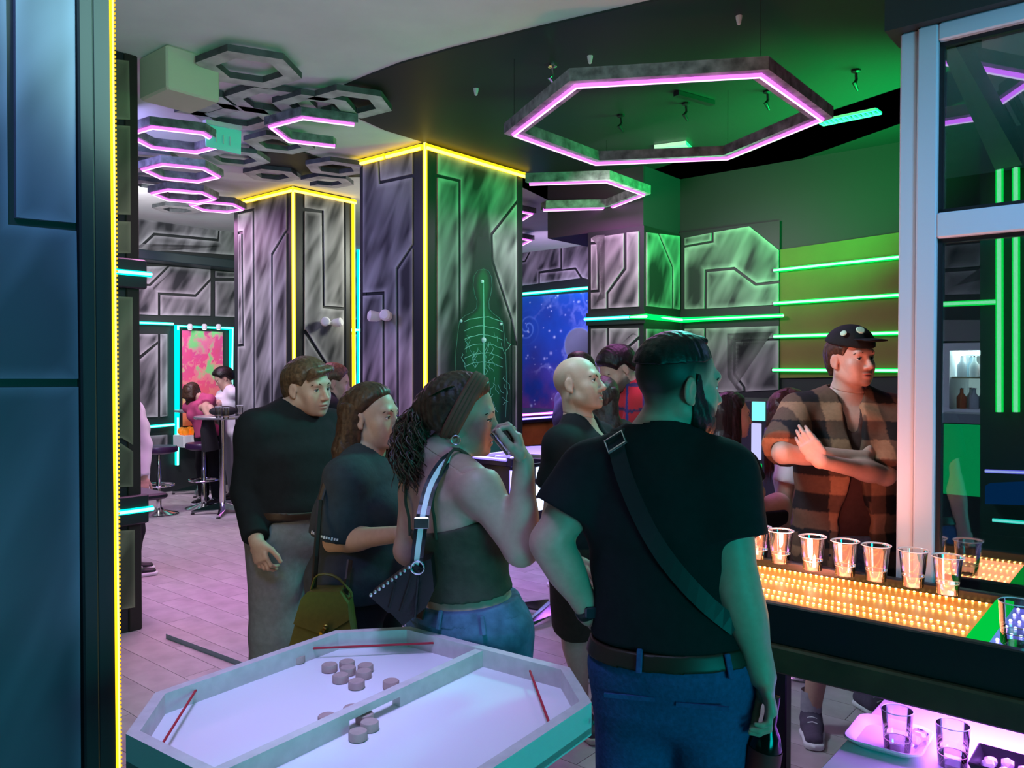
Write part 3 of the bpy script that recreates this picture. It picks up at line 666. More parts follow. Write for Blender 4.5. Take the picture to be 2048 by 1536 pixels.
for r in range(2):
    for k in range(n):
        q = W(6.05 + .1 * (k % 2), ya - .045 - (ya - yb2 - .08) * k / (n - 1), zmd if r else za)
        hgt = (zb2 - zmd) * .8
        c = [(.8, .16, .05), (.85, .85, .85), (.5, .55, .6), (.15, .25, .3), (.5, .6, .6), (.1, .2, .25)][(k + 2 * r) % 6]
        t = thing('bottle', ['red orange', 'white', 'grey', 'blue grey', 'pale', 'dark blue'][(k + 2 * r) % 6] + ' bottle on the ' + ('upper' if r else 'lower') + ' shelf of the lit bar fridge', 'bottle', q, ('upper' if r else 'lower') + ' fridge bottles')
        MB().lathe([(.028, 0), (.03, .01), (.03, hgt * .55), (.011, hgt * .75), (.011, hgt * .96)], q, 12).build('body', mat('bottle%d' % ((k + 2 * r) % 6), c, .15), t, True)
        MB().lathe([(.013, hgt * .96), (.013, hgt)], q, 10).build('cap', M_chrome, t)
bc = thing('bar_counter', 'green glowing bar counter front with grey top behind the glass', 'counter', gl(1950, 1200, 5.7))
a, b = gl(1880, 838, 5.7), gl(2060, 818, 5.7)
MB().rbox((5.66, b @ UY - .4, a[2] - .02), (6.3, a @ UY, a[2] + .04)).build('top', mat('grey_top', (.3, .34, .38), .4), bc)
MB().rbox((5.72, b @ UY - .4, .0), (6.3, a @ UY - .02, a[2] - .02)).build('body', M_dark, bc)
MB().rbox((5.71, gl(2000, 900, 5.71) @ UY, a[2] - .48), (5.72, a @ UY - .02, a[2] - .03)).build('lit_front', emis('green_front', (0, .75, .2), .75), bc)
for (pa, pb, c, lab) in (((1970, 942), (2080, 946), 'blue', 'blue light line low behind the glass'), ((1985, 1040), (2080, 1048), 'cyan', 'cyan light line low behind the glass')):
    led_thing([gl(*pa, 5.0), gl(*pb, 5.0)], c, -UX, lab, r=.010)
bb = MB().prism([gl(1970, 972, 5.1), gl(2090, 966, 5.1), gl(2090, 1012, 5.1), gl(1970, 1008, 5.1)], UX, .3).build('bar_step', emis('blue_board', (0, .06, .25), .7)); tag(bb, 'dim blue lit box between the two light lines behind the glass', 'cabinet')
# air conditioner cassette
acz = 3.0
ac = thing('air_conditioner', 'ceiling air conditioner with green lit grille behind the glass', 'air conditioner', gl(2000, 210, 4.2))
ap = [hit(px, py, 'z', acz) for px, py in ((1962, 192), (2050, 165), (2110, 250), (2020, 285))]
MB().prism(ap, UZ, .45).build('housing', mat('ac_white', (.6, .62, .6), .5), ac)
u1 = unit(ap[1] - ap[0]); v1 = ap[3] - ap[0]; Lw = np.linalg.norm(ap[1] - ap[0])
for k in range(7):
    o = ap[0] + u1 * Lw * (.12 + .12 * k) + v1 * .06; MB().bar(o - UZ * .006, o + v1 * .88 - UZ * .006, .02, .03, (0, 0, 1)).build('louvre', M_bl if k % 3 else mat('ac_white', (.6, .62, .6), .5), ac)
# green painted beam running to the uprights
zbm = 3.2
bq = [gl(1880, 95, 3.3), gl(1905, 82, 3.3), gl(2045, 330, 5.1), gl(1990, 340, 5.1)]
t = MB().prism(bq, UZ, .12).build('green_beam', mat('green_beam', (.05, .22, .09), .6)); tag(t, 'green lit sloping beam behind the upper glass', 'beam')

# ---- hexagon lights
def hexring(name, label, C, ex, ey, side, width, height, group=None, lit='pink', gaps=(), led_r=.013, mats=None, cat='ceiling light'):
    t = thing(name, label, cat, C, group)
    cor = lambda s, z: [C + (ex * cos(radians(60 * k)) + ey * sin(radians(60 * k))) * s + UZ * z for k in range(6)]
    ma, mbm = mats or (M_distress, M_fdark)
    for k in range(6):
        if k in gaps: continue
        o0, o1 = cor(side + width / 2, 0), cor(side - width / 2, 0); j = (k + 1) % 6
        m = MB(); m.cur = 0
        V = [o0[k], o0[j], o1[j], o1[k]]; V = V + [v + UZ * height for v in V]
        m.add(V, [(0, 1, 2, 3)]); m.cur = 1; m.add(V, [(4, 7, 6, 5), (0, 4, 5, 1), (2, 6, 7, 3), (1, 5, 6, 2), (0, 3, 7, 4)])
        m.build('frame_bar', [ma, mbm], t)
    if lit:
        c = cor(side, -.004)
        if not gaps: led(t, c, lit, -UZ, led_r, True, names=('led_tube', 'led_core'))
        else:
            for k in range(6):
                if k not in gaps: led(t, [c[k], c[(k + 1) % 6]], lit, -UZ, led_r, names=('led_tube', 'led_core'))
    return t
def hexfit(pts, zh):
    """centre, axes and side of a regular hexagon lying at height zh, from its six pixel corners"""
    Q = np.array([hit(px, py, 'z', zh) for px, py in pts]); C = Q.mean(0); r = Q - C; s = np.linalg.norm(r[:, :2], axis=1).mean()
    e = np.zeros(3)
    for k in range(6):
        a = -radians(60 * k); ca, sa = cos(a), sin(a)
        e += np.array([r[k, 0] * ca + r[k, 1] * sa * -1, r[k, 0] * sa + r[k, 1] * ca, 0]) if False else np.array([r[k, 0] * cos(a) - r[k, 1] * sin(a), r[k, 0] * sin(a) + r[k, 1] * cos(a), 0])
    ex = unit(e); return C, ex, np.array([-ex[1], ex[0], 0]), s
BH = [(1657, 234), (1455, 310), (1183, 325), (1018, 270), (1150, 172), (1537, 153)]
C, ex, ey, s = hexfit(BH, 3.08)
big = hexring('hexagon_light', 'large pink hexagon light hanging from the black ceiling on wires', C, ex, ey, s, .13, .065)
for k in range(6):
    p = C + (ex * cos(radians(60 * k)) + ey * sin(radians(60 * k))) * s
    if k in (1, 3, 5): MB().tube([p + UZ * .07, np.array([p[0], p[1], CEIL - .01])], .0015, 5).build('wire', M_bl, big)
zh2 = 3.2
p2, p3, p4 = [hit(px, py, 'z', zh2) for px, py in ((1216, 363), (1295, 388), (1222, 414))]
C2 = p2 + p4 - p3; s2 = np.mean([np.linalg.norm(p - C2) for p in (p2, p3, p4)]); e2 = unit(p3 - C2)
h2 = hexring('hexagon_light', 'pink hexagon light hanging beyond the large pillar under the white ceiling', C2, e2, np.array([-e2[1], e2[0], 0]), s2, .12, .075, gaps=(2, 3))
for k in (0, 1, 5):
    p = C2 + (e2 * cos(radians(60 * k)) + np.array([-e2[1], e2[0], 0]) * sin(radians(60 * k))) * s2
    MB().tube([p + UZ * .07, np.array([p[0], p[1], CEIL - .01])], .0015, 5).build('wire', M_bl, h2)
# further small pieces right of the large pillar
for (a, b, c, lab) in (((1030, 446), (1064, 427), (1045, 417), 'corner of a small pink hexagon light peeking out right of the large pillar'), ((1030, 484), (1062, 480), (1045, 474), 'farthest pink hexagon light low behind the large pillar')):
    zz = 3.42; q = [hit(*k, 'z', zz) for k in (a, b, c)]; cc = q[1] + unit(np.array([-1, .25, 0])) * .55
    e = unit(q[1] - cc); hexring('hexagon_light', lab, cc, e, np.array([-e[1], e[0], 0]), .55, .1, .06)
# hexagon behind the glass
gq = [hit(px, py, 'z', 2.95) for px, py in ((1880, 248), (1957, 236))]
e = unit(gq[1] - gq[0]); n_ = np.array([-e[1], e[0], 0]); L_ = .62
pts = [hit(1860, 119, 'z', 2.95), hit(2070, 158, 'z', 2.95), hit(1957, 236, 'z', 2.95), hit(1860, 251, 'z', 2.95)]
t = thing('hexagon_light', 'pink hexagon light seen through the upper glass pane', 'ceiling light', pts[1]); led(t, pts, 'pink', -UZ, .012)
for a, b in zip(pts[:-1], pts[1:]): MB().bar(a + UZ * .05, b + UZ * .05, .05, .06).build('frame_bar', M_fdark, t)

# left ceiling cluster: lit and unlit honeycomb frames screwed under the white ceiling
def chex(px, py, z, side, label, lit=None, gaps=(), w=.085, h=.06, rot=None):
    C = hit(px, py, 'z', z); e = unit(np.array([cos(radians(rot if rot is not None else 0)), sin(radians(rot if rot is not None else 0)), 0]))
    return hexring('hexagon_light' if lit else 'ceiling_honeycomb', label, C, e, np.array([-e[1], e[0], 0]), side, w, h, 'honeycomb lights on the white ceiling' if lit else 'honeycomb frames on the white ceiling', lit, gaps, .015, None if lit else (mat('pale_distressed', (.55, .55, .52), .7, noise=.35, nscale=6), mat('frame_side_dark', (.07, .08, .08), .6, noise=.5, nscale=9)), cat='ceiling light' if lit else 'ceiling frame')
LR = 25
chex(352, 279, 3.36, .33, 'pink hexagon light beside the exit sign, nearest of the left ceiling row', 'pink', rot=LR)
chex(363, 345, 3.36, .31, 'pink hexagon light second in the left ceiling row', 'pink', rot=LR)
chex(368, 391, 3.36, .29, 'pink hexagon light third in the left ceiling row', 'pink', rot=LR)
chex(434, 413, 3.36, .26, 'pink hexagon light ending the left ceiling row at the further pillar', 'pink', rot=LR)
chex(640, 264, 3.40, .36, 'broken pink hexagon light with two sides dark near the black ceiling edge', 'pink', (5, 0), rot=LR)
U = [(500, 142, .38, 'pale hexagon frame right behind the cream ceiling box'), (545, 206, .38, 'pale hexagon frame between the cream box and the black ceiling'), (632, 218, .36, 'pale hexagon frame against the tip of the black ceiling'),
     (470, 235, .40, 'pale hexagon frame above the exit sign'), (395, 210, .34, 'pale hexagon frame hidden behind the cream box'), (560, 290, .34, 'pale hexagon frame hanging across the black ceiling patch'),
     (300, 318, .30, 'pale hexagon frame left of the second pink hexagon'), (470, 318, .36, 'pale hexagon frame left of the black ceiling patch'), (545, 352, .32, 'pale hexagon frame just above the further pillar'),
     (655, 365, .3, 'pale hexagon frame above the right corner of the further pillar'), (672, 338, .34, 'pale hexagon frame at the right end of the black ceiling patch'), (300, 372, .28, 'pale hexagon frame left of the third pink hexagon'), (355, 420, .32, 'pale hexagon frame above the back wall panels'), (700, 210, .36, 'pale hexagon frame hanging out over the black ceiling')]
for (px, py, sd, lab) in U: chex(px, py, 3.50 if (px + py) % 2 else 3.47, sd * .68, lab, None, (2,) if px in (655, 700, 395) else (), .115, .04, LR + (0 if px % 3 else 8))

# cream box on the ceiling
cb0 = hit(333, 86, 'z', CEIL); xb, yb = cb0 @ UX, cb0 @ UY
zbot = hit(333, 176, 'y', yb)[2]
xl2 = hit(440, 150, 'y', yb) @ UX; yl2 = hit(278, 150, 'x', xb) @ UY
cbx = MB().rbox((xb, yb, zbot), (xl2, yl2, CEIL - .001), .012).build('ceiling_box', mat('cream_box', (.62, .62, .45), .6)); tag(cbx, 'cream boxed casing under the white ceiling at the left', 'box')
# exit sign
es = thing('exit_sign', 'translucent green emergency exit sign hanging by the nearest pink hexagon', 'sign', hit(445, 280, 'y', 6.0))
ez = [hit(px, py, 'y', 5.6) for px, py in ((409, 249), (481, 262), (480, 309), (411, 293))]
MB().prism(ez, -UY, .012).build('sign_plate', mat('exit_green', (.12, .55, .42), .2, emit=(.05, .32, .26), estr=.55), es)
cx_ = (ez[0] + ez[2]) / 2 - UY * .015
for dx in (-.06, .0, .055):
    MB().bar(cx_ + UX * dx - UZ * .035, cx_ + UX * dx + UZ * .03, .022, .004).build('pictogram', mat('pale_print', (.6, .75, .8), .5), es)
MB().bar(ez[0] + UZ * .02, ez[1] + UZ * .02, .05, .03).build('top_rail', M_wht, es)
# small fittings on the black ceiling
for (px, py, lab) in ((1478, 38, 'white cone sensor near the front edge of the black ceiling'), (1180, 118, 'white cone sensor between the large hexagon and the white ceiling'), (952, 183, 'white cone sensor left of the large hexagon light')):
    p = hit(px, py - 6, 'z', CEIL - .012); o = MB().lathe([(.001, -.05), (.010, -.044), (.017, -.012), (.018, 0)], p, 14).build('ceiling_sensor', M_wht, None, True); tag(o, lab, 'sensor', 'cone sensors')
for (px, py, lab) in ((1712, 148, 'dark bracket clamp on the green lit ceiling right of the large hexagon'), (1535, 190, 'dark hook seen inside the large hexagon light'), (1372, 214, 'small dark hook in the middle of the large hexagon'), (1242, 238, 'faint dark hook left of the middle inside the large hexagon'), (1105, 138, 'pale wire anchor above the left corner of the large hexagon')):
    p = hit(px, py - 8, 'z', CEIL - .012); t = thing('ceiling_hook', lab, 'hook', p)
    mm = M_bl if px != 1105 else M_chrome
    MB().lathe([(.03, 0), (.03, -.012), (.012, -.02)], p, 10).build('plate', mm, t)
    MB().tube([p - UZ * .01, p + UX * .01 - UZ * .06, p - UX * .03 - UZ * .09, p + UX * .03 - UZ * .12], .008, 6).build('hook', mm, t)
def vent(px0, py0, px1, py1, wd, lab):
    a, b = hit(px0, py0, 'z', CEIL - .02), hit(px1, py1, 'z', CEIL - .02); d = unit(b - a); n = np.cross(UZ, d); t = thing('ceiling_vent', lab, 'vent', (a + b) / 2)
    for s in (-1, 1): MB().bar(a + n * wd * s / 2, b + n * wd * s / 2, .02, .02).build('frame', M_wht, t)
    for k in range(13): q = a + (b - a) * (k / 12); MB().bar(q - n * wd / 2, q + n * wd / 2, .012, .014).build('slat', M_wht, t)
vent(1640, 246, 1757, 222, .12, 'white slatted air vent on the green lit ceiling right of the large hexagon')
t = MB().bar(hit(1352, 187, 'z', CEIL - .03), hit(1425, 207, 'z', CEIL - .03), .05, .03).build('lamp_track', M_bl); tag(t, 'black lamp track on the ceiling inside the large hexagon', 'lamp track')
t = MB().bar(hit(1315, 299, 'z', CEIL - .03), hit(1378, 291, 'z', CEIL - .03), .2, .03).build('ceiling_grille', M_wht); tag(t, 'pale flat grille seen through the lower edge of the large hexagon', 'vent')
# little twin spot lamps on the pillars
for (px, py, axis, val, lab) in ((775, 634, 'x', X1, 'white twin spot lamp on the left face of the large pillar'), (653, 646, 'y', Y2, 'white twin spot lamp on the right face of the further pillar')):
    p = hit(px, py, axis, val); n = -UX if axis == 'x' else -UY; u = UY if axis == 'x' else UX
    t = thing('twin_spot_lamp', lab, 'lamp', p)
    MB().box(p + n * .02, (.09, .09, .04), ROOM, .01).build('base', M_wht, t)
    for s in (-1, 1):
        R = np.stack(frame_for(n + u * s * .5 + UZ * .1), 1); MB().lathe([(.03, 0), (.045, .03), (.05, .1), (.035, .115), (.001, .118)], p + u * s * .055 + n * .03, 14, R).build('spot_head', M_wht, t, True)
# ------------------------------------------------------------------ furniture and games
M_wood = mat('brown_wood', (.11, .06, .028), .5, noise=.35, nscale=7)
# light-up cup game table
TZ = .92; xn, xf, ye, yo = 2.33, 2.83, 1.42, hit(1990, 1240, 'z', TZ) @ UY
lt = thing('light_table', 'light-up cup game table with rows of amber lights under its top', 'game table', W((xn + xf) / 2, .4, 0))
yend = -1.3
MB().rbox((xn - .03, yend, TZ - .11), (xn, ye + .03, TZ + .008), .004).rbox((xf, yend, TZ - .11), (xf + .03, ye + .03, TZ + .008), .004).rbox((xn, ye, TZ - .11), (xf, ye + .03, TZ + .008), .004).rbox((xn, yend, TZ - .11), (xf, ye, TZ - .03)).build('rim_box', M_bl, lt)
MB().rbox((xn - .05, yend, TZ - .19), (xf + .05, ye + .05, TZ - .11), .006).build('table_board', mat('dark_wood', (.055, .032, .015), .55, noise=.4, nscale=6), lt)
for (x, y) in ((xf - .05, 1.08), (xn + .1, 1.3), (xf - .05, -1.1), (xn + .1, -1.1)):
    MB().rbox((x - .025, y - .025, 0), (x + .025, y + .025, TZ - .19), .004).rbox((x - .05, y - .05, 0), (x + .05, y + .05, .02), .004).build('leg', M_bl, lt)
yg = hit(1985, 1240, 'z', TZ) @ UY
MB().rbox((xn, yg + .03, TZ - .03), (xf, ye, TZ - .022)).build('amber_bed', mat('amber_bed', (.85, .32, .05), .3, emit=(1.0, .28, .03), estr=.34), lt)
MB().rbox((xn, yg - .015, TZ - .03), (xf, yg + .03, TZ - .004)).build('green_divider', emis('green_divider', (0, .65, .06), .9), lt)
MB().rbox((xn, yend, TZ - .03), (xf, yg - .015, TZ - .022)).build('blue_bed', mat('blue_bed', (.25, .2, .8), .2, emit=(.25, .18, 1.0), estr=.45), lt)
M_d = emis('amber_dot', (1.0, .52, .14), 20.0); M_db = emis('blue_dot', (.5, .5, 1.0), 8.0)
dot = MB().sphere((0, 0, 0), (.0042, .0062, .004), 6, 4)
for i, x in enumerate((xf - .018, xf - .125, xf - .19, xf - .30, xf - .36, xf - .465)):
    mb = MB(); y = yg + .055; k = 0
    while y < ye - .02:
        mb.sphere(W(x, y, TZ - .019), (.0032, .0042, .002), 6, 4, ROOM); y += .0185
    q = mb.build('amber_light_row', M_d, lt); q['kind'] = 'stuff'
for i in range(7):
    mb = MB(); y = yg - .03
    while y > -.7:
        mb.sphere(W(xf - .03 - i * .07, y, TZ - .018), (.004, .005, .004), 6, 4, ROOM); y -= .022
    q = mb.build('blue_light_row', M_db, lt); q['kind'] = 'stuff'
lamp('light_table_lamp', 'AREA', W(2.58, .85, TZ - .021), 8, (1.0, .27, .15), .40, .9, W(2.58, .85, 3), 165).rotation_euler = (pi, 0, radians(50))
lamp('light_table_far_lamp', 'AREA', W(2.62, 1.0, TZ + .02), 6, (1.0, .26, .19), .16, None, W(3.35, 1.1, 1.5), 110)
# clear plastic cups along the far edge
M_cup = glassy('clear_plastic', (.93, .93, .95), .09, .08)
M_liq = glassy('water', (.90, .92, .95), .16)
def cup(px, py, label, hgt=.118, rt=.046, rb=.031, group='clear cups on the light table', fill=.3, z=TZ, cat='cup', name='plastic_cup', straight=False):
    p = hit(px, py, 'z', z + .001); t = thing(name, label, cat, p, group)
    n = 26; prof = [(.001, .002), (rb, .002), (rb * 1.02, .01)]
    if straight: prof += [(rt, hgt)]
    else: prof += [(rb + (rt - rb) * .30, hgt * .40), (rb + (rt - rb) * .34, hgt * .42), (rt * .93, hgt * .97), (rt, hgt * .985), (rt, hgt)]
    inner = [(r - .0012, zz) for r, zz in prof[::-1] if r > .01] 
    MB().lathe(prof, p, n, cap=False).build('cup_wall', M_cup, t, True)
    MB().tube([p + np.array([cos(a) * rt, sin(a) * rt, hgt]) for a in np.linspace(0, 2 * pi, 25)[:-1]], .0016, 5, True).build('rim', mat('clear_rim', (.75, .78, .85), .1), t, True)
    if fill: 
        rf = rb + (rt - rb) * fill * .8 - .002; MB().lathe([(.001, .004), (rb - .002, .004), (rf, hgt * fill), (.001, hgt * fill)], p, n, cap=False).build('drink', M_liq, t, True)
        MB().tube([p + np.array([cos(a) * rf, sin(a) * rf, hgt * fill]) for a in np.linspace(0, 2 * pi, 25)[:-1]], .0012, 5, True).build('drink_surface', mat('drink_edge', (.9, .7, .45), .2), t, True)
    return t
cl = ['clear plastic cup half hidden behind the arm of the man in the black tee', 'second clear cup from the man in the black tee, catching pink and green light', 'third clear cup from the man in the black tee, pink lit', 'fourth clear cup, in front of the hip of the man in the cap', 'fifth clear cup, below the shirt hem of the man in the cap', 'sixth clear cup, left of the white post', 'seventh clear cup, in front of the white post', 'last clear cup of the row, in front of the dark glass']
for (px, py), l in zip(((1487, 1108), (1517, 1117), (1561, 1126), (1625, 1140), (1690, 1151), (1752, 1161), (1826, 1173), (1895, 1188)), cl): cup(px, py, l)
cup(2034, 1290, 'clear drink glass standing on the blue lit end of the light table', .11, .042, .036, None, .3, name='drink_glass', cat='glass', straight=True)

# low side table with tray at the lower right
SZ = .53; ys = .748
stb = thing('side_table', 'low black cabinet with a white top lit purple under the light table', 'table', W(2.5, .2, 0))
MB().rbox((1.75, -1.1, SZ - .03), (2.86, ys, SZ), .004).build('top', mat('white_top', (.75, .75, .78), .4), stb)
MB().rbox((1.85, -1.0, 0), (2.84, ys - .02, SZ - .03)).build('body', M_bl, stb)
def tray():
    c = [hit(px, py, 'z', SZ + .002) for px, py in ((1686, 1482), (1716, 1446), (1872, 1478), (1842, 1534))]
    C = sum(c) / 4; u = unit((c[2] - c[1]) + (c[3] - c[0])); v = np.cross(UZ, u); t = thing('serving_tray', 'white plastic tray with rounded corners holding two glasses', 'tray', C)
    L, B = np.linalg.norm(c[2] - c[1]) / 2, .115
    ring = lambda l, b, z, r: [C + u * (sx * (l - r) + r * cos(a)) + v * (sy * (b - r) + r * sin(a)) + UZ * z for sx, sy, a0 in ((1, 1, 0), (-1, 1, 90), (-1, -1, 180), (1, -1, 270)) for a in np.radians(np.linspace(a0, a0 + 90, 6))]
    V = ring(L, B, .022, .045) + ring(L - .004, B - .004, .026, .043) + ring(L - .016, B - .016, .022, .04) + ring(L - .03, B - .03, .006, .035); n = 24
    F = [(r * n + i, r * n + (i + 1) % n, r * n + n + (i + 1) % n, r * n + n + i) for r in range(3) for i in range(n)] + [tuple(3 * n + i for i in range(n))]
    V = V + ring(L - .03, B - .03, .0, .035); F += [(4 * n + i, 4 * n + (i + 1) % n, (i + 1) % n, i) for i in range(n)] + [tuple(4 * n + n - 1 - i for i in range(n))]
    MB().add(V, F).build('tray_body', M_wht, t, True)
tray()
cup(1794, 1500, 'clear glass standing on the white tray', .115, .042, .034, None, .28, SZ + .008, 'glass', 'drink_glass', True)
cup(1905, 1532, 'clear glass standing beside the white tray', .115, .043, .036, None, .3, SZ, 'glass', 'drink_glass', True)
p = hit(1838, 1496, 'z', SZ + .008); t = MB().box(p + UZ * .025, (.045, .045, .05), ROOM, .008).build('clear_cube', glassy('clear_cube', (.85, .85, .9), .12)); tag(t, 'small clear cube between the two glasses on the tray', 'cube')
p = hit(2010, 1560, 'z', SZ + .002); t = thing('snack_bowl', 'dark square bowl of ice at the lower right corner', 'bowl', p)
MB().lathe([(.001, 0), (.075, 0), (.105, .05), (.1, .052), (.07, .008), (.001, .008)], p, 4, ROOM @ np.array([[cos(.785), -sin(.785), 0], [sin(.785), cos(.785), 0], [0, 0, 1]]), cap=False).build('bowl_body', M_bl, t)
for k in range(9):
    q = p + W(-.04 + .04 * (k % 3), -.04 + .04 * (k // 3), .02 + .008 * (k % 2)); o = MB().box(q, (.03, .03, .026), np.stack(frame_for((.3 * (k % 3), .2 * k, 1.0)), 1), .007).build('ice_cube', mat('ice', (.85, .85, .95), .15)); tag(o, 'ice cube in the dark square bowl', 'ice cube', 'ice cubes in the bowl')
lamp('side_table_fill', 'AREA', W(2.62, .25, .71), 13.0, (.50, .14, 1.0), .3, .8, W(2.5, .3, .5)).rotation_euler = (0, 0, radians(50))  # unseen violet fill brightening the low table top and tray

# ---- sling puck board in the foreground
BZ = .90; e1 = unit(np.array([.586, .81, 0])); e2 = unit(np.array([.81, -.586, 0]))
q1 = hit(310, 1385, 'z', BZ); cc_ = .145; A_, B_ = .815, .815
O_ = q1 - e1 * cc_                                      # corner of the uncut square
def bp(a, b, z=BZ): return O_ + e1 * a + e2 * b + UZ * (z - BZ)
board = thing('puck_board', 'octagonal white puck game board with pale rims and a slotted divider', 'board game', bp(.4, .4, 0))
def octo(i): c = cc_ * (1 - i * .7); return [(i, c + i), (i, B_ - c - i), (c + i, B_ - i), (A_ - c - i, B_ - i), (A_ - i, B_ - c - i), (A_ - i, c + i), (A_ - c - i, i), (c + i, i)]
oo, oi = octo(0), octo(.026)
oi = [tuple(x) for x in inset2(np.array(oo), .024)]
if abs(oi[0][0] - oo[0][0]) > .2 or True:
    P2 = np.array(oo); 
    if sum(P2[i, 0] * P2[(i + 1) % 8, 1] - P2[(i + 1) % 8, 0] * P2[i, 1] for i in range(8)) < 0: oo = oo[::-1]
MB().prism([bp(a, b, BZ - .068) for a, b in oo], UZ, .014).build('base_sheet', mat('board_under', (.4, .38, .36), .6), board)
MB().prism([bp(a, b, BZ - .054) for a, b in oi], UZ, .008).build('playing_surface', mat('board_white', (.80, .80, .82), .38), board)
M_rim = mat('rim_pale', (.62, .57, .55), .5, noise=.08, nscale=30); M_teal = mat('rim_outer', (.60, .68, .66), .5)
for k in range(8):
    j = (k + 1) % 8; m = MB(); m.cur = 0
    V = [bp(*oo[k], BZ - .072), bp(*oo[j], BZ - .072), bp(*oi[j], BZ - .072), bp(*oi[k], BZ - .072), bp(*oo[k]), bp(*oo[j]), bp(*oi[j]), bp(*oi[k])]
    m.add(V, [(4, 5, 6, 7), (3, 2, 1, 0), (2, 3, 7, 6), (1, 2, 6, 5), (3, 0, 4, 7)]); m.cur = 1; m.add(V, [(0, 1, 5, 4)])
    r = m.build('rim_board', [M_rim, M_teal], board)
    mid = (V[0] + V[1] + V[4] + V[5]) / 4; n = unit(np.cross(V[1] - V[0], UZ))
    MB().lathe([(.006, 0), (.006, .002), (.001, .0025)], mid + unit(V[1] - V[0]) * .12, 8, np.stack(frame_for(n), 1)).build('screw', M_bl, r)
bm0 = hit(950, 1300, 'z', BZ); bmid = (bm0 - O_) @ e2
zt_ = BZ - .004
def dv(a0, a1, z0, z1): return MB().prism([bp(a0, bmid - .012, z0), bp(a1, bmid - .012, z0), bp(a1, bmid + .012, z0), bp(a0, bmid + .012, z0)], UZ, z1 - z0)
s0 = (hit(795, 1390, 'z', BZ - .02) - O_) @ e1; s1 = (hit(700, 1440, 'z', BZ - .02) - O_) @ e1; sa, sb = min(s0, s1), max(s0, s1)
m = MB()
for (a0, a1, z0) in ((.024, sa, BZ - .046), (sa, sb, BZ - .022), (sb, A_ - .024, BZ - .046)):
    m.prism([bp(a0, bmid - .012, z0), bp(a1, bmid - .012, z0), bp(a1, bmid + .012, z0), bp(a0, bmid + .012, z0)], UZ, zt_ - z0)
m.build('divider', M_rim, board)
M_cord = mat('red_elastic', (.45, .012, .03), .6)
for (a, b) in (((392, 1380), (312, 1508)), ((619, 1297), (867, 1286)), ((1060, 1342), (1100, 1450))):
    MB().tube([hit(*a, 'z', BZ - .018), hit(*b, 'z', BZ - .018)], .003, 6).build('elastic_cord', M_cord, board)
MB().tube([bp(A_ - .6 , B_ - .03, BZ - .018), bp(.03, bmid + .16, BZ - .018)], .003, 6).build('elastic_cord', M_cord, board) if False else None
M_puck = mat('wooden_puck', (.44, .32, .28), .6, noise=.15, nscale=30)
PK = [(595, 1313, 'wooden puck alone by the far left rim of the game board'), (659, 1330, 'leftmost puck of the group on the left half of the board'), (694, 1324, 'rearmost puck of the group on the left half of the board'), (696, 1336, 'middle puck of the group on the left half of the board'), (731, 1331, 'right rear puck of the group on the left half of the board'), (728, 1340, 'right puck of the group, touching the one behind it'), (681, 1351, 'front left puck of the group on the left half'), (713, 1363, 'frontmost puck of the group on the left half'), (782, 1363, 'wooden puck beside the divider, right of the group'),
      (654, 1433, 'puck behind the divider left of its slot'), (704, 1416, 'puck behind the divider at its slot'), (729, 1429, 'puck in front of the divider slot'), (739, 1445, 'middle puck of the three in front of the divider'), (716, 1464, 'nearest puck in front of the divider')]
seen = []
for (px, py, l) in PK:
    p = hit(px, py, 'z', BZ - .046 + .016)
    p = np.array([p[0], p[1], BZ - .046 + .0005]); k = 0
    for it in range(20):
        for s in seen:
            d = p - s; d[2] = 0; n = np.linalg.norm(d)
            if n < .0402: p = p + unit(d) * (.0404 - n)
    seen.append(p)
    o = MB().lathe([(.001, 0), (.018, 0), (.0198, .002), (.0198, .016), (.018, .0182), (.001, .0184)], p, 22).build('wooden_puck', M_puck, None, True); tag(o, l, 'puck', 'wooden pucks on the game board')
MB().lathe([(.17, 0), (.17, .015), (.035, .03), (.035, BZ - .12), (.2, BZ - .1), (.2, BZ - .072)], bp(.40, .42, 0), 20).build('stand', M_bl, board, True)
MB().rbox(room(bp(.25, .7, 0)) * [1, 1, 0] + [-.1, -.1, 0], room(bp(.25, .7, 0)) * [1, 1, 0] + [.1, .1, BZ - .072], .01).build('stand_box', M_bl, board)

# ---- bar tables and stools
def bar_stool(p, label, rot=0, dz=-.07):
    t = thing('bar_stool', label, 'stool', p, 'chrome bar stools')
    MB().lathe([(.001, .0), (.205, .0), (.21, .008), (.19, .02), (.06, .05), (.03, .08), (.03, .09)], p, 28, cap=False).build('base', M_chrome, t, True)
    MB().lathe([(.028, .08), (.028, .45), (.02, .46), (.02, .70)], p, 16, cap=False).build('pole', M_chrome, t, True)
    MB().tube([p + np.array([.16 * cos(a), .16 * sin(a), .33]) for a in np.linspace(0, 2 * pi, 25)[:-1]], .011, 8, True).tube([p + UZ * .33, p + np.array([.16, 0, .33])], .01, 6).build('foot_ring', M_chrome, t, True)
    MB().lathe([(.001, .75), (.15, .755), (.2, .775), (.205, .81), (.19, .835), (.001, .84)], p + UZ * dz, 26, cap=False).build('seat', mat('purple_seat', (.035, .012, .05), .35), t, True)
    return t
bar_stool(hit(318, 1029, 'z', 0), 'chrome bar stool with a dark purple seat beside the olive pillar')
bar_stool(hit(408, 1016, 'z', 0), 'chrome bar stool with a dark purple seat behind the back bar table')
bar_stool(at(1452, 1030, 4.05) * [1, 1, 0], 'chrome bar stool under the woman in the black polo shirt')
bar_stool(at(1612, 1050, 4.3) * [1, 1, 0], 'chrome bar stool base in the green light under the light table')
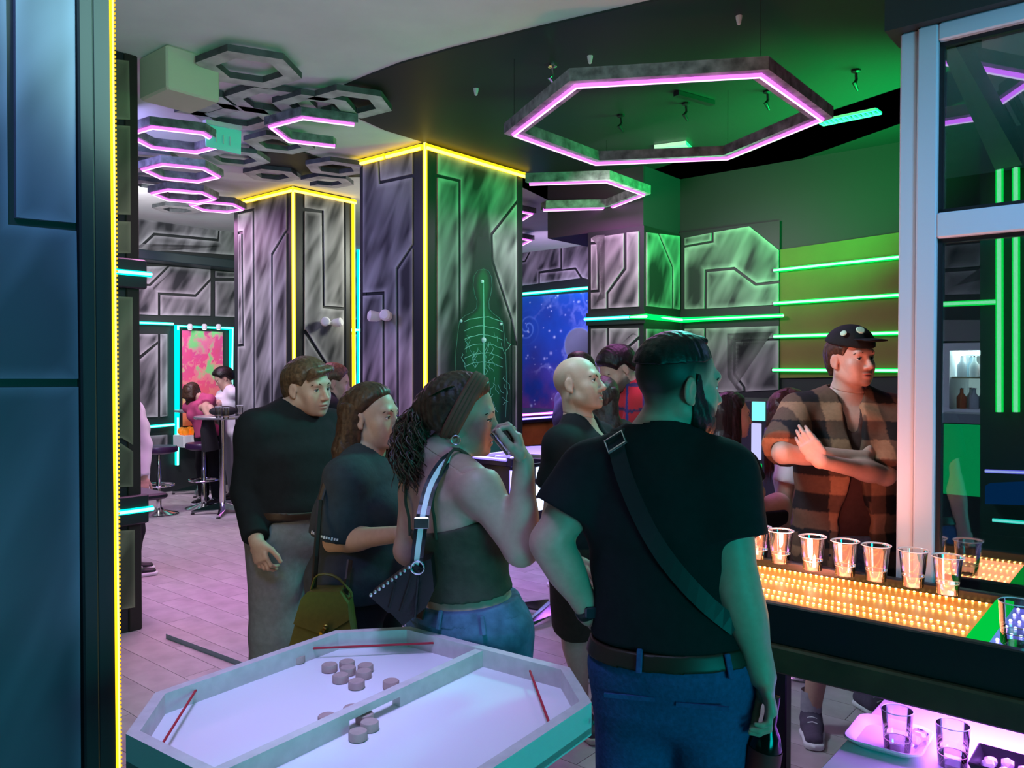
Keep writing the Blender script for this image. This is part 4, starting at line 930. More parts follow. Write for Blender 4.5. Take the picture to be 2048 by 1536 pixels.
def bar_table(p, label, hgt=1.1, r=.3, rot=0.2):
    t = thing('bar_table', label, 'table', p, 'round bar tables')
    for k in range(4):
        a = rot + k * pi / 2; d = np.array([cos(a), sin(a), 0])
        m = MB(); c0, c1 = p + UZ * .10 + d * .02, p + UZ * .025 + d * .33
        n = np.cross(UZ, d)
        V = [c0 - n * .035 - UZ * .05, c0 + n * .035 - UZ * .05, c0 + n * .018 + UZ * .03, c0 - n * .018 + UZ * .03, c1 - n * .018 - UZ * .006, c1 + n * .018 - UZ * .006, c1 + n * .008 + UZ * .018, c1 - n * .008 + UZ * .018]
        m.add(V, [(3, 2, 1, 0), (4, 5, 6, 7), (0, 1, 5, 4), (1, 2, 6, 5), (2, 3, 7, 6), (3, 0, 4, 7)]); l = m.build('leg', M_chrome, t)
        MB().lathe([(.02, 0), (.022, .01), (.01, .02)], p + d * .32, 10).build('foot', M_bl, l)
    MB().lathe([(.036, .05), (.034, .12), (.034, hgt - .05), (.09, hgt - .03)], p, 18, cap=False).build('column', M_chrome, t, True)
    MB().lathe([(.001, hgt - .03), (r - .01, hgt - .03), (r, hgt - .022), (r, hgt - .006), (r - .006, hgt), (.001, hgt)], p, 36, cap=False).build('top', mat('table_top', (.45, .47, .5), .25, metal=.6), t, True)
    return t
tp0 = hit(452, 1026, 'z', 0) - UX * .04; bar_table(tp0, 'round bar table in front of the further pillar with a bag and glasses on it')
bar_table(hit(1108, 1238, 'z', 0), 'chrome four footed bar table behind the bald man', rot=.9)
bar_table(hit(420, 985, 'z', 0) + np.array([-.1, -.1, 0]), 'furthest bar table with a teal tray, by the swirling painting')
# on the back table
def gl2(px, py, label, hgt=.12):
    p = hit(px, py, 'z', 1.101)
    cup(px, py, label, hgt, .036, .03, 'glasses on the back bar table', .25, 1.1, 'glass', 'drink_glass', True)
gl2(480, 832, 'drink glass right of the black bag on the back bar table'); gl2(437, 836, 'drink glass left of the black bag on the back bar table')
gl2(452, 838, 'second drink glass behind the black bag on the back bar table')
b0 = tp0 + UZ * 1.1
bg = MB(); bg.sphere(b0 + np.array([.02, .03, .055]), (.15, .10, .055), 20, 12).sphere(b0 + np.array([-.06, .02, .05]), (.09, .08, .048), 16, 10); tag(bg.build('black_bag', mat('black_cloth', (.012, .011, .014), .8), None, True), 'soft black bag slumped on the back bar table', 'bag')
jk = MB(); jp = tp0 + np.array([-.12, -.1, 0])
jk.tube([jp + UZ * 1.08, jp + UZ * .95 + np.array([.0, .0, 0]), jp + UZ * .72 + np.array([.03, 0, 0])], [.09, .13, .15], 12, flat=.55); tag(jk.build('black_jacket', mat('black_cloth', (.012, .011, .014), .8), None, True), 'black jacket draped over the side of the back bar table', 'jacket')
# floor clutter at the far end
p = hit(362, 962, 'z', 0)
m = MB().tube([p, p + np.array([.05, 0, .25]), p + np.array([.12, 0, .5]), p + np.array([.14, 0, .56])], [.17, .2, .14, .05], 12, flat=.7); tag(m.build('white_bag', mat('white_bag', (.6, .6, .62), .7, bump=.6, nscale=12), None, True), 'crumpled white bag on the floor by the cyan door frame', 'bag')
p = hit(405, 958, 'z', 0)
t = thing('backpack', 'dark backpack on the floor under the back bar table', 'bag', p)
MB().sphere(p + UZ * .22, (.2, .14, .24), 18, 12).build('bag_body', mat('dark_cloth', (.02, .02, .025), .8), t, True)
MB().sphere(p + UZ * .14 + np.array([0, -.12, 0]), (.13, .06, .12), 14, 8).build('front_pocket', mat('dark_cloth', (.02, .02, .025), .8), t, True)

# ---- air hockey / arcade table with violet lights
at_ = thing('arcade_table', 'dark arcade game table edged with violet lights behind the drinking woman', 'game table', hit(1000, 1118, 'z', 0))
r0 = room(hit(1022, 1118, 'z', 0)); r0 = np.array([r0[0], r0[1], 0])
ax0, ay0 = r0[0], r0[1]; zt2 = .86; LX, LY = .75, 1.5
MB().rbox((ax0, ay0, .22), (ax0 + LX, ay0 + LY, zt2 - .06), .01).build('body', mat('arcade_black', (.02, .018, .03), .3), at_)
for (a, b) in ((0.02, .02), (LX - .1, .02), (.02, LY - .1), (LX - .1, LY - .1)): MB().rbox((ax0 + a, ay0 + b, .02), (ax0 + a + .08, ay0 + b + .08, .24), .006).build('leg', M_bl, at_)
MB().rbox((ax0, ay0, zt2 - .06), (ax0 + LX, ay0 + LY, zt2 - .04)).build('play_field', mat('arcade_field', (.5, .5, .75), .15, emit=(.45, .4, 1.0), estr=.5), at_)
for lo, hi in (((-.03, -.03), (LX + .03, .02)), ((-.03, LY - .02), (LX + .03, LY + .03)), ((-.03, .02), (.02, LY - .02)), ((LX - .02, .02), (LX + .03, LY - .02))):
    MB().rbox((ax0 + lo[0], ay0 + lo[1], zt2 - .07), (ax0 + hi[0], ay0 + hi[1], zt2), .006).build('rail', mat('arcade_black', (.02, .018, .03), .3), at_)
for y in (.03, .20, .38): led(at_, [W(ax0 + .03, ay0 + y, zt2 - .005), W(ax0 + .03 + LX - .06, ay0 + y, zt2 - .005)], 'blue', UZ, .012, names=('field_light', 'light_core'))
led(at_, [W(ax0 - .04, ay0 + .02, zt2 - .01), W(ax0 - .04, ay0 + LY, zt2 - .01)], 'blue', UZ - UX, .014, names=('rail_light', 'light_core'))
led(at_, [W(ax0 - .015, ay0 - .015, .08), W(ax0 - .015, ay0 - .015, zt2 - .1)], 'blue', -UX - UY, .018, names=('edge_light', 'light_core'))
for k in range(3):
    z = .70 - k * .14; MB().rbox((ax0 + .34, ay0 - .012, z - .055), (ax0 + .47, ay0, z + .055), .004).build('lit_button', emis('button_light', (.6, .75, 1.0), 2.2), at_)
led(at_, [W(ax0 + .62, ay0 - .02, .3), W(ax0 + .62, ay0 - .02, .72)], 'blue', -UY, .010, names=('side_light', 'light_core'))
# pool table beyond with orange wood and pale rails
r1 = room(hit(1085, 905, 'y', 5.6)); px0 = r1[0]
pt = thing('pool_table', 'wooden game table with violet lit rails below the space mural', 'game table', W(px0, 5.6, 0))
zz = hit(1085, 826, 'y', 5.6)[2]
MB().rbox((px0 - .6, 5.55, zz - .10), (px0 + 1.2, 7.0, zz - .02), .01).build('rail', M_bl, pt)
MB().rbox((px0 - .55, 5.6, zz - .36), (px0 + 1.15, 6.95, zz - .10), .01).build('side_board', mat('orange_wood', (.42, .13, .03), .5, noise=.3, nscale=5), pt)
for (a, b) in ((-.5, 5.65), (1.0, 5.65), (-.5, 6.8), (1.0, 6.8)): MB().rbox((px0 + a, b, 0), (px0 + a + .12, b + .12, zz - .36), .01).build('leg', M_wood, pt)
led(pt, [W(px0 - .6, 5.53, zz), W(px0 + 1.2, 5.53, zz)], 'pink', -UY, .014, names=('rail_light', 'light_core'))
led(pt, [W(px0 - .6, 5.53, zz - .045), W(px0 + 1.2, 5.53, zz - .045)], 'blue', -UY, .012, names=('rail_light', 'light_core'))
# lit cabinets behind the sitting women
sc = thing('lit_cabinet', 'arcade cabinet with white and teal glowing panels behind the sitting women', 'game cabinet', W(6.2, 2.3, 0))
a, b = hit(1395, 800, 'x', 6.3) @ UY, hit(1560, 800, 'x', 6.3) @ UY
zt3 = hit(1480, 800, 'x', 6.3)[2]
MB().rbox((6.3, b, 0), (6.9, a, zt3), .01).build('body', mat('cabinet_dark', (.03, .03, .04), .4), sc)
for (pa, pb, c, e) in (((1418, 806), (1450, 880), (.9, 1.0, .6), 1.1), ((1504, 803), (1530, 842), (.2, 1.0, .85), 1.3), ((1503, 846), (1522, 920), (.6, .6, 1.0), 1.0), ((1503, 926), (1523, 942), (0, .8, .15), 1.0), ((1503, 945), (1523, 962), (.6, .6, 1.0), 1.2)):
    q0, q1_ = hit(*pa, 'x', 6.29), hit(*pb, 'x', 6.29); MB().rbox((6.285, q1_ @ UY, q1_[2]), (6.3, q0 @ UY, q0[2]), .003).build('glow_panel', emis('glow_%d' % int(pa[1] + pa[0]), c, e), sc)
# ------------------------------------------------------------------ people: one continuous surface per body, grown from a smooth distance field
class Pr:
    def __init__(s, fn, lo, hi, k=.02, sub=False, cuts=()): s.fn, s.lo, s.hi, s.k, s.sub, s.cuts = fn, np.array(lo, float), np.array(hi, float), k, sub, cuts
def cone(a, b, r1, r2, k=.02, sub=False, cuts=()):
    a = np.array(a, float); b = np.array(b, float); ba = b - a; L2 = max(ba @ ba, 1e-9); R = max(r1, r2)
    def fn(X, Y, Z):
        x, y, z = X - a[0], Y - a[1], Z - a[2]; t = np.clip((x * ba[0] + y * ba[1] + z * ba[2]) / L2, 0, 1)
        return np.sqrt((x - t * ba[0]) ** 2 + (y - t * ba[1]) ** 2 + (z - t * ba[2]) ** 2) - (r1 + (r2 - r1) * t)
    return Pr(fn, np.minimum(a, b) - R, np.maximum(a, b) + R, k, sub, cuts)
def econe(a, b, w1, d1, w2, d2, side, k=.03, sub=False, cuts=()):
    a = np.array(a, float); b = np.array(b, float); ax = unit(b - a); L = np.linalg.norm(b - a)
    sd = np.array(side, float); sd = unit(sd - (sd @ ax) * ax); dp = np.cross(ax, sd); R = max(w1, d1, w2, d2)
    def fn(X, Y, Z):
        x, y, z = X - a[0], Y - a[1], Z - a[2]; s = x * ax[0] + y * ax[1] + z * ax[2]; t = np.clip(s / L, 0, 1)
        u = x * sd[0] + y * sd[1] + z * sd[2]; v = x * dp[0] + y * dp[1] + z * dp[2]; w = w1 + (w2 - w1) * t; d = d1 + (d2 - d1) * t; m = np.minimum(w, d)
        lat = (np.sqrt((u / w) ** 2 + (v / d) ** 2) - 1) * m; e = np.maximum(np.maximum(-s, s - L), 0); rr = m * .6
        return np.sqrt(np.maximum(lat + rr, 0) ** 2 + e ** 2) - rr + np.minimum(lat + rr, 0)
    return Pr(fn, np.minimum(a, b) - R, np.maximum(a, b) + R, k, sub, cuts)
def ell(c, r, R=None, k=.02, sub=False, cuts=()):
    c = np.array(c, float); r = np.array([r] * 3 if np.isscalar(r) else r, float); R = np.eye(3) if R is None else np.array(R); m = r.max()
    def fn(X, Y, Z):
        x, y, z = X - c[0], Y - c[1], Z - c[2]
        q = [(x * R[0, i] + y * R[1, i] + z * R[2, i]) / r[i] for i in range(3)]
        k0 = np.sqrt(q[0] ** 2 + q[1] ** 2 + q[2] ** 2); k1 = np.sqrt((q[0] / r[0]) ** 2 + (q[1] / r[1]) ** 2 + (q[2] / r[2]) ** 2)
        return k0 * (k0 - 1) / np.maximum(k1, 1e-6)
    return Pr(fn, c - m, c + m, k, sub, cuts)
def halfspace(c, n):
    c = np.array(c, float); n = unit(n)
    return lambda X, Y, Z: (X - c[0]) * n[0] + (Y - c[1]) * n[1] + (Z - c[2]) * n[2]
EDG = [((0, 0, 0), (1, 0, 0)), ((0, 1, 0), (1, 1, 0)), ((0, 0, 1), (1, 0, 1)), ((0, 1, 1), (1, 1, 1)), ((0, 0, 0), (0, 1, 0)), ((1, 0, 0), (1, 1, 0)), ((0, 0, 1), (0, 1, 1)), ((1, 0, 1), (1, 1, 1)), ((0, 0, 0), (0, 0, 1)), ((1, 0, 0), (1, 0, 1)), ((0, 1, 0), (0, 1, 1)), ((1, 1, 0), (1, 1, 1))]
def field_mesh(prims, h, grow=0.0, clips=(), wrinkle=None, box=None, relax=1):
    pad = .03 + grow
    lo = np.min([p.lo for p in prims if not p.sub], 0) - pad; hi = np.max([p.hi for p in prims if not p.sub], 0) + pad
    if box is not None: lo = np.maximum(lo, box[0]); hi = np.minimum(hi, box[1])
    lo = np.floor(lo / h) * h
    n = np.maximum(np.ceil((hi - lo) / h).astype(int) + 1, 4); ax = [lo[i] + h * np.arange(n[i]) for i in range(3)]
    f = np.full(n, .5, np.float32)
    for p in prims:
        a = np.clip(((p.lo - lo - p.k - pad) / h).astype(int), 0, n); b = np.clip(np.ceil((p.hi - lo + p.k + pad) / h).astype(int) + 1, 0, n)
        if (b - a).min() <= 0: continue
        X = ax[0][a[0]:b[0], None, None]; Y = ax[1][None, a[1]:b[1], None]; Z = ax[2][None, None, a[2]:b[2]]
        d = p.fn(X, Y, Z) - (grow if not p.sub else 0)
        for c in p.cuts: d = np.maximum(d, c(X, Y, Z))
        s = f[a[0]:b[0], a[1]:b[1], a[2]:b[2]]
        if p.sub: d = -d; t = np.clip(.5 - .5 * (s - d) / p.k, 0, 1); s[...] = s * (1 - t) + d * t + p.k * t * (1 - t)
        else: t = np.clip(.5 + .5 * (s - d) / p.k, 0, 1); s[...] = s * (1 - t) + d * t - p.k * t * (1 - t)
    X = ax[0][:, None, None]; Y = ax[1][None, :, None]; Z = ax[2][None, None, :]
    if wrinkle is not None: f += wrinkle(X, Y, Z).astype(np.float32)
    for c in clips: f = np.maximum(f, c(X, Y, Z).astype(np.float32))
    f[0], f[-1], f[:, 0], f[:, -1], f[:, :, 0], f[:, :, -1] = .1, .1, .1, .1, .1, .1
    s = f < 0; cs = np.zeros(n - 1, np.int8)
    for i in (0, 1):
        for j in (0, 1):
            for k in (0, 1): cs += s[i:n[0] - 1 + i, j:n[1] - 1 + j, k:n[2] - 1 + k]
    act = np.argwhere((cs > 0) & (cs < 8)); idx = np.full(n - 1, -1, np.int32); idx[tuple(act.T)] = np.arange(len(act))
    acc = np.zeros((len(act), 3)); cnt = np.zeros(len(act))
    for e0, e1 in EDG:
        v0 = f[tuple((act + e0).T)]; v1 = f[tuple((act + e1).T)]; m = (v0 < 0) != (v1 < 0); t = np.where(m, v0 / np.where(m, v0 - v1, 1), 0)
        acc += np.where(m[:, None], np.array(e0) + t[:, None] * (np.array(e1) - np.array(e0)), 0); cnt += m
    V = lo + h * (act + acc / cnt[:, None]); Q = []
    for axn in range(3):
        u, v = (axn + 1) % 3, (axn + 2) % 3; sl0 = [slice(None)] * 3; sl1 = [slice(None)] * 3; sl0[axn] = slice(0, -1); sl1[axn] = slice(1, None)
        A, B = s[tuple(sl0)], s[tuple(sl1)]; e = np.argwhere(A != B); e = e[(e[:, u] > 0) & (e[:, v] > 0) & (e[:, u] < n[u] - 1) & (e[:, v] < n[v] - 1)]
        ins = s[tuple(e.T)]; du = np.zeros(3, int); du[u] = 1; dv = np.zeros(3, int); dv[v] = 1
        q = np.stack([idx[tuple((e - du - dv).T)], idx[tuple((e - dv).T)], idx[tuple(e.T)], idx[tuple((e - du).T)]], 1)
        q[~ins] = q[~ins][:, ::-1]; Q.append(q)
    Q = np.concatenate(Q); Q = Q[(Q >= 0).all(1)]
    for _ in range(relax):
        S = np.zeros_like(V); C = np.zeros(len(V))
        for i in range(4):
            np.add.at(S, Q[:, i], V[Q[:, (i + 1) % 4]]); np.add.at(C, Q[:, i], 1); np.add.at(S, Q[:, i], V[Q[:, (i + 3) % 4]]); np.add.at(C, Q[:, i], 1)
        V = V * .5 + .5 * S / np.maximum(C, 1)[:, None]
    return V, Q
def link_mesh(name, VQ, m, parent, color=None):
    V = np.concatenate([v for v, q in VQ]); off = np.cumsum([0] + [len(v) for v, q in VQ]); Q = np.concatenate([q + o for (v, q), o in zip(VQ, off)])
    me = bpy.data.meshes.new(name); me.vertices.add(len(V)); me.vertices.foreach_set('co', (V - origin_of(parent)).astype(np.float32).ravel())
    me.loops.add(Q.size); me.loops.foreach_set('vertex_index', Q.astype(np.int32).ravel()); me.polygons.add(len(Q))
    me.polygons.foreach_set('loop_start', np.arange(0, Q.size, 4, dtype=np.int32)); me.polygons.foreach_set('use_smooth', np.ones(len(Q), bool))
    me.update(calc_edges=True); me.validate(); me.materials.append(m)
    if color is not None:
        c = np.ones((len(V), 4), np.float32); c[:, :3] = color(V); ca = me.color_attributes.new('Col', 'FLOAT_COLOR', 'POINT'); ca.data.foreach_set('color', c.ravel())
    o = bpy.data.objects.new(name, me); COL.objects.link(o); o.parent = parent; return o
def az(a): return np.array([sin(radians(a)), cos(radians(a)), 0.0])         # 0 away from the viewer, 90 to the right, 180 to the viewer
def rotv(v, axis, deg):
    a = radians(deg); axis = unit(axis); return v * cos(a) + np.cross(axis, v) * sin(a) + axis * (axis @ v) * (1 - cos(a))
def head_frame(azim, pitch=0, roll=0):
    F = az(azim); U = UZ.copy(); R = np.cross(F, U); F2 = rotv(F, R, pitch); U2 = rotv(U, R, pitch); R2 = rotv(R, F2, roll); U2 = rotv(U2, F2, roll); return np.stack([R2, F2, U2], 1)

def head_prims(H, M, fem=False, mouth=0.0, s=1.0, nose=1.0):
    T = lambda *q: H + M @ (np.array(q) * s); P = []
    jw = .86 if fem else 1.0
    P.append(ell(T(0, -.010, .030), np.array([.0745, .097, .088]) * s, M, .02))
    P.append(ell(T(0, .026, -.022), np.array([.060, .066, .085]) * s, M, .02))
    P.append(ell(T(0, .036, -.074), np.array([.048 * jw, .050, .036]) * s, M, .025))
    for x in (-1, 1): P.append(cone(T(x * .050 * jw, -.01, -.055), T(x * .026 * jw, .058, -.092), .02 * s, .016 * s, .022))
    P.append(ell(T(0, .078, -.099), np.array([.019 * jw, .014, .014]) * s, M, .02))
    br = .0112 if fem else .0125; P.append(cone(T(-.034, .077 if fem else .079, .024), T(.034, .077 if fem else .079, .024), br * s, br * s, .020))
    for x in (-1, 1): P.append(ell(T(x * .044, .058, -.026), np.array([.017, .017, .017] if fem else [.0185, .0185, .017]) * s, M, .028)); P.append(ell(T(x * .034, .058, -.055), np.array([.018, .018, .020]) * s, M, .03))
    for x in (-1, 1): P.append(ell(T(x * .0315, .0995 if fem else .0985, .003), np.array([.0185, .0155, .0112]) * s, M, .012, sub=True))
    for x in (-1, 1):                                                   # upper and lower lids
        c = T(x * .0315, .0735, .001)
        P.append(ell(c, .0142 * s, M, .004, cuts=(halfspace(T(x * .0315, .0735, .0052), M @ np.array([0, -.25, -1])),)))
        P.append(ell(c, .0138 * s, M, .004, cuts=(halfspace(T(x * .0315, .0735, -.0048), M @ np.array([0, -.1, 1])),)))
    P.append(cone(T(0, .086, .010), T(0, .1085 * nose, -.030), .0078 * s, .0105 * s, .010))
    P.append(ell(T(0, .1075 * nose, -.0335), np.array([.0115, .012, .0095]) * s, M, .007))
    for x in (-1, 1):
        P.append(ell(T(x * .0125, .0945, -.0375), np.array([.0075, .010, .007]) * s, M, .006)); P.append(ell(T(x * .006, .1005, -.0445), np.array([.0035, .005, .004]) * s, M, .003, sub=True))
    op = mouth
    P.append(ell(T(0, .0865, -.0615), np.array([.0235, .0135, .0068]) * s, M, .008)); P.append(ell(T(0, .0850, -.0745 - op), np.array([.0205, .0135, .0078]) * s, M, .008))
    P.append(ell(T(0, .098, -.0675 - op * .5), np.array([.0235, .014, .0019 + op * .6]) * s, M, .003, sub=True))
    for x in (-1, 1):
        E = M @ np.array([[cos(.3 * x), sin(.3 * x), 0], [-sin(.3 * x), cos(.3 * x), 0], [0, 0, 1]]).T
        P.append(ell(T(x * .0775, -.012, -.008), np.array([.008, .0185, .031]) * s, E, .006)); P.append(ell(T(x * .087, -.006, -.006), np.array([.0075, .0105, .019]) * s, E, .005, sub=True))
        P.append(ell(T(x * .076, -.004, -.034), np.array([.006, .008, .009]) * s, E, .006))
    return P
def hand_prims(Wp, d, n, right=True, curl=(20, 25, 20), spread=3, s=1.0, thumb=(38, 25), tcurl=18):
    """palm from the wrist along d, palm side facing n; five separate fingers, each of three bent phalanges, thumb leaving the side of the palm"""
    d = unit(d); n = np.array(n, float); n = unit(n - (n @ d) * d); lat = np.cross(d, n) * (1 if right else -1)   # towards the thumb
    P = []; K = Wp + d * .088 * s
    P.append(econe(Wp - d * .012 * s, Wp + d * .03 * s, .027 * s, .019 * s, .036 * s, .015 * s, lat, .012)); P.append(econe(Wp + d * .028 * s, K - d * .008 * s, .036 * s, .0145 * s, .039 * s, .0125 * s, lat, .012))
    P.append(ell(Wp + d * .035 * s + lat * .022 * s + n * .010 * s, np.array([.014, .028, .013]) * s, np.stack([lat, d, n], 1), .012))
    curls = curl if isinstance(curl[0], (tuple, list)) else [curl] * 4
    for i, (off, L, r) in enumerate(((.030, .071, .0088), (.0098, .079, .0091), (-.0105, .073, .0087), (-.0295, .057, .0077))):
        p = K + lat * off * s - d * (.006 * abs(i - 1)) * s; dd = rotv(d, n, (-1 if right else 1) * spread * (1.5 - i)); axis = np.cross(dd, n); p0 = p - dd * .02 * s
        for j, fr in enumerate((.45, .31, .24)):
            dd = rotv(dd, axis, curls[i][j]); q = p + dd * L * fr * s; rr = r * (1 - .12 * j) * s
            P.append(cone(p0 if j == 0 else p, q, rr * 1.03, rr * .93, .0045 if j else .007)); p = q
    t0 = Wp + d * .022 * s + lat * .026 * s + n * .006 * s; td = rotv(d, n, (-1 if right else 1) * thumb[0] * (-1)); td = unit(d * cos(radians(thumb[0])) + lat * sin(radians(thumb[0])) + n * sin(radians(thumb[1])) * .8)
    p = t0 + td * .042 * s; P.append(cone(t0, p, .0145 * s, .0115 * s, .009)); bx = np.cross(td, n)
    if np.linalg.norm(bx) < .1: bx = d
    inw = unit(d * .8 - lat * .5 + n * .25)
    for j, L in enumerate((.032, .026)):
        td = unit(td + inw * tcurl / 45.0); q = p + td * L * s; P.append(cone(p, q, (.0108 - .001 * j) * s, (.0098 - .0012 * j) * s, .005)); p = q
    return P

def wrk(amp, seed, fx=15, fz=22):
    r = np.random.default_rng(seed); ph = r.random(6) * 6.28
    def w(X, Y, Z):
        return amp * (np.sin(fx * X + 6 * Z + ph[0] + 1.2 * np.sin(fz * Z * .5 + ph[1])) * np.sin(fx * .8 * Y + ph[2] + 4 * Z) * np.sin(fz * Z + 5 * X + ph[3]) + .6 * np.sin(fz * 1.7 * Z + 11 * X - 9 * Y + ph[4]))
    return w
SK = mat('skin', (.6, .4, .32), .48, attr=True, spec=.4, noise=.05, nscale=60)
M_eye = mat('eye', (.8, .8, .8), .12, attr=True)
def hair_mat(name, c): return mat(name, c, .42, spec=.35, noise=.5, nscale=70, bump=.25)
def cloth(name, c, rough=.85, noise=.12, ns=40, bump=.12): return mat(name, c, rough, noise=noise, nscale=ns, bump=bump, spec=.2)
TAN = (.50, .31, .235)
TORSO_M = [(-.16, .150, .105, -.005), (.02, .166, .118, -.008), (.24, .150, .108, .004), (.45, .152, .110, .008), (.68, .172, .120, .008), (.86, .165, .098, -.004), (.97, .095, .072, -.012)]
TORSO_F = [(-.16, .155, .108, -.010), (.02, .170, .118, -.014), (.24, .128, .094, .0), (.42, .122, .092, .004), (.66, .142, .104, .006), (.86, .138, .082, -.006), (.97, .080, .060, -.012)]
class Person:
    def __init__(s, label, name='person', cat='person'):
        s.label = label; s.root = None; s.name = name; s.cat = cat
    def setup(s, pel, neck, head, faz, haz, hp=0, hr=0, paz=None, fem=False, g=1.0, sh=None, D=3.0, hs=1.0, skin=TAN, mouth=0.0, belly=0.0, drop=.035, shl=None, shr=None, armg=1.0):
        s.fem = fem; s.D = D; s.h = min(max(.0021 * D, .0045), .014); s.skin = np.array(skin); s.hs = hs * (.95 if fem else 1.0)
        s.pel, s.neck, s.head = np.array(pel, float), np.array(neck, float), np.array(head, float)
        s.F = az(faz); s.FP = az(faz if paz is None else paz); s.U = unit(s.neck - s.pel); s.R = unit(np.cross(s.F, s.U)); s.RP = unit(np.cross(s.FP, UZ)); s.Fw = np.cross(s.U, s.R)
        s.M = head_frame(haz, hp, hr); T = np.linalg.norm(s.neck - s.pel); s.T = T; s.g = g
        w = sh or (.165 if fem else .195)
        s.SR = s.neck + s.R * w - s.U * drop if shr is None else np.array(shr); s.SL = s.neck - s.R * w - s.U * drop if shl is None else np.array(shl)
        s.root = thing(s.name, s.label, s.cat, (s.pel[0], s.pel[1], 0))
        sec = TORSO_F if fem else TORSO_M; s.sec = []
        for fr, w_, d_, o in sec:
            side = s.RP * (1 - min(max(fr, 0), 1)) + s.R * min(max(fr, 0), 1); fw = np.cross(s.U, side)
            s.sec.append((s.pel + s.U * fr * T + fw * (o + belly * max(0, 1 - ((fr - .25) / .3) ** 2) * .6), w_ * g * (1 + belly * 1.2 * max(0, 1 - ((fr - .25) / .35) ** 2)), d_ * g * (1 + belly * 3 * max(0, 1 - ((fr - .25) / .35) ** 2)), side))
        s.torso = [econe(a[0], b[0], a[1], a[2], b[1], b[2], (a[3] + b[3]), .035) for a, b in zip(s.sec[:-1], s.sec[1:])]
        s.trap = [cone(s.neck + s.U * .045 - s.Fw * .01, S * .82 + s.neck * .18 + s.U * .002, .046 * g, .044 * g, .035) for S in (s.SR, s.SL)]
        k = (.92 if fem else 1.0) * g * armg; s.ak = k
        s.delt = [cone(S * .8 + s.neck * .2 - s.U * .02, S - s.U * .02, .056 * k, .054 * k, .03) for S in (s.SR, s.SL)]
        if fem: s.torso += [ell(s.pel + s.U * T * .62 + s.Fw * .085 * g + s.R * x * .07 * g, np.array([.062, .055, .062]) * g, np.stack([s.R, s.Fw, s.U], 1), .03) for x in (-1, 1)]
        s.neckp = [cone(s.neck - s.U * .02 - s.Fw * .008, s.head + s.M @ np.array([0, -.022, -.05]) * s.hs, (.050 if fem else .060) * (g * .5 + .5), (.046 if fem else .056) * (g * .5 + .5), .025)]
        s.headp = head_prims(s.head, s.M, fem, mouth, s.hs); s.arms = {}; s.legs = {}; s.hands = []
        s.hip = {1: s.pel + s.RP * .085 * g - UZ * .02, -1: s.pel - s.RP * .085 * g - UZ * .02}
        return s
    def arm(s, side, el, wr, hd=None, hn=None, hand=True, **kw):
        S = s.SR if side > 0 else s.SL; el = np.array(el, float); wr = np.array(wr, float); k = s.ak; fd = unit(wr - el)
        up = cone(S - s.U * .01, el, .053 * k, .041 * k, .03); fo = [cone(el, wr, .041 * k, .0265 * k, .02), ell(el + (wr - el) * .28, np.array([.040, .040, .075]) * k, np.stack(frame_for(fd), 1), .025)]
        s.arms[side] = (S, el, wr, up, fo)
        if hand:
            hp = hand_prims(wr, hd if hd is not None else fd, hn if hn is not None else -s.R * side, side > 0, s=(.92 if s.fem else 1.0), **kw); s.hands.append((wr, hp))
        return s
    def leg(s, side, kn, an, toe=None, thick=1.0):
        Hh = s.hip[side]; kn = np.array(kn, float); an = np.array(an, float); k = s.g * thick; fd = unit(an - kn)
        s.legs[side] = (Hh, kn, an, [cone(Hh, kn, .088 * k, .056 * k, .04)], [cone(kn, an, .054 * k, .036 * k, .03), ell(kn + (an - kn) * .3 - (s.FP * .018), np.array([.05, .05, .1]) * k, np.stack(frame_for(fd), 1), .03)], unit(toe if toe is not None else s.FP))
        return s
    def stand(s, sp=.10, thick=1.0, toe=None):
        for sd in (1, -1):
            a = s.pel + s.RP * sd * sp; an = np.array([a[0], a[1], .085]) - s.FP * .02; kn = (s.hip[sd] + an) / 2 + s.FP * .025; kn[2] = .5 * s.pel[2] / .9; s.leg(sd, kn, an, toe, thick)
        return s
    def body(s, paint=None, bare_legs=False, feet=False):
        P = s.torso + s.trap + s.delt + s.neckp
        for sd, (S, el, wr, up, fo) in s.arms.items(): P = P + [up] + fo
        for sd, L in s.legs.items(): P = P + L[3] + L[4]
        for w_, hp in s.hands: P = P + hp[:2]
        cN = s.head + s.M @ np.array([0, 0, -.135]) * s.hs; up = s.M @ np.array([0, .35, 1.0]); hh = min(max(s.h * .55, .0026), .008)
        pl_ = halfspace(cN + unit(up) * .004, up); hd_ = s.head
        A = field_mesh(P + s.headp[:6], s.h, clips=[lambda X, Y, Z: np.minimum(pl_(X, Y, Z), .21 - np.sqrt((X - hd_[0]) ** 2 + (Y - hd_[1]) ** 2 + (Z - hd_[2]) ** 2))])
        B = field_mesh(s.neckp + s.trap + s.headp, hh, clips=[halfspace(cN, -up)], box=(s.head - .18, s.head + .17))
        parts = [A, B]; hf = min(max(s.h * .5, .0026), .007)
        for w_, hp in s.hands: parts.append(field_mesh(hp, hf))
        Mi = s.M; H = s.head; hs = s.hs; base = s.skin
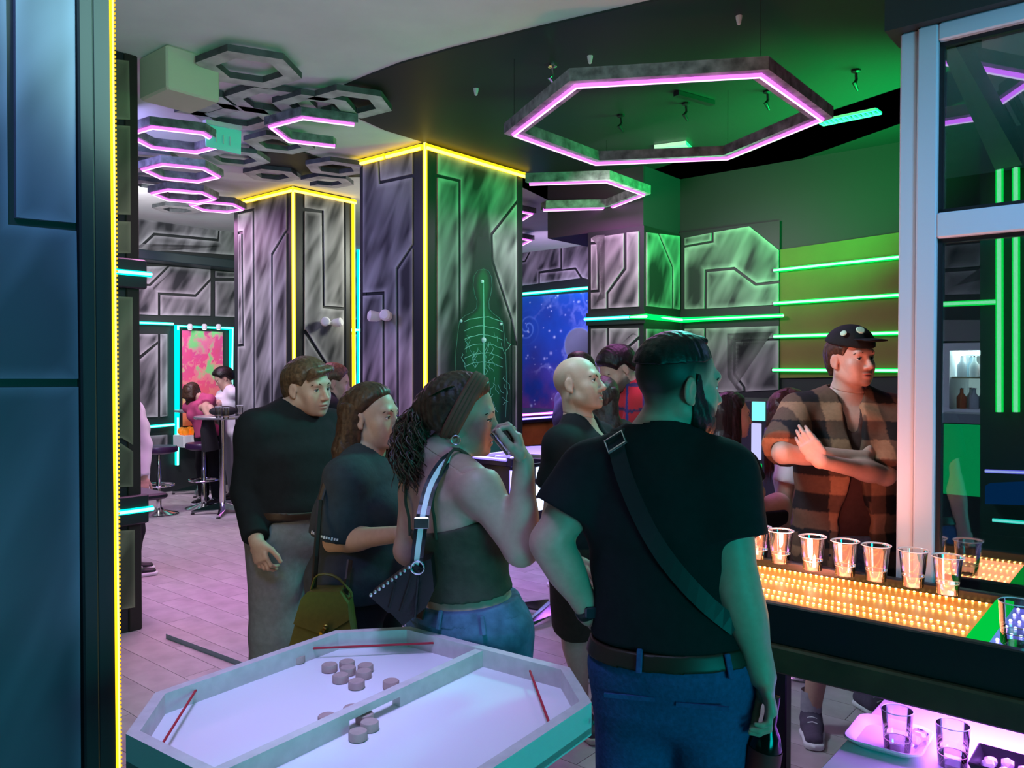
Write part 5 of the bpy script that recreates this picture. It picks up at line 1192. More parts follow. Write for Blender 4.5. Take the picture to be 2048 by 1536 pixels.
        def color(V):
            q = (V - H) @ Mi / hs; x, y, z = np.abs(q[:, 0]), q[:, 1], q[:, 2]; c = np.tile(base, (len(V), 1)) * 1.0
            near = (np.abs(q) < .14).all(1)
            lip = np.exp(-((x / .021) ** 4) - ((z + .068) / .0105) ** 4) * (y > .07) * near
            ch = np.exp(-((x - .045) / .022) ** 2 - ((z + .03) / .02) ** 2) * (y > .03) * near
            nz = np.exp(-(x / .016) ** 2 - ((z + .034) / .013) ** 2) * (y > .09) * near
            ear = (x > .072) * near
            c *= 1 - (lip[:, None] * np.array([.12, .48, .42])); c *= 1 - ch[:, None] * np.array([0, .05, .05]) - nz[:, None] * np.array([0, .12, .10]); c *= 1 - ear[:, None] * np.array([.0, .08, .08])
            if paint is not None: c = paint(c, q, near)
            return np.clip(c, 0, 1)
        s.skin_o = link_mesh('body', parts, SK, s.root, color); return s
    def eyes(s, look=(0, 0), iris=(.10, .16, .18), lid=1.0):
        for x in (-1, 1):
            c = s.head + s.M @ (np.array([x * .0315, .0735, .001]) * s.hs); r = .0128 * s.hs; n, m = 20, 14; V = []; 
            Lk = unit(s.M @ np.array([look[0], 1, look[1]])); a, b, d = frame_for(Lk); Rr = np.stack([a, b, d], 1)
            mb = MB().sphere(c, r, n, m, Rr); o = mb.build('eye', M_eye, s.root, True); me = o.data
            co = (np.concatenate(mb.v) - c) @ d / r; col = np.ones((len(co), 4), np.float32); col[:, :3] = (.72, .70, .68)
            col[co > .80, :3] = iris; col[co > .955, :3] = .01; ca = me.color_attributes.new('Col', 'FLOAT_COLOR', 'POINT'); ca.data.foreach_set('color', col.ravel())
        return s
    def brows(s, c, th=1.0, raise_=0.0, inner=0.0):
        mb = MB(); T = lambda *q: s.head + s.M @ (np.array(q) * s.hs)
        for x in (-1, 1):
            mb.tube([T(x * .013, .0915, .021 + raise_ + inner), T(x * .026, .0905, .0265 + raise_), T(x * .041, .083, .026 + raise_), T(x * .054, .071, .019 + raise_)], [.0028 * th, .0036 * th, .003 * th, .0012], 6, hint=tuple(s.M[:, 1]))
        mb.build('eyebrow', c, s.root, True); return s
    def lashes(s, c=None):
        mb = MB(); T = lambda *q: s.head + s.M @ (np.array(q) * s.hs)
        for x in (-1, 1): mb.tube([T(x * (.0315 - .0125), .0825, .003), T(x * .0315, .0885, .0062), T(x * (.0315 + .0135), .079, .002)], [.0010, .0015, .0010], 5)
        mb.build('eyelash', mat('lash', (.012, .01, .01), .6), s.root); return s
    def garment(s, name, prims, m, grow=.012, clips=(), wr=None, h=None, color=None, relax=1):
        return link_mesh(name, [field_mesh(prims, h or s.h * 1.15, grow, clips, wr, relax=relax)], m, s.root, color)
    def top(s, name, m, sleeve=.55, hem=0.0, grow=.013, neck='crew', wr=.0022, seed=1, extra=(), loose=0.0, color=None, nr=.070, ncol=None, clipx=(), slk=.012):
        hemc = s.pel + s.U * s.T * hem; ct = (halfspace(hemc, -UZ * .6 - s.U * .4),) + tuple(clipx)
        P = [econe(a[0], b[0], a[1] + loose * (1 - i / 7), a[2] + loose * (1 - i / 7), b[1] + loose * (1 - (i + 1) / 7), b[2] + loose * (1 - (i + 1) / 7), a[3] + b[3], .035, cuts=ct) for i, (a, b) in enumerate(zip(s.sec[:-1], s.sec[1:]))]
        P += [p for p in s.torso[len(s.sec) - 1:]] + s.trap + s.delt + list(extra)
        for sd, (S, el, wr_, up, fo) in s.arms.items():
            k = s.ak
            if sleeve <= 1.0:
                e = S + (el - S) * sleeve; P.append(cone(S - s.U * .01, e, .057 * k + slk * .2, (.050 * k + slk), .03, cuts=(halfspace(e, el - S),)))
            else:
                t = sleeve - 1; e = el + (wr_ - el) * t; P.append(cone(S - s.U * .01, el, .055 * k, .046 * k, .03)); P.append(cone(el, e, .046 * k, .046 * k + (.031 - .046) * t * k + .002, .022, cuts=(halfspace(e, wr_ - el),)))
        nk = s.neck + s.U * .03 + s.Fw * .012
        if neck == 'crew': P.append(cone(nk - s.U * .005, nk + s.U * .14, nr, nr * 1.4, .006, sub=True))
        elif neck == 'v': P.append(cone(nk, nk + s.U * .14, nr, nr * 1.4, .006, sub=True)); P.append(cone(s.neck + s.Fw * .11 - s.U * .10, nk + s.U * .03 + s.Fw * .05, .022, nr * .8, .006, sub=True))
        return s.garment(name, P, m, grow, (), wrk(wr, seed) if wr else None, color=color)
    def trousers(s, name, m, grow=.012, waist=.22, length=1.0, wr=.002, seed=3, thick=0.0, color=None):
        P = list(s.torso[:3])
        for sd, (Hh, kn, an, th, cf, toe) in s.legs.items():
            k = s.g; end = kn + (an - kn) * max(0, length); t = thick
            if length > .3: P += [cone(Hh, kn, .090 * k + t * .3, .062 * k + t, .04), cone(kn, end, .062 * k + t, .052 * k + t * 1.2, .03, cuts=(halfspace(end, an - kn),))]
            else: P += [cone(Hh, end, .092 * k + t * .3, .070 * k + t, .04, cuts=(halfspace(end, kn - Hh),))]
        return s.garment(name, P, m, grow, [halfspace(s.pel + s.U * s.T * waist, s.U)], wrk(wr, seed, 12, 16) if wr else None, color=color)
    def belt(s, m, fr=.19, hgt=.034, grow=.021, bm=None, bz=None):
        c = s.pel + s.U * s.T * fr
        s.garment('belt', s.torso[:4], m, grow, [halfspace(c + s.U * hgt / 2, s.U), halfspace(c - s.U * hgt / 2, -s.U)], h=min(s.h, .006))
        if bm is not None:
            p = c + s.Fw * (s.sec[2][2] + grow + .004) if bz is None else np.array(bz)
            MB().box(p, (.045, .008, .036), np.stack([s.R, s.Fw, s.U], 1), .003).build('belt_buckle', bm, s.root)
        return s
    def shoes(s, m, sole, size=1.0):
        for sd, (Hh, kn, an, th, cf, toe) in s.legs.items():
            t = unit(np.array([toe[0], toe[1], 0])); sd_ = np.cross(t, UZ); a = np.array([an[0], an[1], 0]); z = max(an[2] - .085, 0); a = a + UZ * z
            P = [econe(a - t * .05 + UZ * .045, a + t * .06 + UZ * .05, .038, .036, .042, .035, sd_, .02), econe(a + t * .05 + UZ * .042, a + t * .17 * size + UZ * .035, .044, .034, .036, .022, sd_, .025), cone(a + UZ * .06, a + UZ * .105, .044, .043, .03)]
            o = s.garment('shoe', P, m, 0, [halfspace(a + UZ * .018, -UZ), halfspace(a + UZ * .115, UZ)], h=min(s.h, .006))
            P = [econe(a - t * .05 + UZ * .02, a + t * .07 + UZ * .02, .041, .03, .043, .03, sd_, .02), econe(a + t * .06 + UZ * .02, a + t * .175 * size + UZ * .02, .047, .03, .040, .03, sd_, .02)]
            s.garment('sole', P, sole, 0.002, [halfspace(a + UZ * .001, -UZ), halfspace(a + UZ * .03, UZ)], h=min(s.h, .006)).parent = o
            so = o.children[0]; so.location = (0, 0, 0)
            for i in range(3):
                q = a + t * (.035 + .025 * i) + UZ * (.094 - .011 * i); MB().tube([q - sd_ * .02, q + UZ * .006, q + sd_ * .02], .003, 5).build('lace', sole, o).location = tuple(-(origin_of(o) - origin_of(s.root)))
        return s
    def hair(s, m, line, grow=.014, extra=(), wr=.003, name='hair', fx=120, clipx=(), h=None, taper=.03, tpow=.6):
        """hair shell over the skull, kept where it lies above the hairline given as (forward, height) pairs in head units"""
        ys, zs = zip(*line); H, Mi, hs = s.head, s.M, s.hs
        def clip(X, Y, Z):
            x, y, z = X - H[0], Y - H[1], Z - H[2]; lf = (x * Mi[0, 1] + y * Mi[1, 1] + z * Mi[2, 1]) / hs; lu = (x * Mi[0, 2] + y * Mi[1, 2] + z * Mi[2, 2]) / hs
            return (np.interp(lf, ys, zs) - lu) * hs
        P = [ell(H + Mi @ (np.array([0, -.010, .030]) * hs), np.array([.0755, .098, .088]) * hs, Mi, .02), cone(H + Mi @ (np.array([0, -.06, .02]) * hs), H + Mi @ (np.array([0, -.052, -.06]) * hs), .058 * hs, .05 * hs, .03)]
        def wv(X, Y, Z): return .45 * wr * (np.sin(fx * 2 * X + 20 * Z + 2 * np.sin(40 * Y)) * np.sin(fx * 1.8 * Y + 15 * Z) + .6 * np.sin(fx * 2.3 * (X + Y) + 20 * Z))
        def w(X, Y, Z): return wv(X, Y, Z) + grow * hs * (1 - np.clip(-clip(X, Y, Z) / hs / taper, 0, 1) ** tpow)
        V = [field_mesh(P, h or max(s.h * .6, .0035), grow * hs, [clip] + list(clipx), w)]
        if extra: V.append(field_mesh(list(extra), max(s.h * .7, .004), 0, (), wv))
        return link_mesh(name, V, m, s.root)
    def sd(s, q, trunk=True):
        f = .5
        for pr in s.torso + s.trap + s.delt:
            v = float(pr.fn(q[0], q[1], q[2])); t = min(max(.5 + .5 * (f - v) / pr.k, 0), 1); f = f * (1 - t) + v * t - pr.k * t * (1 - t)
        return f
    def surf(s, q, d, off):
        q = np.array(q, float); d = unit(d)
        for _ in range(60):
            v = s.sd(q) - off
            if abs(v) < .001: break
            q = q - d * min(max(v, -.04), .04) * .8
        g = np.array([s.sd(q + e) - s.sd(q - e) for e in np.eye(3) * .006]); return q, unit(g)
    def HL(s, x, y, z): return s.head + s.M @ (np.array([x, y, z]) * s.hs)
    def stubble(s, m, grow=.004, region=None, name='beard', wr=.0015):
        H, Mi, hs = s.head, s.M, s.hs
        def clip(X, Y, Z):
            x, y, z = X - H[0], Y - H[1], Z - H[2]; L = [(x * Mi[0, i] + y * Mi[1, i] + z * Mi[2, i]) / hs for i in range(3)]; return region(np.abs(L[0]), L[1], L[2]) * hs
        def w(X, Y, Z): return wr * np.sin(210 * X + 60 * Z) * np.sin(190 * Y + 80 * Z)
        P = [p for p in s.headp if not p.sub]
        return link_mesh(name, [field_mesh(P[:8], max(s.h * .55, .003), grow, [clip], w, box=(H - .16, H + .16))], m, s.root)
def strands(mb, paths, r=.004, n=5):
    for p in paths:
        p = np.array(p); k = len(p); mb.tube(p, np.concatenate([[r * .6], np.full(k - 2, r), [r * .15]]), n)
    return mb
def smoothpath(pts, n=12):
    P = np.array(pts, float); m = len(P); out = []; P = np.concatenate([[2 * P[0] - P[1]], P, [2 * P[-1] - P[-2]]])
    for t in np.linspace(0, m - 1 - 1e-6, n):
        i = int(t); f = t - i; a, b, c, d = P[i:i + 4]; out.append(.5 * ((2 * b) + (c - a) * f + (2 * a - 5 * b + 4 * c - d) * f * f + (3 * b - a - 3 * c + d) * f ** 3))
    return np.array(out)
def down(px, py, D): return at(px, py, D)
# ================================================================== the people
BLK = cloth('black_cotton', (.011, .012, .014)); BRN = hair_mat('brown_hair', (.05, .025, .014)); DKB = hair_mat('dark_hair', (.012, .008, .007)); LBR = hair_mat('light_brown_hair', (.10, .052, .028)); RBR = hair_mat('red_brown_hair', (.055, .016, .014))
LEA = mat('brown_leather', (.035, .016, .010), .45); GOLD = mat('gold_metal', (.9, .62, .2), .2, 1.0); SILV = mat('silver_metal', (.8, .8, .82), .22, 1.0)
SHORT = [(-.12, -.075), (-.07, -.07), (-.045, -.035), (-.03, .012), (.005, .022), (.03, .012), (.045, .04), (.062, .066), (.085, .080), (.1, .09)]

# --- man in the black long sleeved shirt, left
def left_man():
    D = 3.45; p = Person('young man in a black long sleeved shirt and grey trousers')
    p.setup(at(588, 1062, D), at(592, 836, D + .02), at(617, 775, D), 128, 122, -6, 4, fem=False, g=1.14, D=D, sh=.205, belly=.05, hs=1.02)
    p.arm(1, at(494, 985, D - .10), at(513, 1082, D - .26), at(522, 1122, D - .28) - at(513, 1082, D - .26), az(30), curl=(30, 40, 25), spread=1)
    p.arm(-1, at(668, 990, D + .12), at(660, 1085, D), hand=True, curl=(25, 35, 25))
    p.stand(.12, 1.1)
    def paint(c, q, near):
        x, y, z = np.abs(q[:, 0]), q[:, 1], q[:, 2]; b = near * (y > .0) * np.clip(1 - ((z + .095) / .055) ** 2, 0, 1) * np.clip((y + .01) / .03, 0, 1) * .35
        return c * (1 - b[:, None] * np.array([.55, .7, .75]))
    p.body(paint).eyes((.25, -.12)).brows(BRN, 1.25).lashes()
    p.hair(LBR, SHORT, .016, extra=[econe(p.HL(-.045, .07, .085), p.HL(.05, .085, .075), .03, .018, .026, .016, p.M[:, 1], .02), econe(p.HL(.05, .082, .078), p.HL(.066, .062, .045), .016, .012, .010, .008, p.M[:, 1], .02)])
    p.top('shirt', BLK, 1.93, .17, .014, 'crew', .003, 4, nr=.062, loose=.012)
    col = p.neck + p.U * .045; p.garment('collar', [cone(p.neck - p.U * .03, p.head + p.M @ np.array([0, -.02, -.1]), .077, .070, .02)], BLK, .004, [halfspace(p.neck + p.U * .062 - p.Fw * .01, p.U + p.Fw * -.35), halfspace(p.neck + p.U * .0, -p.U)])
    p.trousers('trousers', cloth('grey_cotton', (.20, .21, .22), bump=.2), .012, .2, 1.0, .003, thick=.02)
    p.belt(LEA, .185, .036, .026, SILV)
    p.shoes(BLK, M_bl)
    return p
left_man()

# --- long haired woman in the dark oversized tee
def tee_woman():
    D = 2.85; p = Person('long haired woman in a dark oversized tee standing beside the drinking woman')
    p.setup(at(728, 1150, D), at(738, 925, D), at(744, 834, D), 105, 108, 0, 0, fem=True, g=1.08, D=D, sh=.165, skin=(.50, .315, .24), hs=1.02)
    p.arm(1, at(672, 1082, D - .14), at(800, 1068, D - .30), az(85), UZ * -1, curl=(25, 30, 20))
    p.arm(-1, at(770, 1080, D + .18), at(822, 1062, D - .02), az(100), -UZ, curl=(25, 30, 20))
    p.stand(.09)
    p.body().eyes((.12, -.02), (.16, .15, .12)).brows(BRN, .8).lashes()
    L = [(-.12, -.12), (-.03, -.12), (-.02, .0), (.015, .03), (.045, .062), (.07, .085), (.1, .1)]
    H = p.HL
    ex = [econe(H(0, -.075, .03), H(0, -.085, -.14), .074, .045, .085, .038, p.M[:, 0], .04), econe(H(0, -.085, -.12), H(.0, -.09, -.27), .085, .038, .055, .022, p.M[:, 0], .04),
          econe(H(.066, -.035, .04), H(.078, -.055, -.12), .022, .036, .022, .04, p.M[:, 0], .03),
          econe(H(-.062, .015, .05), H(-.075, .02, -.13), .02, .035, .022, .04, p.M[:, 0], .03), econe(H(-.075, .02, -.12), H(-.06, .07, -.30), .024, .045, .02, .032, p.M[:, 0], .03), econe(H(-.06, .07, -.29), H(-.05, .085, -.42), .02, .032, .008, .012, p.M[:, 0], .03)]
    p.hair(BRN, L, .013, ex, .0025)
    mb = MB(); r = np.random.default_rng(3); ps = []
    for i in range(260):
        a = r.uniform(-1.15, 1.15); x = .082 * sin(a); y = -.03 - .085 * cos(a); ps.append(smoothpath([H(x * .3, y * .2 - .01, .128), H(x * .85, y * .85, .09), H(x * 1.08, y * 1.05, .0), H(x * 1.1, y * 1.12, -.14), H(x * .8 + r.normal() * .01, y * 1.12 + r.normal() * .008, -.27 + r.normal() * .025)], 9))
    for i in range(110):
        y = r.uniform(-.02, .06); ps.append(smoothpath([H(-.03, y * .5, .115), H(-.08, y, .04), H(-.092, y + .01, -.12), H(-.078, y * .5 + .06, -.28), H(-.055 + r.normal() * .01, .09 + r.normal() * .012, -.42 + r.normal() * .02)], 9))
    strands(mb, ps, .0021, 4).build('hair_strands', BRN, p.root, True)['kind'] = 'stuff'
    p.top('tee', cloth('charcoal_cotton', (.035, .042, .052), bump=.2), .92, -.12, .016, 'crew', .004, 8, loose=.035, slk=.034, nr=.066)
    S, el = p.SR, p.arms[1][1]; e = S + (el - S) * .82; ad = unit(el - S); u = unit(az(188) - (az(188) @ ad) * ad); b_ = np.cross(ad, u); b_ = b_ * np.sign(b_[0]); mb = MB()
    r0_ = .050 * p.ak + .034 + .016 + .004
    for k in range(12):
        ang = (k - 5.5) * .085 - .12; dd = u * cos(ang) + b_ * sin(ang); mb.box(e + dd * r0_, (.0055, .003, .007 if k % 3 else .010), np.stack([b_ * cos(ang) - u * sin(ang), dd, ad], 1))
    o = mb.build('sleeve_print', mat('white_print', (.7, .7, .75), .6), p.root); o['kind'] = 'stuff'
    p.trousers('trousers', cloth('black_denim', (.012, .013, .016)), .012, .1, 1.0, .002); p.shoes(BLK, M_wht)
    # olive hand bag with a shoulder strap
    b0 = at(648, 1292, D - .28); t = thing('hand_bag', 'olive green flap bag with gold clasp at the hip of the long haired woman', 'bag', b0)
    M_ol = mat('olive_leather', (.115, .10, .018), .42, noise=.1, nscale=60, bump=.08); X = np.array([1, 0, 0.0])
    o_ = lambda dx, dz, dy=0.0: b0 + np.array([dx, dy, dz])
    out = [(-.105, 0), (-.10, -.01), (.09, -.01), (.105, .0), (.085, .15), (.06, .185), (-.035, .185), (-.06, .165)]
    MB().prism([o_(a, z, -.045) for a, z in out], np.array([0, 1.0, 0]), .09).build('bag_body', M_ol, t)
    MB().prism([o_(a, z, -.052) for a, z in ((-.06, .168), (-.04, .19), (.062, .19), (.088, .152), (.092, .10), (.012, .052), (-.085, .088))], np.array([0, 1.0, 0]), .008).build('flap', M_ol, t)
    c = MB().lathe([(.001, .012), (.012, .01), (.014, 0)], o_(.012, .060, -.053), 12, np.stack(frame_for((0, -1, 0)), 1)).build('clasp', GOLD, t); MB().sphere(o_(.02, .082, -.058), .009, 10, 6).build('clasp_knob', GOLD, t)
    MB().tube(smoothpath([o_(-.04, .185), o_(-.02, .23), o_(.04, .225), o_(.09, .17), o_(.075, .15)], 12), .008, 6, flat=.5).build('top_handle', M_ol, t)
    for (a, b) in (((627, 1185), (640, 1000)), ((688, 1215), (700, 1120))):
        MB().tube(smoothpath([at(*a, D - .26), (at(*a, D - .26) + at(*b, D - .3)) / 2, at(*b, D - .24)], 6), .010, 6, flat=.35).build('shoulder_strap', LEA, t); MB().tube([at(*a, D - .26) + np.array([.012 * cos(q), 0, .012 * sin(q) - .01]) for q in np.linspace(0, 6.28, 13)[:-1]], .0025, 6, True).build('strap_ring', SILV, t)
    MB().tube(smoothpath([at(640, 1000, D - .24), at(664, 930, D - .17), at(700, 905, D - .10), at(728, 915, D)], 8), .010, 6, flat=.35).build('shoulder_strap', LEA, t)
    return p
tee_woman()

# --- drinking woman with the headband
def drink_woman():
    D = 2.32; p = Person('woman with a brown headband in an olive camisole drinking from a small glass')
    p.setup(at(942, 1245, D), at(893, 938, D), at(926, 832, D - .02), 62, 93, -6, 5, paz=50, fem=True, g=1.10, D=D, sh=.165, skin=(.50, .315, .24), hs=1.0, armg=1.05, shr=at(958, 968, D - .15), shl=at(838, 968, D + .06), drop=.05)
    wr = at(1047, 925, D - .20); el = at(1042, 1098, D - .22)
    p.arm(1, el, wr, az(300) * .25 + UZ * 1.0 + az(180) * .05, az(270), curl=((35, 50, 30), (38, 52, 30), (30, 45, 25), (18, 30, 20)), thumb=(30, 45), tcurl=25)
    p.arm(-1, at(818, 1100, D + .08), at(905, 1120, D + .26), az(90), -UZ, curl=(30, 45, 30))
    p.stand(.10, 1.05)
    p.body().eyes((.0, -.35), (.05, .04, .03)).brows(DKB, .8).lashes()
    MB().tube([p.HL(x * 1.0, .0885, .0005) for x in (.019, .0315, .045)], .0016, 5).build('eyeliner', mat('lash', (.012, .01, .01), .6), p.root)
    H = p.HL
    L = [(-.12, -.05), (-.05, -.045), (-.03, .0), (.0, .03), (.03, .045), (.055, .07), (.075, .085), (.1, .1)]
    p.hair(BRN, L, .019, [ell(H(0, -.10, .02), (.05, .045, .055), p.M, .03), cone(H(0, -.12, .01), H(-.0, -.140, -.09), .030, .028, .03), cone(H(0, -.140, -.09), H(.0, -.135, -.16), .028, .010, .03)], .004)
    mb = MB(); r = np.random.default_rng(9); ps = []
    for i in range(380):                                             # curls of the pony tail
        a = r.uniform(0, 6.28); R_ = r.uniform(.006, .060); L_ = r.uniform(.14, .27); f = r.uniform(14, 26); ph = r.uniform(0, 6.28); pts = []
        for k in range(22):
            u = k / 21; w_ = R_ * (.5 + .9 * sin(min(u * 2.6, 1.57))) ; c = np.array([w_ * cos(a), -.125 - .03 * sin(u * 3) + w_ * sin(a) * .7, .02 - L_ * u]); pts.append(H(c[0] + .009 * cos(f * u + ph), c[1] + .009 * sin(f * u + ph), c[2]))
        ps.append(pts)
    for i in range(150):
        a = r.uniform(-1.3, 1.3); ps.append(smoothpath([H(.07 * sin(a), .04 - .05 * abs(a), .112 - .02 * abs(sin(a))), H(.085 * sin(a), -.04, .095), H(.075 * sin(a), -.095, .06), H(.02 * sin(a), -.12, .02)], 8))
    strands(mb, ps, .0017, 4).build('hair_strands', hair_mat('curl_brown', (.075, .036, .020)), p.root, True)['kind'] = 'stuff'
    # headband: wide wrinkled ring over the skull
    hb = MB(); c0 = np.array([0, -.010, .030]); rr_ = np.array([.0755, .098, .088]) + .0195
    for j in range(4):
        q = []; nrm = unit(np.array([0, 1.0, -.42])); pc = np.array([0, .016 + (j - 1.5) * .0125, .06]); ux = np.array([1.0, 0, 0]); uv_ = np.cross(nrm, ux)
        for k in range(44):
            t = 2 * pi * k / 44; dr_ = ux * cos(t) + uv_ * sin(t); o = (pc - c0) / rr_; dd = dr_ / rr_
            A_2, B_2, C_2 = dd @ dd, 2 * o @ dd, o @ o - 1; tt = (-B_2 + sqrt(max(B_2 * B_2 - 4 * A_2 * C_2, 0))) / (2 * A_2); v = pc + dr_ * tt
            q.append(H(*v))
        hb.tube(q, .0085, 7, True, hint=tuple(p.M[:, 1]))
    hb.build('headband', cloth('brown_headband', (.16, .07, .045), bump=.4, ns=25), p.root, True)
    MB().tube([H(.080, -.006, -.048) + .013 * (p.M[:, 1] * cos(a) + p.M[:, 2] * sin(a)) - p.M[:, 2] * .012 for a in np.linspace(0, 6.28, 17)[:-1]], .0022, 6, True).build('earring', SILV, p.root)
    # camisole and straps
    topc = p.pel + p.U * p.T * .60
    M_c = cloth('olive_jersey', (.055, .060, .040), bump=.25)
    P = list(p.torso)
    p.garment('camisole', P, M_c, .010, [halfspace(p.pel + p.U * p.T * .655 - p.Fw * .1, p.U - p.Fw * .18), halfspace(p.pel + p.U * p.T * .215, -p.U)], wrk(.0028, 5, 10, 34))
    mb = MB()
    for sd in (1, -1):
        q = [p.surf(x, n_, .011)[0] for x, n_ in ((p.pel + p.U * p.T * .62 + p.R * (sd * .075 + .022) * 1.0 + p.R * 0 * .07 - p.Fw * .2, -p.Fw), (p.pel + p.U * p.T * .74 + p.R * (sd * .075 + .022) * 1.0 + p.R * 0 * .08 - p.Fw * .2, -p.Fw), (p.pel + p.U * p.T * .86 + p.R * (sd * .075 + .022) * 1.0 + p.R * 0 * .09 - p.Fw * .2, -p.Fw),
             (p.neck + p.R * (sd * .095 + .015) - p.Fw * .12 + p.U * .06, p.U * .6 - p.Fw), (p.neck + p.R * sd * .105 + p.U * .12, p.U), (p.neck + p.R * sd * .10 + p.Fw * .15, p.Fw + p.U * .5))]; q = smoothpath(q, 22)
        mb = MB().tube(q, .0048, 6); mb.build('camisole_strap', M_c, p.root, True)
    M_j = cloth('blue_denim', (.085, .17, .27), .8, .3, 26, .25)
    p.trousers('jeans', M_j, .014, .17, 1.0, .0025, 6, .012)
    c = p.pel + p.U * p.T * .17; bk = lambda a, z, o=.134: c + (-p.Fw * cos(radians(a)) + p.R * sin(radians(a)) * 1.28) * o * 1.04 - p.U * z
    p.garment('waistband', p.torso[:3], M_j, .018, [halfspace(c + p.U * .002, p.U), halfspace(c - p.U * .036, -p.U)], h=.0055)
    def on(a, z, off):
        dr = -p.FP * cos(radians(a)) + p.RP * sin(radians(a)); q, n_ = p.surf(c - p.U * z + dr * .30, dr, off); sx = unit(np.cross(p.U, n_)); return q, np.stack([sx, n_, np.cross(n_, sx) * -1], 1)
    q, R_ = on(-6, .020, .026); MB().box(q, (.055, .006, .034), R_, .002).build('leather_patch', LEA, p.root)
    for a in (-62, 26, 64): q, R_ = on(a, .020, .025); MB().box(q, (.012, .008, .052), R_, .002).build('belt_loop', M_j, p.root)
    for a0 in (-32, 36):
        q_ = [on(a, z, .021)[0] for a, z in ((a0 - 17, .095), (a0 + 17, .090), (a0 + 16, .16), (a0, .178), (a0 - 16, .165), (a0 - 17, .095))]
        MB().tube(q_, .0024, 5).build('pocket_seam', mat('seam_blue', (.16, .26, .36), .7), p.root)
    p.shoes(M_wht, M_wht)
    # the small glass in her hand
    g0 = at(1013, 884, D - .19); ax = unit(np.array([-.55, .1, .75])); R_ = np.stack(frame_for(ax), 1)
    t = thing('shot_glass', 'small glass with a dark drink held at the mouth of the woman with the headband', 'glass', g0)
    MB().lathe([(.001, 0), (.021, 0), (.022, .006), (.026, .072), (.0245, .072), (.020, .008)], g0 - ax * .03, 20, R_, cap=False).build('glass_body', glassy('shot_glass', (.85, .88, .9), .14), t, True)
    MB().lathe([(.001, .006), (.0195, .006), (.0215, .03), (.001, .03)], g0 - ax * .03, 18, R_, cap=False).build('drink', mat('dark_drink', (.03, .012, .012), .15), t, True)
    # black leather bag with a striped strap
    b0 = at(800, 1215, D - .16); t = thing('shoulder_bag', 'black studded leather bag on a white striped strap beside the drinking woman', 'bag', b0 - UZ * .1)
    bl = mat('black_leather', (.010, .010, .011), .33, bump=.1, nscale=50); a_ = lambda px, py, d=0.0: at(px, py, D - .16 + d)
    body = [(740, 1192), (828, 1128), (862, 1118), (868, 1180), (852, 1215), (806, 1252), (780, 1225)]
    MB().prism([a_(x, y, -.035) for x, y in body], np.array([0, 1, 0.0]), .08).build('bag_body', bl, t)
    MB().prism([a_(x, y, -.05) for x, y in ((738, 1192), (828, 1127), (850, 1140), (812, 1226), (776, 1226))], np.array([0, 1, 0.0]), .014).build('flap', bl, t)
    for (x0, y0, x1, y1) in ((826, 1140, 800, 1222), (838, 1140, 830, 1235), (790, 1165, 778, 1215)): MB().tube([a_(x0, y0, -.052), a_(x1, y1, -.052)], .004, 5).build('pleat', bl, t)
    for k in range(11):
        u = k / 10; MB().sphere(a_(742 + 84 * u, 1190 - 61 * u, -.052), .0055, 8, 5).build('stud', SILV, t)
    MB().tube([a_(835 + 13 * cos(q), 1135 + 13 * sin(q), -.056) for q in np.linspace(0, 6.28, 17)[:-1]], .0026, 6, True).build('ring', SILV, t)
    S3 = [a_(833, 1128, -.04), a_(838, 1085, -.06), a_(846, 1030, -.05), a_(862, 970, .02), a_(890, 925, .05), a_(918, 911, .09), a_(938, 917, .16)]
    P_ = smoothpath(S3, 22)
    def ribbon(off, w_, m, nm):
        mb = MB(); V = []
        for i, q in enumerate(P_):
            tg = unit(P_[min(i + 1, 21)] - P_[max(i - 1, 0)]); sdv = unit(np.cross(tg, np.array([0, -1, .25]))); nn = np.cross(sdv, tg); nn = nn * np.sign(nn @ np.array([0, -1, .3]))
            for s_ in (-1, 1):
                for z in (0, .003): V.append(q + sdv * (off + s_ * w_ / 2) + nn * (z + (.001 if nm != 'strap' else 0)))
        F = []
        for i in range(21):
            b = i * 4; F += [(b, b + 1, b + 5, b + 4), (b + 3, b + 2, b + 6, b + 7), (b + 1, b + 3, b + 7, b + 5), (b + 2, b, b + 4, b + 6)]
        mb.add(V, F); mb.build(nm, m, t)
    ribbon(0, .034, bl, 'strap'); ribbon(0, .014, mat('white_stripe', (.75, .78, .78), .6), 'strap_stripe')
    MB().box(a_(843, 1046, -.075), (.040, .006, .03), np.eye(3), .002).build('strap_buckle', SILV, t)
    return p
drink_woman()

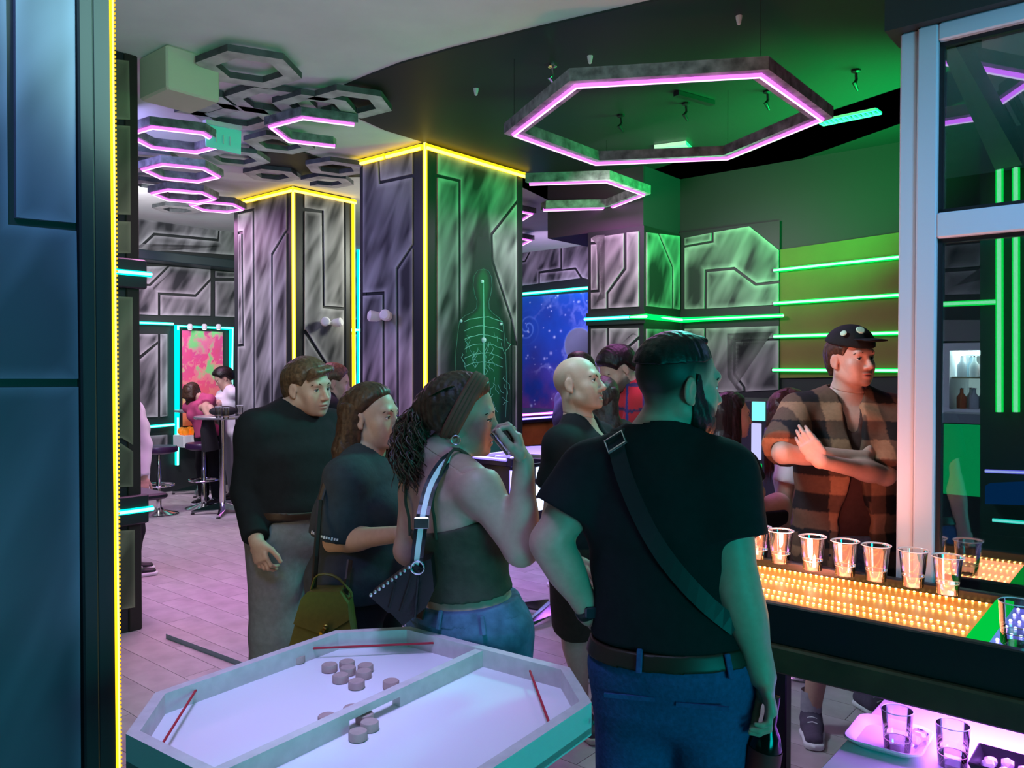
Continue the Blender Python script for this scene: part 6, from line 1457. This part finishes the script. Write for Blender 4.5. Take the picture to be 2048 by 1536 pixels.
# --- bald man
def bald_man():
    D = 3.42; p = Person('bald man in a black tee and dark shorts standing behind the man in blue trousers')
    p.setup(at(1168, 1085, D), at(1163, 862, D + .02), at(1157, 769, D), 118, 116, 10, -6, fem=False, g=1.08, D=D, sh=.20, skin=(.50, .315, .24), hs=1.02, mouth=.006)
    p.arm(1, at(1106, 1035, D - .10), at(1150, 1120, D - .22), curl=(25, 35, 25))
    p.arm(-1, at(1232, 1010, D + .22), at(1240, 1100, D + .05))
    a1 = hit(1160, 1452, 'z', 0); a2 = hit(1212, 1425, 'z', 0)
    p.leg(1, np.array([a1[0] - .02, a1[1] + .02, .52]), np.array([a1[0], a1[1], .085]), unit(np.array([.30, -.95, 0])), 1.0); p.leg(-1, np.array([a2[0], a2[1] - .03, .52]), np.array([a2[0], a2[1], .085]), unit(np.array([.6, -.5, 0])), 1.0)
    def paint(c, q, near):
        x, y, z = np.abs(q[:, 0]), q[:, 1], q[:, 2]
        st = near * np.clip((.03 - y) / .03, 0, 1) * np.clip((.075 - z) / .04, 0, 1) * np.clip((z + .06) / .03, 0, 1) * (x < .074) * .30
        b = near * (y > -.01) * np.clip(1 - ((z + .09) / .045) ** 2, 0, 1) * .38 + near * np.exp(-(x / .026) ** 4 - ((z + .052) / .006) ** 2) * (y > .07) * .5
        te = near * np.exp(-(x / .017) ** 4 - ((z + .069) / .004) ** 2) * (y > .06) * (y < .094)
        c = c * (1 - (st + b)[:, None] * np.array([.6, .68, .72])); return c * (1 - te[:, None]) + te[:, None] * np.array([.75, .72, .68])
    p.body(paint).eyes((.2, .0), (.08, .09, .09)).brows(BRN, 1.2, -.004, .0).lashes()
    MB().box(p.HL(0, .083, -.066), (.028, .006, .006), p.M, .002).build('teeth', mat('teeth', (.8, .78, .72), .3), p.root)
    p.top('tee', BLK, .58, -.02, .015, 'v', .003, 12, loose=.015, nr=.066, slk=.018)
    p.trousers('shorts', cloth('dark_khaki', (.035, .030, .020)), .014, .1, .12, .002, 3, .022)
    p.shoes(cloth('grey_mesh', (.08, .085, .095)), mat('cream_sole', (.62, .55, .48), .6), 1.05)
    return p
bald_man()

# --- man seen from behind in the foreground
def main_man():
    D = 2.0; p = Person('bearded man in black tee and blue trousers seen from behind, sling strap across his back')
    p.setup(at(1345, 1325, D), at(1320, 900, D), at(1356, 770, D), 22, 72, -3, 3, paz=18, fem=False, g=1.06, D=D, sh=.215, skin=(.50, .315, .24), hs=1.06, shl=at(1180, 940, D + .05), shr=at(1444, 940, D - .07), mouth=.003, armg=1.12)
    p.arm(-1, at(1100, 1085, D + .02), at(1182, 1228, D + .04), unit(np.array([.75, .25, -.35])), np.array([.3, .9, .2]), curl=(18, 25, 15))
    p.arm(1, at(1474, 1165, D - .11), at(1526, 1352, D - .13), unit(at(1546, 1420, D - .10) - at(1528, 1352, D - .08)), np.array([-.95, .2, 0]), curl=((30, 45, 30), (32, 45, 30), (34, 45, 30), (36, 45, 30)), thumb=(25, 35))
    p.stand(.11, 1.1)
    def paint(c, q, near):
        x, y, z = np.abs(q[:, 0]), q[:, 1], q[:, 2]
        line = np.interp(y, [-.12, -.06, -.03, .0, .03, .05, .07, .09], [-.075, -.07, -.05, .0, .0, .035, .06, .075])
        fade = near * np.clip((z - line) / .055, 0, 1) ** .8 * ((x < .079) | (y < -.032) | (z > .03)) * np.clip((.09 - y) / .02, 0, 1)
        bd = np.clip((y - .002) / .012, 0, 1) * np.clip((np.interp(y, [-.01, .012, .024, .035, .05, .066, .085, .11], [.035, .03, .0, -.024, -.038, -.050, -.070, -.076]) - z + .006) / .008, 0, 1) * near * (z > -.118)
        k = np.clip(np.maximum(fade * .96, bd * .85), 0, .97)
        return c * (1 - k[:, None]) + k[:, None] * np.array([.010, .008, .007])
    p.body(paint).eyes((.1, .0), (.06, .07, .07)).brows(DKB, 1.2).lashes()
    p.hair(DKB, [(-.12, .045), (-.08, .045), (-.03, .052), (.03, .058), (.06, .068), (.085, .085), (.1, .1)], .010, [econe(p.HL(0, -.03, .110), p.HL(0, .048, .106), .042, .016, .036, .014, p.M[:, 0], .04)], .0018, taper=.055, tpow=1.0)
    def reg(x, y, z):
        up = np.interp(y, [-.01, .012, .024, .035, .05, .066, .085, .11], [.035, .03, .0, -.024, -.038, -.050, -.070, -.076]); return np.maximum(np.maximum(z - up, .002 - y + .12 * np.clip(-.05 - z, 0, 1)), -.14 - z)
    p.stubble(DKB, .0085, reg)
    mu = MB(); mu.tube([p.HL(-.025, .083, -.066), p.HL(-.012, .097, -.054), p.HL(.012, .097, -.054), p.HL(.025, .083, -.066)], [.003, .005, .005, .003], 6); mu.build('moustache', DKB, p.root, True)
    p.top('tee', BLK, .60, .145, .014, 'crew', .0028, 21, loose=.010, nr=.070, slk=.014)
    M_b = cloth('blue_chino', (.030, .075, .21), .8, .18, 90, .2)
    p.trousers('trousers', M_b, .014, .12, 1.0, .003, 9, .012)
    p.belt(LEA, .095, .040, .022)
    c = p.pel + p.U * p.T * .095
    for a in (-20, 50):
        dr = -p.FP * cos(radians(a)) + p.RP * sin(radians(a)); q, n_ = p.surf(c + dr * .3, dr, .026); sx = unit(np.cross(p.U, n_)); MB().box(q, (.014, .008, .056), np.stack([sx, n_, np.cross(sx, n_)], 1), .002).build('belt_loop', M_b, p.root)
    for sd in (-1, 1):                                               # welts of the back pockets
        q = p.pel - p.FP * .142 + p.RP * sd * .085 - UZ * .045; MB().bar(q - p.RP * .06, q + p.RP * .06 + UZ * .004, .010, .006, tuple(p.FP)).build('pocket_welt', M_b, p.root)
    # watch and necklace
    w0 = at(1182, 1228, D + .04); d = unit(w0 - p.arms[-1][1]); fr = np.stack(frame_for(d), 1)
    wt = thing('wrist_watch', 'black wrist watch on the left wrist of the bearded man', 'watch', w0)
    MB().lathe([(.0335, -.012), (.036, -.008), (.036, .008), (.0335, .012)], w0 - d * .012, 20, fr, cap=False).build('band', M_bl, wt, True); MB().box(w0 - d * .012 + np.array([.004, -.036, .004]), (.034, .012, .03), np.eye(3), .004).build('watch_face', mat('watch_glass', (.02, .03, .04), .1), wt)
    nk = p.neck + p.U * .036; q = [nk + (p.R * cos(a) * .071 + p.Fw * sin(a) * .074) + p.U * (.012 - .018 * sin(a) - .004) for a in np.linspace(0, 2 * pi, 49)[:-1]]
    MB().tube(q, .0034, 6, True).build('necklace', SILV, p.root, True)
    # sling strap with its buckle
    st = thing('sling_strap', 'black sling bag strap with a silver buckle across the back of the black tee', 'strap', at(1230, 882, D))
    T_ = p.torso + p.trap + p.delt
    def onback(px, py, off=.030):
        q = at(px, py, D - .4); dr = ray(px, py)
        for _ in range(200):
            v = p.sd(q) - off
            if v < .001: break
            q = q + unit(dr) * min(v, .05) * .8
        g = np.array([p.sd(q + e_) - p.sd(q - e_) for e_ in np.eye(3) * .01]); return q, unit(g)
    ob_ = [onback(x, y) for x, y in ((1237, 858), (1232, 882), (1245, 940), (1272, 1010), (1305, 1075), (1350, 1140), (1410, 1205), (1470, 1255))]; pp_ = smoothpath([q for q, g in ob_], 26); gg_ = smoothpath([g for q, g in ob_], 26); V = []; F = []
    for i, q in enumerate(pp_):
        tg = unit(pp_[min(i + 1, 25)] - pp_[max(i - 1, 0)]); nn = unit(gg_[i]); sdv = unit(np.cross(tg, nn))
        for s_ in (-1, 1):
            for z in (0, .003): V.append(q + sdv * s_ * .021 + nn * z)
    for i in range(25): b = i * 4; F += [(b, b + 1, b + 5, b + 4), (b + 3, b + 2, b + 6, b + 7), (b + 1, b + 3, b + 7, b + 5), (b + 2, b, b + 4, b + 6)]
    MB().add(V, F).build('webbing', mat('webbing', (.015, .017, .019), .5), st)
    bq, bn = onback(1231, 884, .040); X = unit(np.array([.9, 0, .30]) - bn * (np.array([.9, 0, .30]) @ bn)); Z = np.cross(bn, X)
    mb = MB(); c4 = [bq + X * a * .025 + Z * b * .016 for a, b in ((-1, -1), (1, -1), (1, 1), (-1, 1))]; mb.tube(c4, .0034, 6, True); mb.build('buckle', SILV, st)
    # boxed bottle pack carried in his right hand
    bx = thing('bottle', 'dark bottle with red and white labels in the hand of the bearded man', 'bottle', at(1515, 1600, D - .10))
    top = at(1540, 1440, D - .11); ax = unit(at(1512, 1600, D - .10) - top); R_ = np.stack(frame_for(-ax), 1); b_ = top + ax * .27
    MB().lathe([(.001, 0), (.038, 0), (.040, .006), (.040, .20), (.03, .235), (.016, .26), (.014, .33), (.001, .332)], b_, 22, R_, cap=False).build('bottle_body', mat('dark_bottle', (.02, .006, .006), .15), bx, True)
    for (z0, z1, cc, nm) in ((.205, .222, (.75, .75, .78), 'white_label'), (.13, .203, (.30, .015, .02), 'red_label'), (.10, .128, (.75, .75, .78), 'white_label')): MB().lathe([(.0408 - (.006 if z0 > .2 else 0), z0), (.0408 - (.01 if z0 > .2 else 0), z1)], b_, 22, R_, cap=False).build(nm, mat('lab%.2f' % z0, cc, .5), bx, True)
    return p
main_man()

# --- man in the cap with crossed arms
def plaid_color(p, c1, c2, c3, sz=.078):
    def f(V):
        q = V - p.pel; u = q @ p.R; v = q @ p.U; w_ = q @ p.Fw; a = np.floor((u + .35 * w_) / sz).astype(int) % 2; b = np.floor(v / sz).astype(int) % 2; m = (a + b)[:, None]
        return np.where(m == 0, np.array(c1), np.where(m == 1, np.array(c2), np.array(c3)))
    return f
def cap_man():
    D = 3.5; p = Person('man in a black cap and open brown plaid shirt with his arms crossed')
    p.setup(at(1690, 1090, D), at(1692, 808, D + .03), at(1702, 718, D), 188, 160, 0, 2, fem=False, g=1.05, D=D, sh=.205, skin=(.50, .315, .24), hs=1.04)
    p.arm(1, at(1566, 906, D - .18), at(1728, 915, D - .17), az(70), az(-20), curl=(15, 20, 10), spread=0)
    p.arm(-1, at(1770, 950, D - .14), at(1640, 922, D - .345), unit(np.array([-.50, .22, .80])), np.array([.35, .9, .05]), curl=((14, 22, 14), (12, 20, 12), (12, 20, 12), (14, 22, 14)), thumb=(8, 5), spread=-1.5)
    a1 = hit(1622, 1462, 'z', 0); a2 = hit(1735, 1420, 'z', 0)
    p.leg(1, np.array([a1[0] + .04, a1[1] - .05, .5]), np.array([a1[0], a1[1], .085]), unit(np.array([-.3, -1, 0]))); p.leg(-1, np.array([a2[0] - .02, a2[1] - .08, .5]), np.array([a2[0], a2[1], .085]), unit(np.array([.3, -1, 0])))
    def paint(c, q, near):
        x, y, z = np.abs(q[:, 0]), q[:, 1], q[:, 2]; b = near * np.clip((y - .045) / .02, 0, 1) * np.exp(-((z + .103) / .022) ** 2) * .55 + near * np.exp(-(x / .026) ** 4 - ((z + .053) / .006) ** 2) * (y > .07) * .5
        return c * (1 - b[:, None] * np.array([.6, .72, .78]))
    p.body(paint).eyes((.35, .05), (.10, .14, .14)).brows(BRN, 1.0).lashes()
    p.hair(BRN, SHORT, .009)
    H = p.HL
    # cap: crown, brim, two pale badges
    M_cap = cloth('black_cap', (.010, .012, .012))
    def capclip(X, Y, Z): c = H(0, 0, .062); n = p.M @ np.array([0, -.22, -1.0]); n = unit(n); return (X - c[0]) * n[0] + (Y - c[1]) * n[1] + (Z - c[2]) * n[2]
    p.garment('cap', [ell(H(0, -.008, .055), np.array([.092, .112, .092]) * p.hs, p.M, .02)], M_cap, 0, [capclip], h=.006)
    p.garment('cap_brim', [econe(H(0, .085, .080), H(0, .160, .072), .076, .006, .050, .006, p.M[:, 0], .02)], M_cap, 0, h=.005)
    for (x, y, z, r) in ((.030, .088, .118, .020), (.078, .045, .108, .014)): q = H(x, y, z); n = unit(q - H(0, 0, .05)); MB().lathe([(.001, .004), (r * .8, .003), (r, 0)], q, 9 if r > .015 else 14, np.stack(frame_for(n), 1)).build('badge', mat('pale_badge', (.45, .7, .5), .5), p.root)
    # brown tee, open plaid shirt
    p.top('tee', cloth('brown_cotton', (.060, .030, .024)), .4, -.02, .010, 'v', .002, 31, nr=.064)
    M_pl = mat('plaid', (.2, .1, .05), .85, attr=True, spec=.15, noise=.1, nscale=60, bump=.1)
    fr_ = [lambda X, Y, Z: -halfspace(p.pel, -p.R)(X, Y, Z) * 0 + np.maximum(-1, .0) ]
    def opening(X, Y, Z):                                            # the shirt front stands open over the tee
        x, y, z = X - p.pel[0], Y - p.pel[1], Z - p.pel[2]; u = x * p.R[0] + y * p.R[1] + z * p.R[2]; w_ = x * p.Fw[0] + y * p.Fw[1] + z * p.Fw[2]; v = x * p.U[0] + y * p.U[1] + z * p.U[2]
        half = np.interp(v, [-.2, .12, .3, .42, .56], [.085, .08, .03, .025, .05]); return np.minimum(half - np.abs(u - .0), w_ - .01) 
    p.top('plaid_shirt', M_pl, .93, -.20, .026, 'v', .004, 33, loose=.025, nr=.068, slk=.016, color=plaid_color(p, (.016, .015, .015), (.115, .066, .042), (.31, .165, .09)), clipx=[opening])
    for sd in (1, -1):
        S, el = p.arms[sd][0], p.arms[sd][1]; e = S + (el - S) * .9; d = unit(el - S); p.garment('rolled_cuff', [cone(e - d * .03, e + d * .01, .066, .066, .01, cuts=(halfspace(e + d * .012, d), halfspace(e - d * .035, -d)))], M_pl, .004, color=plaid_color(p, (.016, .015, .015), (.115, .066, .042), (.31, .165, .09)))
    for k in range(3): q = p.pel + p.U * (.08 - .10 * k) + p.R * .105 + p.Fw * .168; MB().lathe([(.001, .003), (.006, .002), (.006, 0)], q, 10, np.stack(frame_for(p.Fw), 1)).build('button', M_bl, p.root)
    p.trousers('denim_shorts', cloth('worn_denim', (.10, .13, .19), bump=.3, noise=.35), .014, .1, .05, .002, 3, .02)
    p.shoes(cloth('violet_grey_mesh', (.10, .08, .12)), M_wht, 1.05)
    for sd in (1, -1): an = p.legs[sd][2]; MB().lathe([(.046, -.02), (.044, .05), (.043, .07)], an + UZ * .03, 16, cap=False).build('sock', cloth('grey_sock', (.35, .33, .38)), p.root, True)
    return p
cap_man()

# --- man in the red plaid shirt bending over a game
def red_man():
    D = 4.7; p = Person('dark haired man in a red plaid shirt bending forward behind the bald man')
    p.setup(at(1278, 985, D + .05), at(1262, 782, D), at(1233, 738, D - .03), 262, 250, -38, 0, paz=262, fem=False, g=1.0, D=D, sh=.19, skin=(.50, .31, .24), hs=1.05)
    p.arm(1, at(1238, 890, D + .15), at(1200, 935, D + .1)); p.arm(-1, at(1250, 890, D - .2), at(1205, 940, D - .2)); p.stand(.1)
    def paint(c, q, near):
        y, z = q[:, 1], q[:, 2]; b = near * (y > .0) * np.clip((-.035 - z) / .02, 0, 1) * .8; return c * (1 - b[:, None]) + b[:, None] * np.array([.02, .015, .012])
    p.body(paint).eyes((0, -.3)).brows(DKB, 1.2)
    p.hair(DKB, SHORT, .020)
    p.top('plaid_shirt', M_ if False else mat('red_plaid', (.5, .05, .05), .85, attr=True), 1.6, -.1, .016, 'crew', .003, 41, loose=.015, color=lambda V: (lambda u, v: np.where(((u % .11) < .018)[:, None], np.array([.02, .03, .16]), np.where(((v % .13) < .02)[:, None], np.array([.03, .02, .07]), np.array([.48, .016, .022]))))((V - p.pel) @ p.Fw + .4 * ((V - p.pel) @ p.R), (V - p.pel) @ p.U))
    p.garment('collar', [cone(p.neck - p.U * .02, p.neck + p.U * .05, .075, .068, .02)], cloth('navy_cotton', (.015, .018, .035)), .004, [halfspace(p.neck + p.U * .045, p.U), halfspace(p.neck + p.U * .0, -p.U)])
    p.trousers('trousers', BLK); p.shoes(BLK, M_bl)
red_man()

# --- the sitting women
def seated(label, D, pelp, neckp, headp, faz, haz, hairm, topm, el, wr, el2, wr2, knee, skin=TAN, hp=0, pol=False, seed=5, long=.36):
    p = Person(label); p.setup(at(*pelp, D), at(*neckp, D), at(*headp, D), faz, haz, hp, 0, fem=True, g=1.02, D=D, sh=.165, skin=skin)
    p.arm(1, el, wr, curl=(30, 40, 25)); p.arm(-1, el2, wr2, curl=(30, 40, 25))
    for sd, kn in ((1, knee[0]), (-1, knee[1])): kn = np.array(kn); p.leg(sd, kn, np.array([kn[0] + .05, kn[1] + .02, kn[2] - .42]), unit(kn - p.hip[sd]))
    p.body().eyes((0, 0)).brows(hairm, .8).lashes(); H = p.HL
    L = [(-.12, -.12), (-.03, -.12), (-.02, .0), (.02, .03), (.05, .06), (.07, .085), (.1, .1)]
    ex = [econe(H(0, -.07, .03), H(0, -.085, -.15), .078, .05, .092, .05, p.M[:, 0], .04), econe(H(0, -.085, -.13), H(0, -.10, -long), .092, .05, .06, .02, p.M[:, 0], .04)] + [econe(H(x * .066, -.01, .04), H(x * .085, -.02, -.18), .022, .036, .022, .04, p.M[:, 0], .03) for x in (-1, 1)]
    p.hair(hairm, L, .015, ex, .003); mb = MB(); r = np.random.default_rng(seed); ps = []
    for i in range(200): a = r.uniform(-1.5, 1.5); x = .092 * sin(a); y = -.03 - .09 * cos(a); ps.append(smoothpath([H(x * .3, y * .2 - .01, .128), H(x * .9, y * .9, .08), H(x * 1.1, y * 1.1, -.05), H(x * 1.05, y * 1.2, -.2), H(x * .7, y * 1.2, -long - .02 + r.normal() * .03)], 8))
    strands(mb, ps, .0028, 4).build('hair_strands', hairm, p.root, True)['kind'] = 'stuff'
    p.top('polo_shirt' if pol else 'tee', topm, .62, -.05, .013, 'crew', .003, seed, loose=.012)
    if pol:
        for k in (0, 1): S, e_ = p.arms[1][0], p.arms[1][1]; e = S + (e_ - S) * (.60 - .035 * k); d = unit(e_ - S); p.garment('sleeve_stripe', [cone(e - d * .004, e + d * .004, .0655, .0655, .004, cuts=(halfspace(e + d * .004, d), halfspace(e - d * .004, -d)))], mat('white_print', (.7, .7, .75), .6), .004, h=.006)
    p.trousers('skirt', BLK, .014, .1, .05, .002); p.shoes(M_wht, M_wht); return p
D_ = 4.05
seated('woman with long dark hair in a black polo shirt sitting beyond the light table', D_, (1452, 1030), (1448, 905), (1462, 832), 70, 82, hair_mat('dark_red_hair', (.016, .006, .006)), BLK, at(1512, 985, D_ - .12), at(1490, 985, D_ - .02 - .15), at(1500, 985, D_ + .2), at(1520, 1000, D_ + .1), (at(1556, 1010, D_ - .02), at(1545, 1045, D_ + .14)), (.55, .36, .28), pol=True, seed=61)
D_ = 4.3
seated('woman with reddish brown hair and white tee sitting behind the man in the cap', D_, (1606, 1050), (1584, 890), (1583, 822), 110, 100, RBR, mat('white_cotton', (.7, .68, .72), .8), at(1566, 1000, D_ - .18), at(1570, 1060, D_ - .25), at(1640, 990, D_ + .1), at(1620, 1050, D_), (at(1640, 1040, D_ - .3), at(1670, 1040, D_ - .1)), seed=62, long=.33)

# --- smaller people further back
def back_person(label, D, pelp, neckp, headp, faz, haz, top, hairm, els, wrs, hp=0, fem=False, low=None, hl=SHORT, hg=.016, sleeve=.6, extra=None, skin=TAN, seat=False, g=1.0):
    p = Person(label); p.setup(at(*pelp, D), at(*neckp, D), at(*headp, D), faz, haz, hp, 0, fem=fem, g=g, D=D, skin=skin)
    for sd, e, w_ in zip((1, -1), els, wrs): p.arm(sd, e, w_)
    p.stand(.1); p.body().eyes((0, 0)).brows(hairm); p.hair(hairm, hl, hg, extra(p) if extra else ())
    p.top('shirt', top, sleeve, -.05, .014, 'crew', .003, int(D * 10), loose=.012); p.trousers('trousers', low or BLK); p.shoes(M_bl, M_wht); return p
D_ = 5.2
back_person('man in a black tee half hidden behind the man in the long sleeved shirt', D_, (640, 985), (652, 800), (668, 766), 70, 75, BLK, LBR, [at(684, 862, D_ - .18), at(676, 862, D_ + .2)], [at(712, 905, D_ - .15), at(716, 905, D_ + .1)], hp=-10)
D_ = 9.6
back_person('girl with brown hair and a pink top bending under the swirling painting', D_, (418, 868), (396, 800), (384, 786), 200, 190, mat('pink_cotton', (.45, .06, .16), .8), BRN, [at(420, 815, D_ - .25), at(410, 815, D_ - .2)], [at(432, 840, D_ - .4), at(420, 842, D_ - .4)], hp=-55, fem=True, hl=[(-.12, -.12), (-.03, -.12), (.0, .03), (.05, .06), (.1, .1)], extra=lambda p: [econe(p.HL(0, -.03, .09), p.HL(0, .10, .05), .08, .05, .08, .03, p.M[:, 0], .03), cone(p.head, p.head - UZ * .24, .085, .05, .03)])
back_person('curly haired man in a white tee bending beside the girl in pink', 9.9, (470, 868), (455, 782), (446, 757), 230, 240, mat('white_tee', (.66, .64, .7), .8), DKB, [at(432, 815, 9.6), at(452, 815, 9.9)], [at(425, 842, 9.5), at(440, 842, 9.7)], hp=-30, hg=.035, low=mat('pale_trousers', (.5, .5, .55), .8))
D_ = 4.15
wb_ = back_person('woman with long brown hair and dark green top behind the bald man', D_, (1222, 1010), (1214, 862), (1206, 800), 20, 10, cloth('dark_green_cotton', (.015, .03, .018)), hair_mat('dark_brown_hair', (.03, .014, .012)), [at(1262, 960, D_), at(1175, 960, D_)], [at(1262, 1020, D_ + .15), at(1180, 1020, D_ + .15)], fem=True, hl=[(-.12, -.12), (-.03, -.12), (.0, .03), (.05, .06), (.1, .1)], extra=lambda p: [econe(p.HL(0, -.07, .05), p.HL(0, -.085, -.15), .082, .05, .088, .045, p.M[:, 0], .04), econe(p.HL(0, -.085, -.13), p.HL(0, -.08, -.32), .088, .045, .06, .02, p.M[:, 0], .04)])
D_ = 6.3
back_person('person in a white long sleeved shirt almost hidden behind the olive pillar', D_, (262, 985), (255, 795), (248, 735), 60, 60, mat('white_cotton', (.7, .68, .72), .8), BRN, [at(288, 890, D_ - .05), at(235, 890, D_)], [at(287, 955, D_ - .1), at(235, 960, D_)], sleeve=1.95)
D_ = 5.9
back_person('person in dark tee at the game table, mostly hidden by the bald head', D_, (1150, 950), (1150, 790), (1155, 738), 250, 250, BLK, DKB, [at(1128, 860, D_ - .1), at(1140, 870, D_ + .2)], [at(1112, 888, D_ - .1), at(1125, 890, D_ + .2)])
